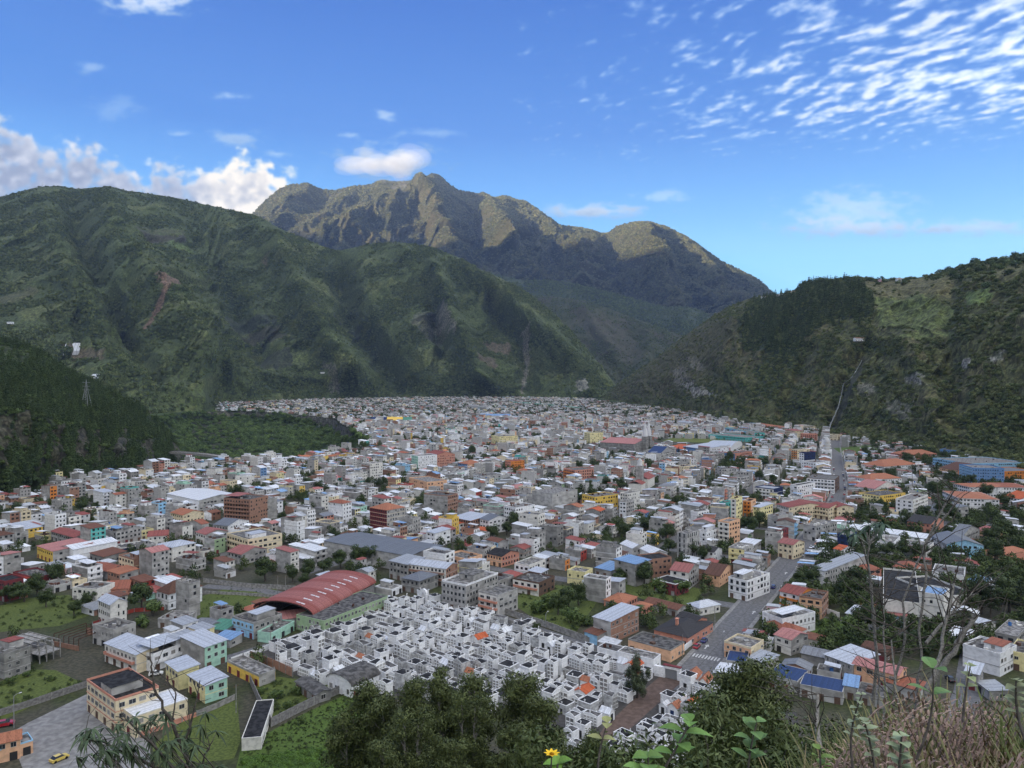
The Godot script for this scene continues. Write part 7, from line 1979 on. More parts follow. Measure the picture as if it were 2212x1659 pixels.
func make_town_trees() -> void:
	# trees that can be told apart: place, height in the grid, kind, words
	var list := [
		[665, 1056, 9.5, "round", "large dark tree clump above the cream apartment house"], [690, 1062, 8.5, "round", "dark tree at the foot of the large clump"], [640, 1050, 8.0, "round", "dark tree on the far side of the large clump"],
		[175, 1108, 9.0, "round", "round dark tree among grey houses near the town edge"], [205, 1102, 5.5, "round", "small light tree beside the round dark tree"], [548, 1124, 7.5, "round", "tree below the six-storey brick block"], [578, 1118, 8.0, "round", "second tree below the brick block"], [610, 1126, 6.0, "round", "low tree next to the brick block trees"],
		[572, 1256, 11.5, "round", "tall dark tree behind the boundary wall"], [632, 1258, 7.0, "round", "leafy tree in the row behind the vaulted hall"], [665, 1250, 8.0, "round", "rounded tree in the row behind the vaulted hall"], [700, 1240, 8.0, "round", "olive tree in the row before the huge grey shed"], [735, 1228, 9.0, "round", "broad tree in the row before the huge grey shed"], [775, 1222, 10.0, "round", "broadest light tree before the huge grey shed"], [810, 1220, 9.0, "round", "last tree of the row by the huge grey shed"], [655, 1266, 5.0, "round", "low tree at the vaulted hall end"],
		[306, 1318, 10.5, "round", "brownish round tree beside the white villa"], [330, 1330, 6.0, "bush", "shrub under the brownish round tree"], [40, 1112, 8.0, "round", "tree at the gorge edge"], [62, 1102, 7.0, "palm", "palm at the gorge edge"], [18, 1124, 8.0, "round", "leftmost dark tree above the grey houses"],
		[118, 1262, 9.0, "round", "dark tree by the zebra crossing"], [80, 1288, 9.0, "round", "tree below the street corner shops"], [52, 1300, 8.0, "round", "tree beside the orange pavilion"], [20, 1302, 8.0, "round", "dark tree at the picture edge below the shops"], [100, 1312, 7.0, "round", "light tree on the stairway slope"], [190, 1312, 6.0, "round", "bare-topped tree by the tower house"], [160, 1330, 6.0, "round", "tree on the slope under the tower house"], [312, 1352, 5.0, "bush", "banana-like shrub by the red ramp wall"],
		[1020, 984, 12.0, "round", "broad dark tree crown in the town centre"], [1048, 978, 8.0, "round", "smaller crown beside the broad dark one"], [1280, 1050, 12.0, "pine", "tall dark conifer in the church square"], [1268, 1060, 9.0, "round", "dark tree in the church square"], [1310, 1056, 10.0, "round", "round tree in the church square"], [1340, 1060, 11.0, "round", "dark tree beside the slender church tower"], [1215, 1090, 7.0, "round", "round tree beside the big blank concrete block"],
		[1112, 1150, 11.0, "round", "dark tree behind the black zigzag villa"], [1065, 1168, 8.0, "round", "flat-topped tree by the narrow red roof"], [1095, 1156, 7.0, "round", "tree beside the vivid red roof"], [1118, 1164, 5.0, "round", "low tree by the folded red roof"],
		[1228, 1318, 9.5, "round", "big tree in the overgrown lot"], [1205, 1328, 7.5, "round", "leafy tree at the lot centre"], [1250, 1308, 8.0, "round", "tree at the back of the overgrown lot"], [1180, 1310, 6.0, "bush", "bush in the overgrown lot"], [1160, 1322, 6.0, "bush", "bush by the lot wall"], [1232, 1345, 6.0, "bush", "light bush near the tilted zinc roof"], [1262, 1352, 4.5, "bush", "small light bush at the lot edge"],
		[1360, 1258, 8.5, "round", "tree behind the wide tiled roof"], [1392, 1268, 10.0, "round", "rounded tree before the dark red house"], [1475, 1284, 6.0, "bush", "round light bush in the garden"], [1425, 1282, 6.0, "bush", "bush in the garden by the dark red house"], [1340, 1262, 7.0, "round", "thin tree in the garden"], [1382, 1336, 6.0, "palm", "palm between the garden roofs"], [1356, 1352, 5.5, "palm", "palm beside the tilted zinc roof"], [1350, 1364, 4.0, "bush", "bush under the garden palm"], [1440, 1376, 5.0, "bush", "pale flowering shrub before the black-roofed villa"], [1504, 1352, 4.5, "bush", "shrub with white flowers by the avenue wall"],
		[1360, 1165, 9.0, "round", "tree group by the town street"], [1395, 1150, 9.0, "round", "tree beside the pillared block"], [1440, 1172, 10.0, "round", "dark tree left of the pillared block"], [1445, 1196, 8.0, "round", "tree below the pillared block"], [1490, 1205, 9.0, "round", "broad tree near the white cottage"], [1520, 1212, 7.0, "round", "olive tree near the white cottage"], [1600, 1150, 10.0, "round", "dark tree beside the white frame block"], [1625, 1156, 10.0, "round", "dark broad tree behind the avenue houses"], [1640, 1140, 9.0, "round", "tree behind the avenue houses"],
		[1575, 1000, 12.0, "round", "light green tree in the central park"], [1600, 1008, 11.0, "round", "dark tree in the central park"], [1625, 1010, 12.0, "round", "broad dark tree in the central park"], [1650, 1012, 12.0, "round", "park tree by the white terrace hotel"], [1680, 1016, 11.0, "round", "park tree near the banded hotel"], [1640, 1040, 9.0, "round", "tree before the banded hotel"], [1670, 1046, 9.0, "round", "second tree before the banded hotel"], [1466, 986, 10.0, "pine", "conifer by the stadium stand"], [1480, 984, 9.0, "pine", "second conifer by the stadium stand"], [1692, 950, 9.0, "round", "tree behind the stadium"], [1735, 962, 9.0, "round", "tree near the terracotta hotel"], [1710, 958, 8.0, "round", "round tree near the terracotta hotel"],
		[1822, 1118, 7.5, "round", "round street tree standing in the avenue"], [1752, 1264, 8.5, "round", "big dark tree over the avenue"], [1728, 1268, 6.5, "round", "lower crown of the avenue tree"], [1840, 1225, 13.0, "pine", "tall dark conifer by the supermarket"], [1815, 1240, 11.0, "round", "dense tree beside the blank-sided hall"], [1790, 1252, 9.0, "round", "tree between avenue and supermarket"], [1850, 1290, 13.0, "round", "large dark tree before the supermarket"], [1826, 1300, 10.0, "round", "dark tree near the cream brick house"], [1880, 1208, 9.0, "round", "tree in the dark row behind the red lodge"], [1915, 1206, 9.0, "round", "second tree in the dark row"], [1950, 1208, 9.0, "round", "third tree in the dark row"], [1985, 1212, 9.0, "round", "fourth tree in the dark row"], [2020, 1216, 8.0, "round", "last tree of the dark row"],
		[1860, 1360, 9.0, "round", "rounded tree in the private garden"], [1890, 1370, 9.0, "round", "dark tree in the private garden"], [1835, 1365, 6.0, "bush", "hedge bush in the private garden"], [1930, 1380, 8.0, "round", "tree in the garden by the lower street"], [1965, 1400, 7.0, "round", "tree beside the lower street"], [1775, 1372, 2.6, "bush", "small clipped bush on the lawn"], [2140, 1335, 15.0, "pine", "tall araucaria before the supermarket wing"], [2120, 1325, 13.0, "round", "dark spreading tree beside the araucaria"], [2180, 1322, 13.0, "round", "dense dark tree at the picture edge"], [2205, 1330, 14.0, "pine", "dark conifer at the picture edge"], [2090, 1330, 9.0, "round", "low tree under the supermarket wall"],
		[2150, 1215, 10.0, "round", "broad tree beside the villa pool"], [2140, 1175, 10.0, "round", "large round tree near the white yards"], [2175, 1168, 11.0, "round", "dark round tree near the wood edge"], [2100, 1190, 5.0, "bush", "yellowish bush on the pool lawn"], [1870, 985, 10.0, "round", "round tree beside the upper avenue"], [1895, 988, 8.0, "round", "tree near the large white house"], [1960, 1000, 12.0, "round", "tall pale tree by the park fields"], [1925, 1040, 11.0, "round", "leafy tree beside the parking"], [1900, 1035, 9.0, "round", "tree in the parking lot"], [2015, 1075, 12.0, "round", "dark tree on the green slope"], [1995, 1120, 9.0, "round", "tree before the brick red house"], [2035, 1118, 11.0, "round", "broad tree between gardens"], [2060, 1128, 10.0, "round", "dark tree between gardens"], [2020, 1140, 8.0, "round", "tree behind the long white shed"], [2095, 1052, 10.0, "round", "tree between the resort roofs"], [2130, 1075, 11.0, "round", "tree below the resort villa"], [2170, 1100, 11.0, "round", "tree above the white sheds"], [2010, 988, 12.0, "round", "dark tree beside the hospital"], [1985, 985, 11.0, "round", "tree left of the hospital"]]
	var k := 0
	for q in list:
		k += 1
		var unit: float = {"round": 8.0, "pine": 11.0, "palm": 7.0, "bush": 2.4}[q[3]]
		tree(q[3], k % 4, at(q[0], q[1]), q[2] * 1.32 / unit, "shrub" if q[3] == "bush" else ("palm_tree" if q[3] == "palm" else ("conifer" if q[3] == "pine" else "broadleaf_tree")), q[4], "trees in the town")
		take(at(q[0], q[1]), Basis(), q[2] * 0.8, q[2] * 0.8)
func make_greenery() -> void:
	# greenery of yards and gardens, too many and too small to tell apart
	var r := RandomNumberGenerator.new()
	r.seed = 99
	var xf: Array = []
	for p in tree_spots:
		for m in r.randi_range(1, 4):
			var s := r.randf_range(2.5, 8.5)
			var w := Vector3(p.x + r.randfn() * 4.0, 0, p.z + r.randfn() * 4.0)
			if is_free(w, 1.0) and not near_axis(w, 10.0):
				xf.append(Transform3D(Basis(Vector3.UP, r.randf() * TAU).scaled(Vector3(s, s * 1.1, s)), w))
	var n := 0
	while n < 6500:
		var g := Vector2(r.randf_range(1300, 2230), r.randf_range(868, 1420)) if r.randf() < 0.7 else Vector2(r.randf_range(0, 1600), r.randf_range(862, 1050))
		n += 1
		var w := at(g.x, g.y)
		if not is_free(w, 2.5) or near_axis(w, 11.0) or not Geometry2D.is_point_in_polygon(Vector2(w.x, w.z), town):
			continue
		var right := smooth(1795.0, 1850.0, g.x + (g.y - 1000.0) * 0.5)
		if r.randf() > maxf(right, 0.22 if g.y > 960 else 0.5):
			continue
		if g.distance_to(Vector2(1815, 1080)) < 16 or absf(g.x - 1812) < 10:
			continue
		var s := r.randf_range(3.0, 8.5)
		xf.append(Transform3D(Basis(Vector3.UP, r.randf() * TAU).scaled(Vector3(s, s, s)), w))
	for l in lots:
		if l[0] in ["overgrown_lot", "vacant_lot", "grass_lot", "grassy_slope"]:
			var pl := poly(l[2])
			var rc := rect_of(Array(pl), 0.0)
			for m in (130 if l[0] != "grassy_slope" else 1500):
				var g := Vector2(r.randf_range(rc.position.x, rc.end.x), r.randf_range(rc.position.y, rc.end.y))
				if Geometry2D.is_point_in_polygon(g, pl):
					var s := r.randf_range(0.5, 2.2) * (0.5 if l[0] != "overgrown_lot" else 1.0)
					xf.append(Transform3D(Basis(Vector3.UP, r.randf() * TAU).scaled(Vector3(s, s * 0.7, s)), Vector3(at(g.x, g.y).x, ground_h(at(g.x, g.y).x, at(g.x, g.y).z), at(g.x, g.y).z)))
	var src := MB.new()
	var rr := RandomNumberGenerator.new()
	rr.seed = 3
	leafy(rr, [[Vector3(0, 0.55, 0), 0.42, 0.85], [Vector3(0.3, 0.42, 0.1), 0.3, 0.85], [Vector3(-0.25, 0.45, -0.22), 0.32, 0.85], [Vector3(0.02, 0.8, 0.12), 0.26, 0.85]], 260, 0.075, Color(0.6, 0.6, 0.6), Color.WHITE, src, 0.6, 0.35)
	var mm := MultiMesh.new()
	mm.transform_format = MultiMesh.TRANSFORM_3D
	mm.use_colors = true
	mm.mesh = src.mesh()
	mm.instance_count = xf.size()
	for i in xf.size():
		mm.set_instance_transform(i, xf[i])
		mm.set_instance_color(i, Color(0.040, 0.064, 0.022).lerp(Color(0.095, 0.13, 0.043), rr.randf()))
	var o := MultiMeshInstance3D.new()
	o.name = "garden_greenery"
	o.multimesh = mm
	o.material_override = M.far_tree
	add_child(o)
	tag(o, "bushes and small trees filling yards and gardens of the town", "greenery", "", "stuff")
# ---------------------------------------------------------------- cemetery
func cross_on(mb: MB, p: Vector3, h: float) -> void:
	var I := Transform3D()
	mb.box(I, p + Vector3(-0.07, 0, -0.07), p + Vector3(0.07, h, 0.07))
	mb.box(I, p + Vector3(-h * 0.3, h * 0.58, -0.06), p + Vector3(h * 0.3, h * 0.58 + 0.14, 0.06), Color.WHITE, true)
func tomb_parts(kind: int) -> Array:      # [name, material, mesh, stuff]
	var r := RandomNumberGenerator.new()
	r.seed = 300 + kind
	var I := Transform3D()
	var out := []
	var body := MB.new(); var roof := MB.new(); var niche := MB.new(); var frame := MB.new(); var top := MB.new()
	if kind < 6:                            # block of wall niches with a dark flat roof
		var w: float = [2.6, 3.4, 4.4, 2.4, 5.6, 3.0][kind]
		var h: float = [3.2, 3.6, 3.0, 4.3, 2.7, 2.3][kind]
		var d: float = [2.6, 2.8, 2.6, 2.6, 2.6, 2.4][kind]
		body.box(I, Vector3(-w / 2, -0.3, -d / 2), Vector3(w / 2, h, d / 2))
		roof.box(I, Vector3(-w / 2 + 0.12, h, -d / 2 + 0.12), Vector3(w / 2 - 0.12, h + 0.05, d / 2 - 0.12))
		for q in [[-w / 2 - 0.06, -d / 2 - 0.06, w / 2 + 0.06, -d / 2 + 0.12], [-w / 2 - 0.06, d / 2 - 0.12, w / 2 + 0.06, d / 2 + 0.06], [-w / 2 - 0.06, -d / 2 + 0.12, -w / 2 + 0.12, d / 2 - 0.12], [w / 2 - 0.12, -d / 2 + 0.12, w / 2 + 0.06, d / 2 - 0.12]]:
			frame.box(I, Vector3(q[0], h - 0.04, q[1]), Vector3(q[2], h + 0.07, q[3]), Color.WHITE, true)
		var nc := int(w / 0.95)
		var nr := int((h - 0.4) / 0.8)
		for i in nc:
			for j in nr:
				var x := (i + 0.5 - nc / 2.0) * (w - 0.2) / nc
				var y := 0.3 + j * (h - 0.5) / nr
				var a := (w - 0.2) / nc * 0.39
				var b := (h - 0.5) / nr * 0.78
				niche.box(I, Vector3(x - a, y, d / 2), Vector3(x + a, y + b, d / 2 + 0.03))
				for q in [[x - a - 0.09, y - 0.06, x - a, y + b + 0.06], [x + a, y - 0.06, x + a + 0.09, y + b + 0.06], [x - a, y + b, x + a, y + b + 0.06]]:
					top.box(I, Vector3(q[0], q[1], d / 2), Vector3(q[2], q[3], d / 2 + 0.16), Color.WHITE, true)
		out.append(["body", "tomb", body.mesh()]); out.append(["roof", "r_black" if kind % 2 else "r_dark", roof.mesh()]); out.append(["cornice", "tomb", frame.mesh()])
		out.append(["niche", "w_grey_b" if kind % 3 else "w_grey_c", niche.mesh(), "stuff"]); out.append(["niche_frame", "tomb", top.mesh(), "stuff"])
		if kind != 4:
			var pd := MB.new()
			var n := 8
			for i in n:
				var x0 := lerpf(-w / 2, w / 2, float(i) / n); var x1 := lerpf(-w / 2, w / 2, (i + 1.0) / n)
				var y0 := h + 0.07 + 0.5 * sin(PI * i / n); var y1 := h + 0.07 + 0.5 * sin(PI * (i + 1.0) / n)
				pd.quad(Vector3(x0, h, d / 2 + 0.08), Vector3(x1, h, d / 2 + 0.08), Vector3(x1, y1, d / 2 + 0.08), Vector3(x0, y0, d / 2 + 0.08))
				pd.quad(Vector3(x1, h, d / 2 - 0.08), Vector3(x0, h, d / 2 - 0.08), Vector3(x0, y0, d / 2 - 0.08), Vector3(x1, y1, d / 2 - 0.08))
				pd.quad(Vector3(x0, y0, d / 2 + 0.08), Vector3(x1, y1, d / 2 + 0.08), Vector3(x1, y1, d / 2 - 0.08), Vector3(x0, y0, d / 2 - 0.08))
			out.append(["pediment", "tomb", pd.mesh()])
			var cr := MB.new()
			cross_on(cr, Vector3(0, h + 0.6, d / 2), 0.9)
			out.append(["cross", "tomb", cr.mesh()])
	elif kind < 9:                          # little house with a gable
		var w: float = [1.3, 1.2, 1.6][kind - 6]
		var d: float = [1.5, 1.3, 2.1][kind - 6]
		var h: float = [2.6, 2.2, 2.9][kind - 6]
		body.box(I, Vector3(-w, -0.3, -d), Vector3(w, h, d))
		gable(roof, body, d, w, h, 0.9, 0.2)
		var turn := MB.new()
		turn.add(roof, Transform3D(Basis(Vector3.UP, PI / 2), Vector3.ZERO))
		var bd := MB.new()
		bd.box(I, Vector3(-w, -0.3, -d), Vector3(w, h, d))
		bd.tri(Vector3(-w, h, d), Vector3(w, h, d), Vector3(0, h + 0.9, d)); bd.tri(Vector3(w, h, -d), Vector3(-w, h, -d), Vector3(0, h + 0.9, -d))
		niche.box(I, Vector3(-0.5, 0, d), Vector3(0.5, 1.8, d + 0.04))
		cross_on(top, Vector3(0, h + 0.95, d - 0.1), 0.7)
		out.append(["body", "tomb", bd.mesh()]); out.append(["roof", ["s_tile", "s_whitesheet", "s_brighttile"][kind - 6], turn.mesh()]); out.append(["door", ["s_deepblue", "dark", "dark"][kind - 6], niche.mesh()]); out.append(["cross", "tomb", top.mesh()])
	elif kind < 11:                         # low grave with headstone
		body.box(I, Vector3(-0.6, -0.2, -1.1), Vector3(0.6, 0.5, 1.1))
		roof.box(I, Vector3(-0.5, 0.5, -0.8), Vector3(0.5, 0.56, 1.0))
		top.box(I, Vector3(-0.5, 0.5, -1.1), Vector3(0.5, 1.2, -0.9))
		cross_on(frame, Vector3(0, 1.2, -1.0), 0.9)
		out.append(["kerb", "tomb", body.mesh()]); out.append(["slab", "tomb_b" if kind == 9 else "r_dark", roof.mesh()]); out.append(["headstone", "tomb", top.mesh()]); out.append(["cross", "tomb", frame.mesh()])
	else:                                   # plain tall mausoleum
		var w: float = [1.5, 1.9][kind - 11]
		body.box(I, Vector3(-w, -0.3, -w), Vector3(w, 3.6, w))
		roof.box(I, Vector3(-w - 0.15, 3.6, -w - 0.15), Vector3(w + 0.15, 3.8, w + 0.15), Color.WHITE, true)
		top.box(I, Vector3(-w + 0.1, 3.8, -w + 0.1), Vector3(w - 0.1, 3.86, w - 0.1))
		niche.box(I, Vector3(-0.45, 0, w), Vector3(0.45, 2.0, w + 0.04))
		cross_on(frame, Vector3(0, 3.86, w - 0.2), 0.8)
		out.append(["body", "tomb" if kind == 11 else "tomb_b", body.mesh()]); out.append(["cornice", "tomb", roof.mesh()]); out.append(["roof", "r_black", top.mesh()]); out.append(["door", "dark", niche.mesh()]); out.append(["cross", "tomb", frame.mesh()])
	return out
const TOMBWORD := ["black-roofed white niche block", "wide white niche block", "long white niche block", "tall narrow niche tower", "very long low niche wall", "squat white niche block", "orange-gabled small tomb house", "white-gabled tomb house", "bright orange-gabled tomb house", "low white grave with cross", "low dark-slabbed grave", "plain white mausoleum", "broad grey mausoleum"]
func nth(k: int) -> String:
	var s := "th"
	if k % 100 < 11 or k % 100 > 13:
		s = ["th", "st", "nd", "rd", "th", "th", "th", "th", "th", "th"][k % 10]
	return str(k) + s
func make_cemetery() -> void:
	struct("cemetery_ground", ground_poly(CEMETERY, 0.045).mesh(), M.darkground)
	struct("cemetery_path", ground_poly([[1424, 1462], [1474, 1472], [1405, 1535], [1345, 1590], [1300, 1640], [1255, 1640], [1305, 1572], [1372, 1508]], 0.085).mesh(), M.earth)
	var path := poly([[1412, 1455], [1490, 1474], [1420, 1538], [1352, 1600], [1300, 1650], [1240, 1640], [1297, 1570], [1362, 1508]])
	var fence := poly(CEMETERY)
	var o := at(556, 1408)
	var e1 := at(900, 1298)
	var a := (e1 - o).normalized()
	var b := Vector3(-a.z, 0, a.x)
	var protos2 := []
	for k in 13:
		protos2.append(tomb_parts(k))
	var r := RandomNumberGenerator.new()
	r.seed = 77
	var made := 0
	for row in 32:
		var off := 2.6 + row * 6.5 - 50.0 + (1.6 if row % 3 == 0 else 0.0)
		var t := 1.5
		var idx := 0
		while t < 160.0:
			var kind := int(pick(r, [["0", 16], ["1", 15], ["2", 12], ["3", 8], ["4", 6], ["5", 11], ["6", 2], ["7", 5], ["8", 1], ["9", 11], ["10", 6], ["11", 10], ["12", 5]]))
			var turn := r.randf() < 0.34 and kind != 4 and kind != 2
			var w: float = [2.6, 3.4, 4.4, 2.4, 5.6, 3.0, 2.6, 2.4, 3.2, 1.4, 1.4, 3.2, 4.0][kind]
			t += w / 2 + r.randf_range(0.2, 1.5)
			var p := o + a * (off + r.randf_range(-0.8, 0.8)) + b * t
			t += w * 0.62 + r.randf_range(0.0, 0.5)
			if fmod(t, 27.0) < 1.6:
				t += 1.8
			p.y = 0.045
			var g := proj(p)
			if not Geometry2D.is_point_in_polygon(g, fence) or Geometry2D.is_point_in_polygon(g, path) or g.y > 1660 or (g.y > 1540 and g.x > 790 and g.x < 1215) or not is_free(p, 1.6):
				continue
			idx += 1
			made += 1
			var front := -a if not turn else b
			var bs := Basis(Vector3.UP.cross(front), Vector3.UP, front).rotated(Vector3.UP, r.randf_range(-0.12, 0.12))
			var s := r.randf_range(1.0, 1.4)
			var grey := r.randf()
			var th := thing("tomb", "%s, %s along the %s tomb row from the brick wall" % [TOMBWORD[kind], nth(idx), nth(row + 1)], "tomb", Transform3D(bs.scaled(Vector3(s, s * r.randf_range(0.8, 1.2), s)), p), "tombs of the hillside cemetery")
			for q in protos2[kind]:
				var m := part(th, q[0], q[2], M[q[1]] if grey > 0.13 or q[1] != "tomb" else M.tomb_b)
				if q.size() > 3:
					m.set_meta("kind", "stuff")
	print("tombs ", made)
	var I := Transform3D()
	# gate arch by the upper street
	var gp := at(916, 1306)
	var gf := frame_of(48.0 + 90.0)
	var gt := thing("gate_arch", "white curved cemetery gate arch by the upper street", "gate", Transform3D(gf, gp))
	for s in [-1, 1]:
		var m := MB.new()
		m.box(I, Vector3(s * 2.0 - 0.5, 0, -0.5), Vector3(s * 2.0 + 0.5, 5.0, 0.5))
		part(gt, "pillar", m.mesh(), M.tomb)
		var wi := MB.new()
		wi.box(I, Vector3(minf(s * 2.5, s * 8.0), 0, -0.2), Vector3(maxf(s * 2.5, s * 8.0), 2.6, 0.2))
		part(gt, "side_wall", wi.mesh(), M.tomb)
	var am := MB.new()
	for k in 10:
		var a0 := PI * k / 10.0; var a1 := PI * (k + 1) / 10.0
		var i0 := Vector3(cos(a0) * 1.5, 4.0 + sin(a0) * 1.5, 0); var i1 := Vector3(cos(a1) * 1.5, 4.0 + sin(a1) * 1.5, 0)
		var o0 := Vector3(cos(a0) * 2.5, 5.0 + sin(a0) * 2.3, 0); var o1 := Vector3(cos(a1) * 2.5, 5.0 + sin(a1) * 2.3, 0)
		var z := Vector3(0, 0, 0.45)
		am.quad(o0 + z, o1 + z, i1 + z, i0 + z); am.quad(o1 - z, o0 - z, i0 - z, i1 - z); am.quad(o1 + z, o0 + z, o0 - z, o1 - z); am.quad(i0 + z, i1 + z, i1 - z, i0 - z)
	part(gt, "arch", am.mesh(), M.tomb)
	var gg := MB.new()
	for k in 9:
		gg.box(I, Vector3(-1.4 + k * 0.35 - 0.03, 0, -0.03), Vector3(-1.4 + k * 0.35 + 0.03, 4.4, 0.03))
	part(gt, "grille", gg.mesh(), M.white_trim)
	# gate house at the foot of the avenue
	var g2 := at(1450, 1466)
	var gb := frame_of(30.5 + 90.0)
	var h2 := thing("gate_house", "white cemetery gate house with grey doors at the foot of the avenue", "gate", Transform3D(gb, g2))
	take(g2, gb, 14, 6)
	var gm := MB.new(); var gd2 := MB.new(); var gr := MB.new()
	gm.box(I, Vector3(-6, 0, -0.6), Vector3(-2.2, 3.6, 0.6)); gm.box(I, Vector3(2.2, 0, -0.6), Vector3(3.4, 4.4, 0.6)); gm.box(I, Vector3(-2.2, 3.4, -0.6), Vector3(2.2, 4.4, 0.6), Color.WHITE, true); gm.box(I, Vector3(3.4, 0, -0.4), Vector3(7, 2.8, 0.4))
	gd2.box(I, Vector3(-2.1, 0, -0.1), Vector3(2.1, 3.3, 0.1))
	gr.box(I, Vector3(-2.8, 4.4, -0.8), Vector3(3.6, 4.65, 0.8), Color.WHITE, true)
	part(h2, "wall", gm.mesh(), M.tomb); part(h2, "door", gd2.mesh(), M.steel); part(h2, "coping", gr.mesh(), M.w_maroon)
	# little chapel with a black arch
	var g3 := at(1512, 1486)
	var h3 := thing("mortuary_chapel", "small chapel with black arched gate and two orange gables", "chapel", Transform3D(gb, g3))
	take(g3, gb, 9, 9)
	var cw := MB.new(); var cr := MB.new(); var cd := MB.new()
	for q in [[-2.2, 1.9, 4.2], [1.9, 1.5, 3.4]]:
		var bx := MB.new(); var rf := MB.new()
		gable(rf, bx, 3.2, q[1], q[2], 1.5, 0.3)
		bx.box(I, Vector3(-3.2, 0, -q[1]), Vector3(3.2, q[2], q[1]))
		var x := Transform3D(Basis(Vector3.UP, PI / 2), Vector3(q[0], 0, 0))
		cw.add(bx, x); cr.add(rf, x)
		cd.box(I, Vector3(q[0] - q[1] * 0.8, 0, 3.2), Vector3(q[0] + q[1] * 0.8, q[2] * 0.85, 3.3))
	part(h3, "wall", cw.mesh(), M.tomb); part(h3, "roof", cr.mesh(), M.s_tile); part(h3, "gate", cd.mesh(), M.dark)
	tree("weeping", 0, at(1376, 1508), 1.6, "weeping_tree", "drooping grey-green tree standing in the cemetery yard")
	tree("round", 2, at(1158, 1368), 0.55, "broadleaf_tree", "small dark tree beside the cemetery street")
	tree("bush", 1, at(1060, 1378), 0.9, "shrub", "dark clipped shrub among the white tombs")
	tree("bush", 2, at(776, 1390), 0.8, "shrub", "reddish shrub among the white tombs")
# free-standing walls made of panels between pillars
func wall_line(pts: Array, h: float, mat_key: String, label: String, called := "boundary_wall", step := 3.2) -> void:
	var o := thing(called, label, "wall", Transform3D(Basis(), at(pts[0][0], pts[0][1])))
	var base := o.position
	var I := Transform3D()
	for i in pts.size() - 1:
		var p := at(pts[i][0], pts[i][1]); var q := at(pts[i + 1][0], pts[i + 1][1])
		var len := p.distance_to(q)
		var n := maxi(1, int(len / step))
		var ax := (q - p).normalized()
		var bs := Basis(ax, Vector3.UP, ax.cross(Vector3.UP))
		var w := len / n
		var pm := MB.new(); var cm := MB.new()
		pm.box(I, Vector3(0.12, -0.4, -0.09), Vector3(w - 0.12, h, 0.09)); cm.box(I, Vector3(-0.15, -0.4, -0.15), Vector3(0.15, h + 0.08, 0.15))
		var pmm := pm.mesh(); var cmm := cm.mesh()
		for k in n + 1:
			var at0 := p + ax * w * k - base
			at0.y = maxf(0.0, ground_h(p.x + ax.x * w * k, p.z + ax.z * w * k))
			if k < n:
				part(o, "panel", pmm, M[mat_key], Transform3D(bs, at0 + Vector3(0, rng.randf_range(-0.06, 0.04), 0)))
			part(o, "pillar", cmm, M.concrete if mat_key != "tomb" else M.tomb, Transform3D(bs, at0))
func make_walls() -> void:
	wall_line([[539, 1473], [560, 1520], [586, 1570], [660, 1532], [746, 1492]], 2.7, "block", "grey block wall with pillars enclosing the overgrown cemetery corner")
	wall_line([[500, 1432], [560, 1410], [640, 1382], [735, 1346]], 2.0, "tomb", "whitewashed wall between cemetery and street")
	wall_line([[965, 1302], [1050, 1330], [1140, 1360], [1285, 1410]], 1.6, "concrete", "low grey wall along the upper cemetery street")
	wall_line([[1090, 1326], [1182, 1356], [1268, 1388]], 2.6, "concrete", "pale concrete wall between street and overgrown lot")
	wall_line([[440, 1258], [520, 1268], [650, 1276]], 2.2, "concrete", "long rendered wall behind the vacant lot road")
	wall_line([[430, 1282], [520, 1286], [610, 1292]], 1.4, "concrete", "low wall on the near side of the vacant lot road")
	wall_line([[541, 1424], [590, 1442], [632, 1462]], 3.0, "w_brick", "bare red brick wall beside the white tombs")
	wall_line([[-40, 1560], [60, 1528], [136, 1502], [188, 1484]], 2.2, "block", "dark block wall between green slope and paved yard")
	wall_line([[300, 1592], [360, 1572], [425, 1548]], 1.4, "w_salmon", "low terracotta wall along the lawn")
	wall_line([[425, 1548], [470, 1530], [506, 1512]], 1.8, "concrete", "grey garden wall above the lawn")
	wall_line([[1476, 1408], [1505, 1385], [1532, 1362]], 2.2, "tomb", "white garden wall along the avenue before the black-roofed villa")
	wall_line([[1777, 1322], [1812, 1334]], 2.2, "tomb", "white garden wall behind the cream brick house")
	wall_line([[1982, 1348], [2018, 1372]], 2.4, "tomb", "white wall at the bend of the lower street")
	wall_line([[2064, 1166], [2110, 1172], [2170, 1184]], 2.2, "w_salmon", "terracotta and white fence wall of the pool villa")
	wall_line([[200, 1352], [245, 1336], [290, 1322], [355, 1318]], 1.6, "w_red", "curved red ramp wall below the tower house")
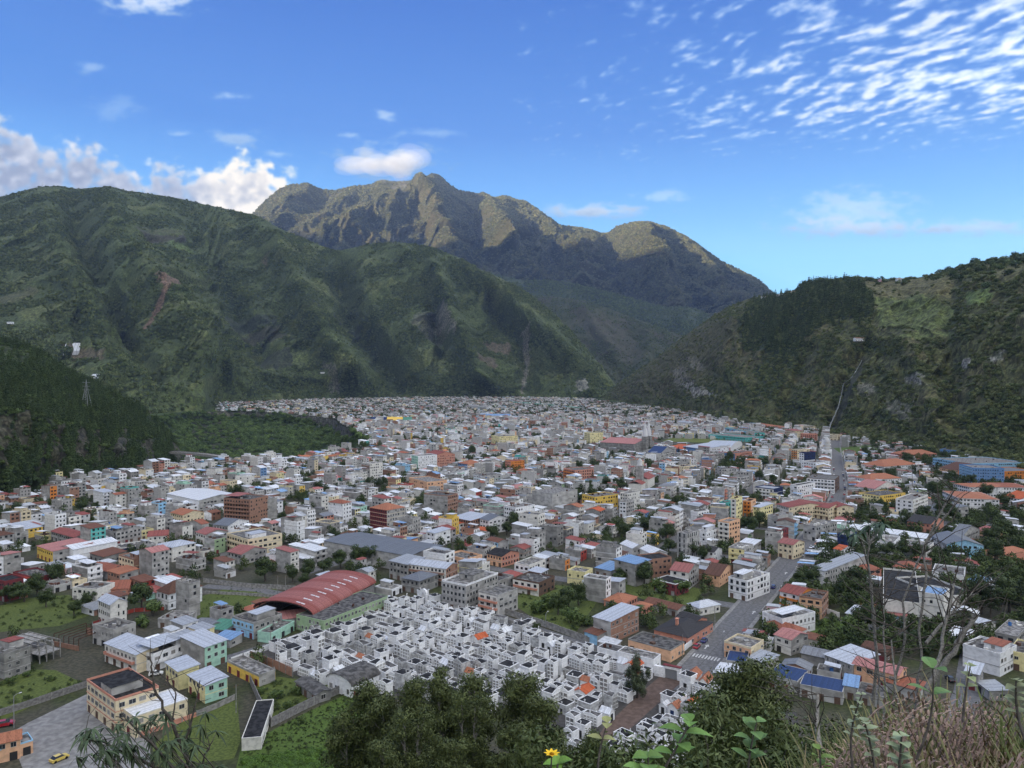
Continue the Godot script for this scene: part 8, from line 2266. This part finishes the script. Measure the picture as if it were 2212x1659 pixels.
# ---------------------------------------------------------------- vehicles and poles
var car_parts: Array = []
func make_car_meshes() -> void:
	var body := MB.new(); var glass := MB.new(); var wheel := MB.new(); var lamp := MB.new()
	var prof := [[-2.1, 0.35, 0.75, 0.80], [-2.0, 0.3, 0.92, 0.86], [-1.1, 0.3, 1.0, 0.88], [0.9, 0.3, 0.98, 0.88], [1.95, 0.3, 0.78, 0.84], [2.1, 0.36, 0.62, 0.78]]
	for i in prof.size() - 1:
		var p: Array = prof[i]; var q: Array = prof[i + 1]
		body.quad(Vector3(p[0], p[1], p[3]), Vector3(q[0], q[1], q[3]), Vector3(q[0], q[2], q[3] * 0.97), Vector3(p[0], p[2], p[3] * 0.97))
		body.quad(Vector3(q[0], q[1], -q[3]), Vector3(p[0], p[1], -p[3]), Vector3(p[0], p[2], -p[3] * 0.97), Vector3(q[0], q[2], -q[3] * 0.97))
		body.quad(Vector3(p[0], p[2], p[3] * 0.97), Vector3(q[0], q[2], q[3] * 0.97), Vector3(q[0], q[2], -q[3] * 0.97), Vector3(p[0], p[2], -p[3] * 0.97))
	body.quad(Vector3(-2.1, 0.35, -0.8), Vector3(-2.1, 0.35, 0.8), Vector3(-2.1, 0.75, 0.78), Vector3(-2.1, 0.75, -0.78))
	body.quad(Vector3(2.1, 0.36, 0.78), Vector3(2.1, 0.36, -0.78), Vector3(2.1, 0.62, -0.76), Vector3(2.1, 0.62, 0.76))
	var lo := [[-1.75, 0.97], [1.05, 0.96]]
	var hi := [[-1.2, 1.45], [0.25, 1.46]]
	body.quad(Vector3(-1.2, 1.45, 0.62), Vector3(0.25, 1.46, 0.62), Vector3(0.25, 1.46, -0.62), Vector3(-1.2, 1.45, -0.62))
	glass.quad(Vector3(-1.75, 0.97, 0.82), Vector3(1.05, 0.96, 0.82), Vector3(0.25, 1.46, 0.62), Vector3(-1.2, 1.45, 0.62))
	glass.quad(Vector3(1.05, 0.96, -0.82), Vector3(-1.75, 0.97, -0.82), Vector3(-1.2, 1.45, -0.62), Vector3(0.25, 1.46, -0.62))
	glass.quad(Vector3(1.05, 0.96, 0.82), Vector3(1.05, 0.96, -0.82), Vector3(0.25, 1.46, -0.62), Vector3(0.25, 1.46, 0.62))
	glass.quad(Vector3(-1.75, 0.97, -0.82), Vector3(-1.75, 0.97, 0.82), Vector3(-1.2, 1.45, 0.62), Vector3(-1.2, 1.45, -0.62))
	wheel.tube(PackedVector3Array([Vector3(0, 0, -0.11), Vector3(0, 0, -0.1), Vector3(0, 0, 0.1), Vector3(0, 0, 0.11)]), PackedFloat32Array([0.02, 0.32, 0.32, 0.02]), 12)
	lamp.box(Transform3D(), Vector3(-0.02, -0.07, -0.15), Vector3(0.03, 0.07, 0.15))
	car_parts = [body.mesh(), glass.mesh(), wheel.mesh(), lamp.mesh()]
func car(p: Vector3, hd: float, col: String, label: String, scl := Vector3.ONE, called := "car", cat := "car") -> void:
	var o := thing(called, label, cat, Transform3D(frame_of(hd).scaled_local(scl), p), "vehicles in the streets")
	part(o, "body", car_parts[0], M["car_" + col])
	part(o, "window", car_parts[1], M.glass)
	for x in [-1.3, 1.3]:
		for z in [-0.78, 0.78]:
			part(o, "wheel", car_parts[2], M.rubber, Transform3D(Basis(), Vector3(x, 0.32, z)))
	for z in [-0.6, 0.6]:
		part(o, "headlight", car_parts[3], M.chrome, Transform3D(Basis(), Vector3(2.06, 0.62, z)))
		part(o, "tail_light", car_parts[3], M.car_red, Transform3D(Basis(), Vector3(-2.1, 0.68, z)))
func pole(p: Vector3, h: float, kind: int, label: String) -> void:
	var o := thing("utility_pole" if kind == 0 else "street_lamp", label, "pole" if kind == 0 else "street lamp", Transform3D(frame_of(30.0), p), "poles along the streets")
	var m := MB.new()
	m.tube(PackedVector3Array([Vector3(0, -0.3, 0), Vector3(0, h, 0)]), PackedFloat32Array([0.16, 0.10]), 8)
	part(o, "post", m.mesh(), M.concrete if kind == 0 else M.steel)
	var a := MB.new()
	if kind == 0:
		a.box(Transform3D(), Vector3(-0.9, h - 0.7, -0.06), Vector3(0.9, h - 0.58, 0.06), Color.WHITE, true)
		part(o, "cross_arm", a.mesh(), M.wood)
	else:
		a.tube(PackedVector3Array([Vector3(0, h - 0.1, 0), Vector3(0.8, h + 0.25, 0), Vector3(1.7, h + 0.3, 0)]), PackedFloat32Array([0.06, 0.05, 0.05]), 6)
		part(o, "arm", a.mesh(), M.steel)
		var l := MB.new()
		l.box(Transform3D(), Vector3(1.5, h + 0.2, -0.14), Vector3(2.2, h + 0.34, 0.14), Color.WHITE, true)
		part(o, "lamp_head", l.mesh(), M.white_trim)
func make_vehicles() -> void:
	make_car_meshes()
	for q in [[1505, 1399, 30.5, "red", "red car parked at the kerb of the lower avenue"], [1521, 1386, 30.5, "blue", "dark blue car parked beyond the red car on the avenue"], [1671, 1270, 31.0, "blue", "dark car driving alone up the middle of the avenue"], [1735, 1201, 210.0, "silver", "silver car on the avenue before the blank-sided hall"], [1744, 1193, 31.0, "grey", "grey car ahead of the silver one on the avenue"], [1752, 1184, 210.0, "white", "white car nearest the zebra crossing on the avenue"], [1745, 1222, 30.0, "red", "red car half hidden at the avenue wall"], [337, 1458, 70.0, "white", "white car parked beside the pale yellow house"], [10, 1568, 60.0, "red", "red pickup at the edge of the paved yard"], [128, 1642, 30.0, "yellow", "small yellow car parked by the peach salon"], [696, 1350, 44.0, "maroon", "maroon car in the street beside the vaulted hall"], [2019, 1362, 100.0, "red", "red car parked at the bend of the lower street"], [2056, 1412, 25.0, "white", "white car on the lower street by the blank white house"], [1995, 1350, 95.0, "silver", "silver car before the red one at the bend"], [48, 1230, 80.0, "white", "white pickup near the corner shops"], [2052, 1470, 10.0, "black", "dark car farther down the lower street"]]:
		car(at(q[0], q[1], 0.09), q[2], q[3], q[4], Vector3(1.1, 1.1, 1.1) * (1.12 if "pickup" in q[4] else 1.0))
	car(at(841, 1300, 0.09), 45.0, "white", "white bus waiting by the cemetery gate arch", Vector3(2.0, 1.9, 1.3), "bus", "bus")
	var cols := ["white", "silver", "grey", "red", "white", "black", "blue", "white"]
	var n := 0
	for s in [-1, 1]:
		var u := 370.0
		while u < 980.0:
			u += rng.randf_range(6.0, 26.0)
			if n >= 40:
				break
			n += 1
			car(uv(u, s * 4.5, 0.09), heading(u) + (0.0 if s > 0 else 180.0), cols[n % 8], "%s car, %s along the %s kerb of the upper avenue" % [cols[n % 8], nth(n if s < 0 else n - 20), "left-hand" if s < 0 else "right-hand"])
			if s < 0 and n >= 20:
				break
	for q in [[30, 1572, 9.5, 1, "white street lamp standing in the paved yard"], [600, 1284, 9.0, 0, "concrete pole behind the vacant lot"], [617, 1286, 9.5, 0, "second concrete pole behind the vacant lot"], [1179, 1356, 6.0, 1, "street lamp on the wall of the overgrown lot"], [1474, 1420, 8.5, 0, "concrete pole at the lower end of the avenue"], [1544, 1356, 9.0, 0, "concrete pole beside the villa wall on the avenue"], [1561, 1408, 7.0, 1, "street lamp opposite the red parked car"], [585, 1405, 8.0, 0, "pole at the cemetery street corner"], [671, 1385, 6.5, 0, "pole among the tombs near the street"], [510, 1540, 9.0, 0, "tall pole beside the black tarred shed"], [322, 1590, 5.0, 0, "short white post on the lawn"], [1000, 1420, 6.0, 0, "pole rising between the white tombs"], [1302, 1530, 7.0, 0, "pole in the cemetery beside the brown path"], [1500, 1205, 8.0, 0, "pole by the white cottage"], [1600, 1290, 8.0, 1, "street lamp on the avenue below the modern house"], [1700, 1222, 8.0, 1, "street lamp on the avenue near the hall"], [900, 1330, 7.0, 1, "street lamp beside the cemetery gate arch"]]:
		pole(at(q[0], q[1]), q[2], q[3], q[4])
# ---------------------------------------------------------------- hillside below the viewpoint
func ground_at(px: float, r: float) -> Vector3:
	var d := Vector2((px - CX) / F, -1.0).normalized() * r
	return Vector3(d.x, ground_h(d.x, d.y), d.y)
func gum(px: float, top: float, r: float, sd: int, label: String) -> void:
	var g := ground_at(px, r)
	var h := atd(px, top, r).y - g.y
	tree("euc", sd, g, h / 18.6, "gum_tree", label, "gum trees on the slope")
func leaf_blade(mb: MB, p: Vector3, dir: Vector3, up: Vector3, len: float, wid: float, col: Color, droop := 0.3, fold := 0.25) -> void:
	var s := dir.cross(up).normalized()
	var n := 5
	var pl := p; var pr := p; var pm := p
	for k in n:
		var t := (k + 1.0) / n
		var m := p + dir * len * t - Vector3.UP * droop * len * t * t
		var w := wid * sin(PI * pow(t, 0.8)) if k < n - 1 else 0.001
		var l := m - s * w + up * w * fold; var r := m + s * w + up * w * fold
		var c := col * (0.9 + 0.2 * t)
		mb.quad(pm, m, l, pl, c); mb.quad(pr, r, m, pm, c)
		pl = l; pr = r; pm = m
# a leafy shoot: stem with pairs of leaves
func sprig(base: Vector3, tip: Vector3, pairs: int, len: float, wid: float, col: Color, called: String, label: String, cat := "plant") -> Node3D:
	var o := thing(called, label, cat, Transform3D(Basis(), base))
	var r := RandomNumberGenerator.new()
	r.seed = int(absf(tip.x * 1000.0)) + pairs
	var st := MB.new(); var lf := MB.new()
	var d := tip - base
	var bend := Vector3(r.randf_range(-0.1, 0.1), 0, r.randf_range(-0.1, 0.1)) * d.length()
	var pts := PackedVector3Array(); var rad := PackedFloat32Array()
	for k in 7:
		var t := k / 6.0
		pts.append(d * t + bend * sin(PI * t)); rad.append(lerpf(0.006, 0.0025, t))
	st.tube(pts, rad, 5)
	for k in pairs:
		var t := lerpf(0.45, 1.0, (k + 1.0) / pairs)
		var p := d * t + bend * sin(PI * t)
		for s in 2:
			var a := k * 1.57 + s * PI + r.randf_range(-0.4, 0.4)
			var dir := Vector3(cos(a), r.randf_range(0.15, 0.7), sin(a)).normalized()
			leaf_blade(lf, p, dir, Vector3.UP, len * r.randf_range(0.75, 1.1) * (1.0 if k < pairs - 1 else 0.7), wid, col * r.randf_range(0.8, 1.2), r.randf_range(0.1, 0.45))
	part(o, "stem", st.mesh(), M.bark)
	part(o, "leaves", lf.mesh(), M.leaf)
	return o
func stem_line(mb: MB, pts: Array, r: float, ra: float, rb: float, depth := 0.0) -> PackedVector3Array:
	var out := PackedVector3Array(); var rad := PackedFloat32Array()
	var n := pts.size()
	for i in n - 1:
		for k in 4:
			var t := (i + k / 4.0) / (n - 1.0)
			var q := Vector2(pts[i][0], pts[i][1]).lerp(Vector2(pts[i + 1][0], pts[i + 1][1]), k / 4.0) + Vector2(rng.randfn(), rng.randfn()) * (1.6 if k > 0 else 0.0)
			out.append(atd(q.x, q.y, r + depth * t)); rad.append(lerpf(ra, rb, t) * rng.randf_range(0.88, 1.12))
	out.append(atd(pts[-1][0], pts[-1][1], r + depth)); rad.append(rb)
	mb.tube(out, rad, 7)
	return out
func twigs(mb: MB, along: PackedVector3Array, count: int, len: float, thick: float) -> Array:
	var tips := []
	for k in count:
		var p := along[rng.randi_range(along.size() / 3, along.size() - 1)]
		var dir := Vector3(rng.randfn(), rng.randf_range(0.1, 1.1), rng.randfn() * 0.6).normalized()
		var m := p + dir * len * rng.randf_range(0.4, 1.0)
		var q := m + (dir + Vector3(rng.randfn(), rng.randfn() * 0.6, rng.randfn()) * 0.5).normalized() * len * 0.6
		mb.tube(PackedVector3Array([p, m, q]), PackedFloat32Array([thick, thick * 0.65, thick * 0.25]), 5)
		tips.append(q)
	return tips
func make_front() -> void:
	var gums := [[930, 1535, 92.0, "gum tree filling the middle of the group"], [1012, 1520, 94.0, "gum tree in the shade of the highest crown"], [1110, 1530, 92.0, "gum tree in front of the broad one"], [850, 1560, 90.0, "gum tree in the near row below the chapel"], [975, 1590, 84.0, "nearest short gum tree at the group centre"], [1140, 1600, 84.0, "nearest short gum tree before the tombs"], [752, 1536, 107.5, "lowest gum tree at the edge of the grassy slope"], [786, 1481, 110.1, "gum tree before the block wall corner"], [845, 1479, 105.0, "gum tree below the chapel"], [897, 1472, 102.4, "gum tree between chapel and tombs"], [966, 1447, 107.5, "gum tree behind the tallest pair"], [988, 1424, 112.6, "tall gum tree with the highest crown of the group"], [1043, 1429, 110.1, "tall gum tree right of the highest crown"], [1124, 1442, 107.5, "broad gum tree overlapping the tombs"], [1164, 1462, 102.4, "gum tree at the right end of the big group"], [1078, 1556, 89.6, "short gum tree in front of the group"], [888, 1556, 87.0, "short dark gum tree in front of the group centre"], [820, 1590, 84.5, "short gum tree at the front left of the group"], [1250, 1552, 92.2, "dark dense gum tree beside the brown path"], [1284, 1574, 87.0, "low dark gum tree at the path foot"], [1190, 1580, 84.5, "low gum tree filling the group corner"], [1632, 1421, 82.5, "large single gum tree before the dark blue roofs"], [1584, 1450, 80.0, "gum crown on the avenue side of the large single tree"], [1668, 1470, 78.8, "gum crown on the right of the large single tree"], [1545, 1490, 77.5, "lower gum crown beside the large single tree"]]
	var k := 0
	for q in gums:
		k += 1
		gum(q[0], q[1], q[2], k % 5, q[3])
	# bushes on the slope
	var r := RandomNumberGenerator.new()
	r.seed = 51
	var bushes := [[560, 1500, 2.6, "olive bush behind the block wall corner"], [600, 1510, 3.4, "big yellow-green bush inside the block wall"], [640, 1502, 3.0, "round bush inside the block wall"], [620, 1530, 3.0, "bush leaning over the block wall"], [700, 1500, 2.4, "bush beside the chapel wall"], [585, 1460, 2.6, "dark bush by the brick wall"], [650, 1562, 2.2, "pale bush at the foot of the block wall"], [420, 1505, 2.2, "shrub beside the pale green house"], [450, 1512, 1.8, "shrub at the garden wall"], [60, 1462, 2.5, "bush on the green slope by the dark wall"], [25, 1475, 2.8, "large bush on the green slope"], [110, 1470, 2.2, "small bush on the green slope"]]
	for q in bushes:
		tree("bush", k % 4, at(q[0], q[1]), q[2] / 2.2, "shrub", q[3], "shrubs on the near slope")
		k += 1
	for q in [[1470, 1590, 9.0, "leafy thicket at the cemetery side of the bank"], [1530, 1572, 11.0, "thicket under the single gum tree"], [1580, 1560, 12.0, "dense thicket behind the green shoots"], [1640, 1556, 10.5, "thicket below the single gum tree"], [1700, 1552, 12.0, "olive thicket before the dark blue roofs"], [1755, 1560, 10.0, "twiggy thicket beside the snapped stem"], [1815, 1556, 9.0, "thicket behind the grey-green shoots"], [1870, 1548, 8.0, "dark thicket at the foot of the bare tree"], [1945, 1545, 9.0, "thicket between the bare stems"], [2030, 1552, 8.0, "thicket before the lower street"], [2110, 1545, 7.5, "thicket in the dry grass"], [2190, 1530, 7.0, "thicket at the picture edge"], [1425, 1620, 8.0, "low thicket beside the yellow flower"], [1240, 1640, 14.0, "low thicket under the dark gums"]]:
		var g := ground_at(q[0], q[2])
		tree("thicket", k % 4, g - Vector3(0, 0.2, 0), (atd(q[0], q[1], q[2]).y - g.y) / 3.0, "thicket", q[3], "thickets on the bank")
		k += 1
	var xf: Array = []
	for i in 7500:
		var px := r.randf_range(480, 2300)
		var d := r.randf_range(110.0, 205.0)
		if r.randf() < 0.5:
			px = r.randf_range(520, 830)
			d = r.randf_range(158, 212)
		var g := ground_at(px, d)
		var q := proj(g)
		if px < 560 and q.y < 1610 or d > 185 and px > 790:
			continue
		var s := r.randf_range(0.2, 0.95)
		xf.append([Transform3D(Basis(Vector3.UP, r.randf() * TAU).scaled(Vector3(s, s * 0.8, s)), g), Color(0.055, 0.085, 0.026).lerp(Color(0.13, 0.175, 0.05), r.randf())])
	scatter("slope_scrub", "low scrub and weeds covering the slope below the viewpoint", tree_proto("bush", 1)[1], xf, 0.45)
	# near bank: grass
	var tuft := MB.new()
	for i in 16:
		var a := r.randf() * TAU
		var o := Vector3(cos(a), 0, sin(a))
		leaf_blade(tuft, o * r.randf_range(0.0, 0.05), (o * r.randf_range(0.2, 0.7) + Vector3.UP).normalized(), o, r.randf_range(0.28, 0.6), 0.006, Color.WHITE * r.randf_range(0.7, 1.1), r.randf_range(0.1, 0.7), 0.1)
	xf = []
	for i in 2400:
		var px := r.randf_range(1330, 2500)
		var d := r.randf_range(2.2, 6.6)
		if r.randf() > smooth(1330, 1850, px):
			continue
		var g := ground_at(px, d)
		var s := r.randf_range(0.5, 1.2)
		xf.append([Transform3D(Basis(Vector3.UP, r.randf() * TAU).scaled(Vector3(s, s * r.randf_range(0.7, 1.2), s)), g - Vector3(0, 0.03, 0)), Color(0.085, 0.12, 0.030).lerp(Color(0.26, 0.21, 0.11), pow(r.randf(), 1.4))])
	scatter("bank_grass", "long mixed green and straw grass on the near bank", tuft.mesh(), xf, 1.0)
	# dry bracken
	for i in 26:
		var px := lerpf(1870.0, 2290.0, i / 25.0) + r.randf_range(-15, 15)
		var d := r.randf_range(3.2, 4.6)
		var g := ground_at(px, d)
		var o := thing("fern_frond", "dry pinkish brown fern frond, %s from the left on the near bank" % nth(i + 1), "fern", Transform3D(Basis(), g), "dry ferns on the near bank")
		var st := MB.new(); var lf := MB.new()
		var dir := Vector3(r.randf_range(-0.9, 0.5), r.randf_range(0.5, 1.0), r.randf_range(-0.3, 0.7)).normalized()
		var len := r.randf_range(0.6, 0.95)
		var pts := PackedVector3Array(); var rad := PackedFloat32Array()
		for m in 15:
			var t := m / 14.0
			var p := dir * len * t - Vector3.UP * 0.28 * len * t * t
			pts.append(p); rad.append(lerpf(0.004, 0.001, t))
			if m > 2:
				for s: int in [-1, 1]:
					var sd := (dir.cross(Vector3(0.2, 0.3, 1)).normalized() * s + dir * 0.5).normalized()
					var fl := len * 0.34 * sin(PI * minf(1.0, t * 0.9 + 0.12))
					for b in 4:
						var bp := p + sd * fl * b / 4.0
						for s2: int in [-1, 1]:
							leaf_blade(lf, bp, (sd * 0.6 + dir * s2 * 0.8).normalized(), Vector3.UP, fl * 0.26, 0.006, Color(0.34, 0.24, 0.19) * r.randf_range(0.6, 1.3), 0.4)
		st.tube(pts, rad, 4)
		part(o, "rachis", st.mesh(), M.wood)
		part(o, "pinnae", lf.mesh(), M.leaf)
	# leafy shoots in the foreground: foot, tip, leaves
	for q in [[1400, 1720, 1492, 1560, 2.5, 4, 0.095, 0.026, Color(0.11, 0.20, 0.045), "bright green leafy shoot at the foot of the picture"], [1440, 1740, 1400, 1636, 2.2, 3, 0.10, 0.028, Color(0.12, 0.21, 0.05), "low green shoot with broad leaves before the tombs"], [1620, 1740, 1635, 1560, 2.8, 5, 0.085, 0.024, Color(0.11, 0.19, 0.06), "green shoot with paired leaves under the single gum tree"], [1980, 1640, 2015, 1445, 3.4, 2, 0.13, 0.03, Color(0.10, 0.18, 0.055), "pointed green leaf pair before the lower street"], [1760, 1740, 1770, 1620, 2.6, 4, 0.06, 0.015, Color(0.14, 0.22, 0.05), "small light green shoot in the grass"], [1180, 1760, 1205, 1650, 2.1, 3, 0.075, 0.02, Color(0.13, 0.24, 0.04), "green leaves of the yellow flower plant"], [1850, 1700, 1862, 1500, 3.0, 7, 0.034, 0.013, Color(0.21, 0.25, 0.15), "grey-green shoot with small round leaves"], [1900, 1740, 1868, 1560, 2.6, 6, 0.04, 0.016, Color(0.22, 0.26, 0.15), "grey-green rosette shoot beside the bare tree"], [1930, 1760, 1948, 1590, 2.4, 7, 0.045, 0.018, Color(0.23, 0.28, 0.16), "pale rosette shoot in the middle of the bank"], [2230, 1640, 2195, 1470, 2.8, 6, 0.045, 0.017, Color(0.22, 0.25, 0.13), "pale leafy shoot at the right picture edge"], [2080, 1560, 2096, 1440, 3.6, 3, 0.05, 0.02, Color(0.21, 0.25, 0.12), "soft pale shoot tip before the lower street"], [1290, 1700, 1312, 1562, 2.8, 2, 0.06, 0.02, Color(0.24, 0.25, 0.10), "pale leaf tip hanging before the brown path"]]:
		sprig(atd(q[0], q[1], q[4]), atd(q[2], q[3], q[4] + 0.1), q[5], q[6], q[7], q[8], "leafy_shoot", q[9])
	var fp := atd(1192, 1632, 2.1)
	var fo := thing("yellow_flower", "small yellow daisy flower at the bottom of the picture", "flower", Transform3D(Basis(), fp))
	var pet := MB.new(); var eye := MB.new(); var fs := MB.new()
	for i in 8:
		leaf_blade(pet, Vector3.ZERO, Vector3(cos(i * TAU / 8), 0.5, sin(i * TAU / 8)).normalized(), Vector3.UP, 0.026, 0.006, Color(0.75, 0.48, 0.02), 0.1)
	eye.tube(PackedVector3Array([Vector3(0, 0, 0), Vector3(0, 0.006, 0), Vector3(0, 0.009, 0)]), PackedFloat32Array([0.006, 0.007, 0.001]), 8, Color(0.35, 0.18, 0.01))
	fs.tube(PackedVector3Array([Vector3(0.0, 0, 0), Vector3(-0.01, -0.15, 0)]), PackedFloat32Array([0.002, 0.003]), 5)
	part(fo, "petals", pet.mesh(), M.leaf); part(fo, "flower_head", eye.mesh(), M.far_tree); part(fo, "stem", fs.mesh(), M.bark)
	# bare lichen-covered tree on the right
	var bt := thing("bare_tree", "bare branching tree with lichen-covered grey stems on the near bank", "tree")
	for q in [[[[1995, 1660], [2010, 1540], [2000, 1490], [2035, 1440], [2065, 1400], [2085, 1360], [2110, 1328]], 7.6, 0.034, 0.02], [[[2000, 1500], [2030, 1420], [2045, 1330], [2060, 1260]], 7.5, 0.021, 0.01], [[[1985, 1640], [1975, 1560], [1990, 1440], [1985, 1360], [2000, 1250], [1995, 1180], [2030, 1110], [2060, 1060]], 7.8, 0.018, 0.006], [[[1930, 1640], [1920, 1540], [1955, 1380], [1950, 1300], [1975, 1230], [2010, 1160], [2060, 1092], [2072, 1075]], 8.0, 0.016, 0.005], [[[1905, 1620], [1912, 1480], [1908, 1360], [1912, 1290]], 7.9, 0.013, 0.006], [[[1890, 1640], [1900, 1480], [1890, 1330], [1880, 1240], [1862, 1170]], 8.1, 0.012, 0.004], [[[1960, 1620], [1935, 1500], [1925, 1380]], 7.4, 0.013, 0.006], [[[2000, 1390], [2050, 1330], [2100, 1280]], 7.8, 0.016, 0.006], [[[1770, 1620], [1765, 1560], [1766, 1500]], 7.0, 0.024, 0.016]]:
		var m := MB.new()
		var line := stem_line(m, q[0], q[1], q[2], q[3], 0.5)
		part(bt, "branch", m.mesh(), M.bark_pale)
		var tw := MB.new()
		twigs(tw, line, 14, 0.42, 0.006)
		part(bt, "twigs", tw.mesh(), M.bark)
	var sp := thing("gum_sapling", "young gum sapling with a tuft of grey-green leaves at its top", "tree")
	var sm := MB.new(); var sl := MB.new()
	var ln := stem_line(sm, [[1880, 1600], [1895, 1420], [1880, 1260], [1872, 1150]], 8.6, 0.02, 0.008)
	for i in 9:
		var c := atd(1872 + r.randf_range(-40, 42), 1142 + r.randf_range(-18, 22), 8.6 + r.randf_range(-0.25, 0.25))
		sm.tube(PackedVector3Array([ln[-2], c]), PackedFloat32Array([0.006, 0.003]), 4)
		for j in 12:
			leaf_blade(sl, c, Vector3(r.randfn(), r.randf_range(-0.8, 0.6), r.randfn()).normalized(), Vector3.UP, r.randf_range(0.08, 0.15), 0.016, Color(0.060, 0.095, 0.060) * r.randf_range(0.7, 1.4), 0.5)
	part(sp, "stem", sm.mesh(), M.bark_pale); part(sp, "leaves", sl.mesh(), M.leaf)
	# twiggy gum sapling at the lower left
	var lo := thing("gum_sapling", "leafy gum sapling with bare twigs at the lower left", "tree")
	var lm := MB.new(); var ll := MB.new()
	for q in [[[[430, 1700], [405, 1640], [372, 1560], [338, 1500], [326, 1440], [324, 1410]], 0.02], [[[415, 1690], [400, 1600], [420, 1530], [432, 1470]], 0.014], [[[372, 1560], [380, 1500], [362, 1470]], 0.008], [[[420, 1700], [300, 1640], [220, 1600], [180, 1605]], 0.016], [[[410, 1700], [340, 1620], [280, 1560], [250, 1548]], 0.014], [[[430, 1700], [440, 1640], [460, 1600]], 0.012]]:
		var line := stem_line(lm, q[0], 7.0, q[1], 0.004)
		for tp in twigs(lm, line, 7, 0.22, 0.004):
			var p := proj(tp)
			if p.y > 1535:
				for j in 9:
					leaf_blade(ll, tp, Vector3(r.randfn(), r.randf_range(-0.9, 0.3), r.randfn()).normalized(), Vector3.UP, r.randf_range(0.08, 0.15), 0.011, Color(0.055, 0.080, 0.040) * r.randf_range(0.7, 1.5), 0.5)
	for i in 46:
		var c := atd(r.randf_range(165, 470), r.randf_range(1560, 1680), r.randf_range(6.6, 7.4))
		var pc := proj(c)
		if pc.y < 1545 + absf(pc.x - 260) * 0.35:
			continue
		for j in 8:
			leaf_blade(ll, c, Vector3(r.randfn(), r.randf_range(-0.9, 0.3), r.randfn()).normalized(), Vector3.UP, r.randf_range(0.08, 0.15), 0.011, Color(0.055, 0.080, 0.040) * r.randf_range(0.7, 1.5), 0.5)
		lm.tube(PackedVector3Array([c, c + Vector3(0.3, -0.35, 0)]), PackedFloat32Array([0.003, 0.005]), 4)
	part(lo, "branches", lm.mesh(), M.bark); part(lo, "leaves", ll.mesh(), M.leaf)
func scatter(called: String, label: String, m: Mesh, xf: Array, tint: float) -> void:
	var mm := MultiMesh.new()
	mm.transform_format = MultiMesh.TRANSFORM_3D
	mm.use_colors = true
	mm.mesh = m
	mm.instance_count = xf.size()
	for i in xf.size():
		mm.set_instance_transform(i, xf[i][0])
		mm.set_instance_color(i, xf[i][1] if tint >= 1.0 else Color.WHITE.lerp(xf[i][1] * 12.0, tint))
	var o := MultiMeshInstance3D.new()
	o.name = unique(called)
	o.multimesh = mm
	o.material_override = M.leaf
	add_child(o)
	tag(o, label, "grass" if "grass" in called else "scrub", "", "stuff")
func _ready() -> void:
	rng.seed = 4711
	var t0 := Time.get_ticks_msec()
	setup()
	print("sky ", Time.get_ticks_msec() - t0)
	make_materials()
	make_outline()
	make_hills()
	make_ground()
	make_axis()
	make_streets()
	make_landmarks()
	make_specials()
	print("landmarks ", Time.get_ticks_msec() - t0)
	make_cemetery()
	make_walls()
	make_town_trees()
	make_houses()
	print("houses ", Time.get_ticks_msec() - t0)
	make_greenery()
	make_woods()
	make_vehicles()
	make_front()
	print("trees ", Time.get_ticks_msec() - t0)
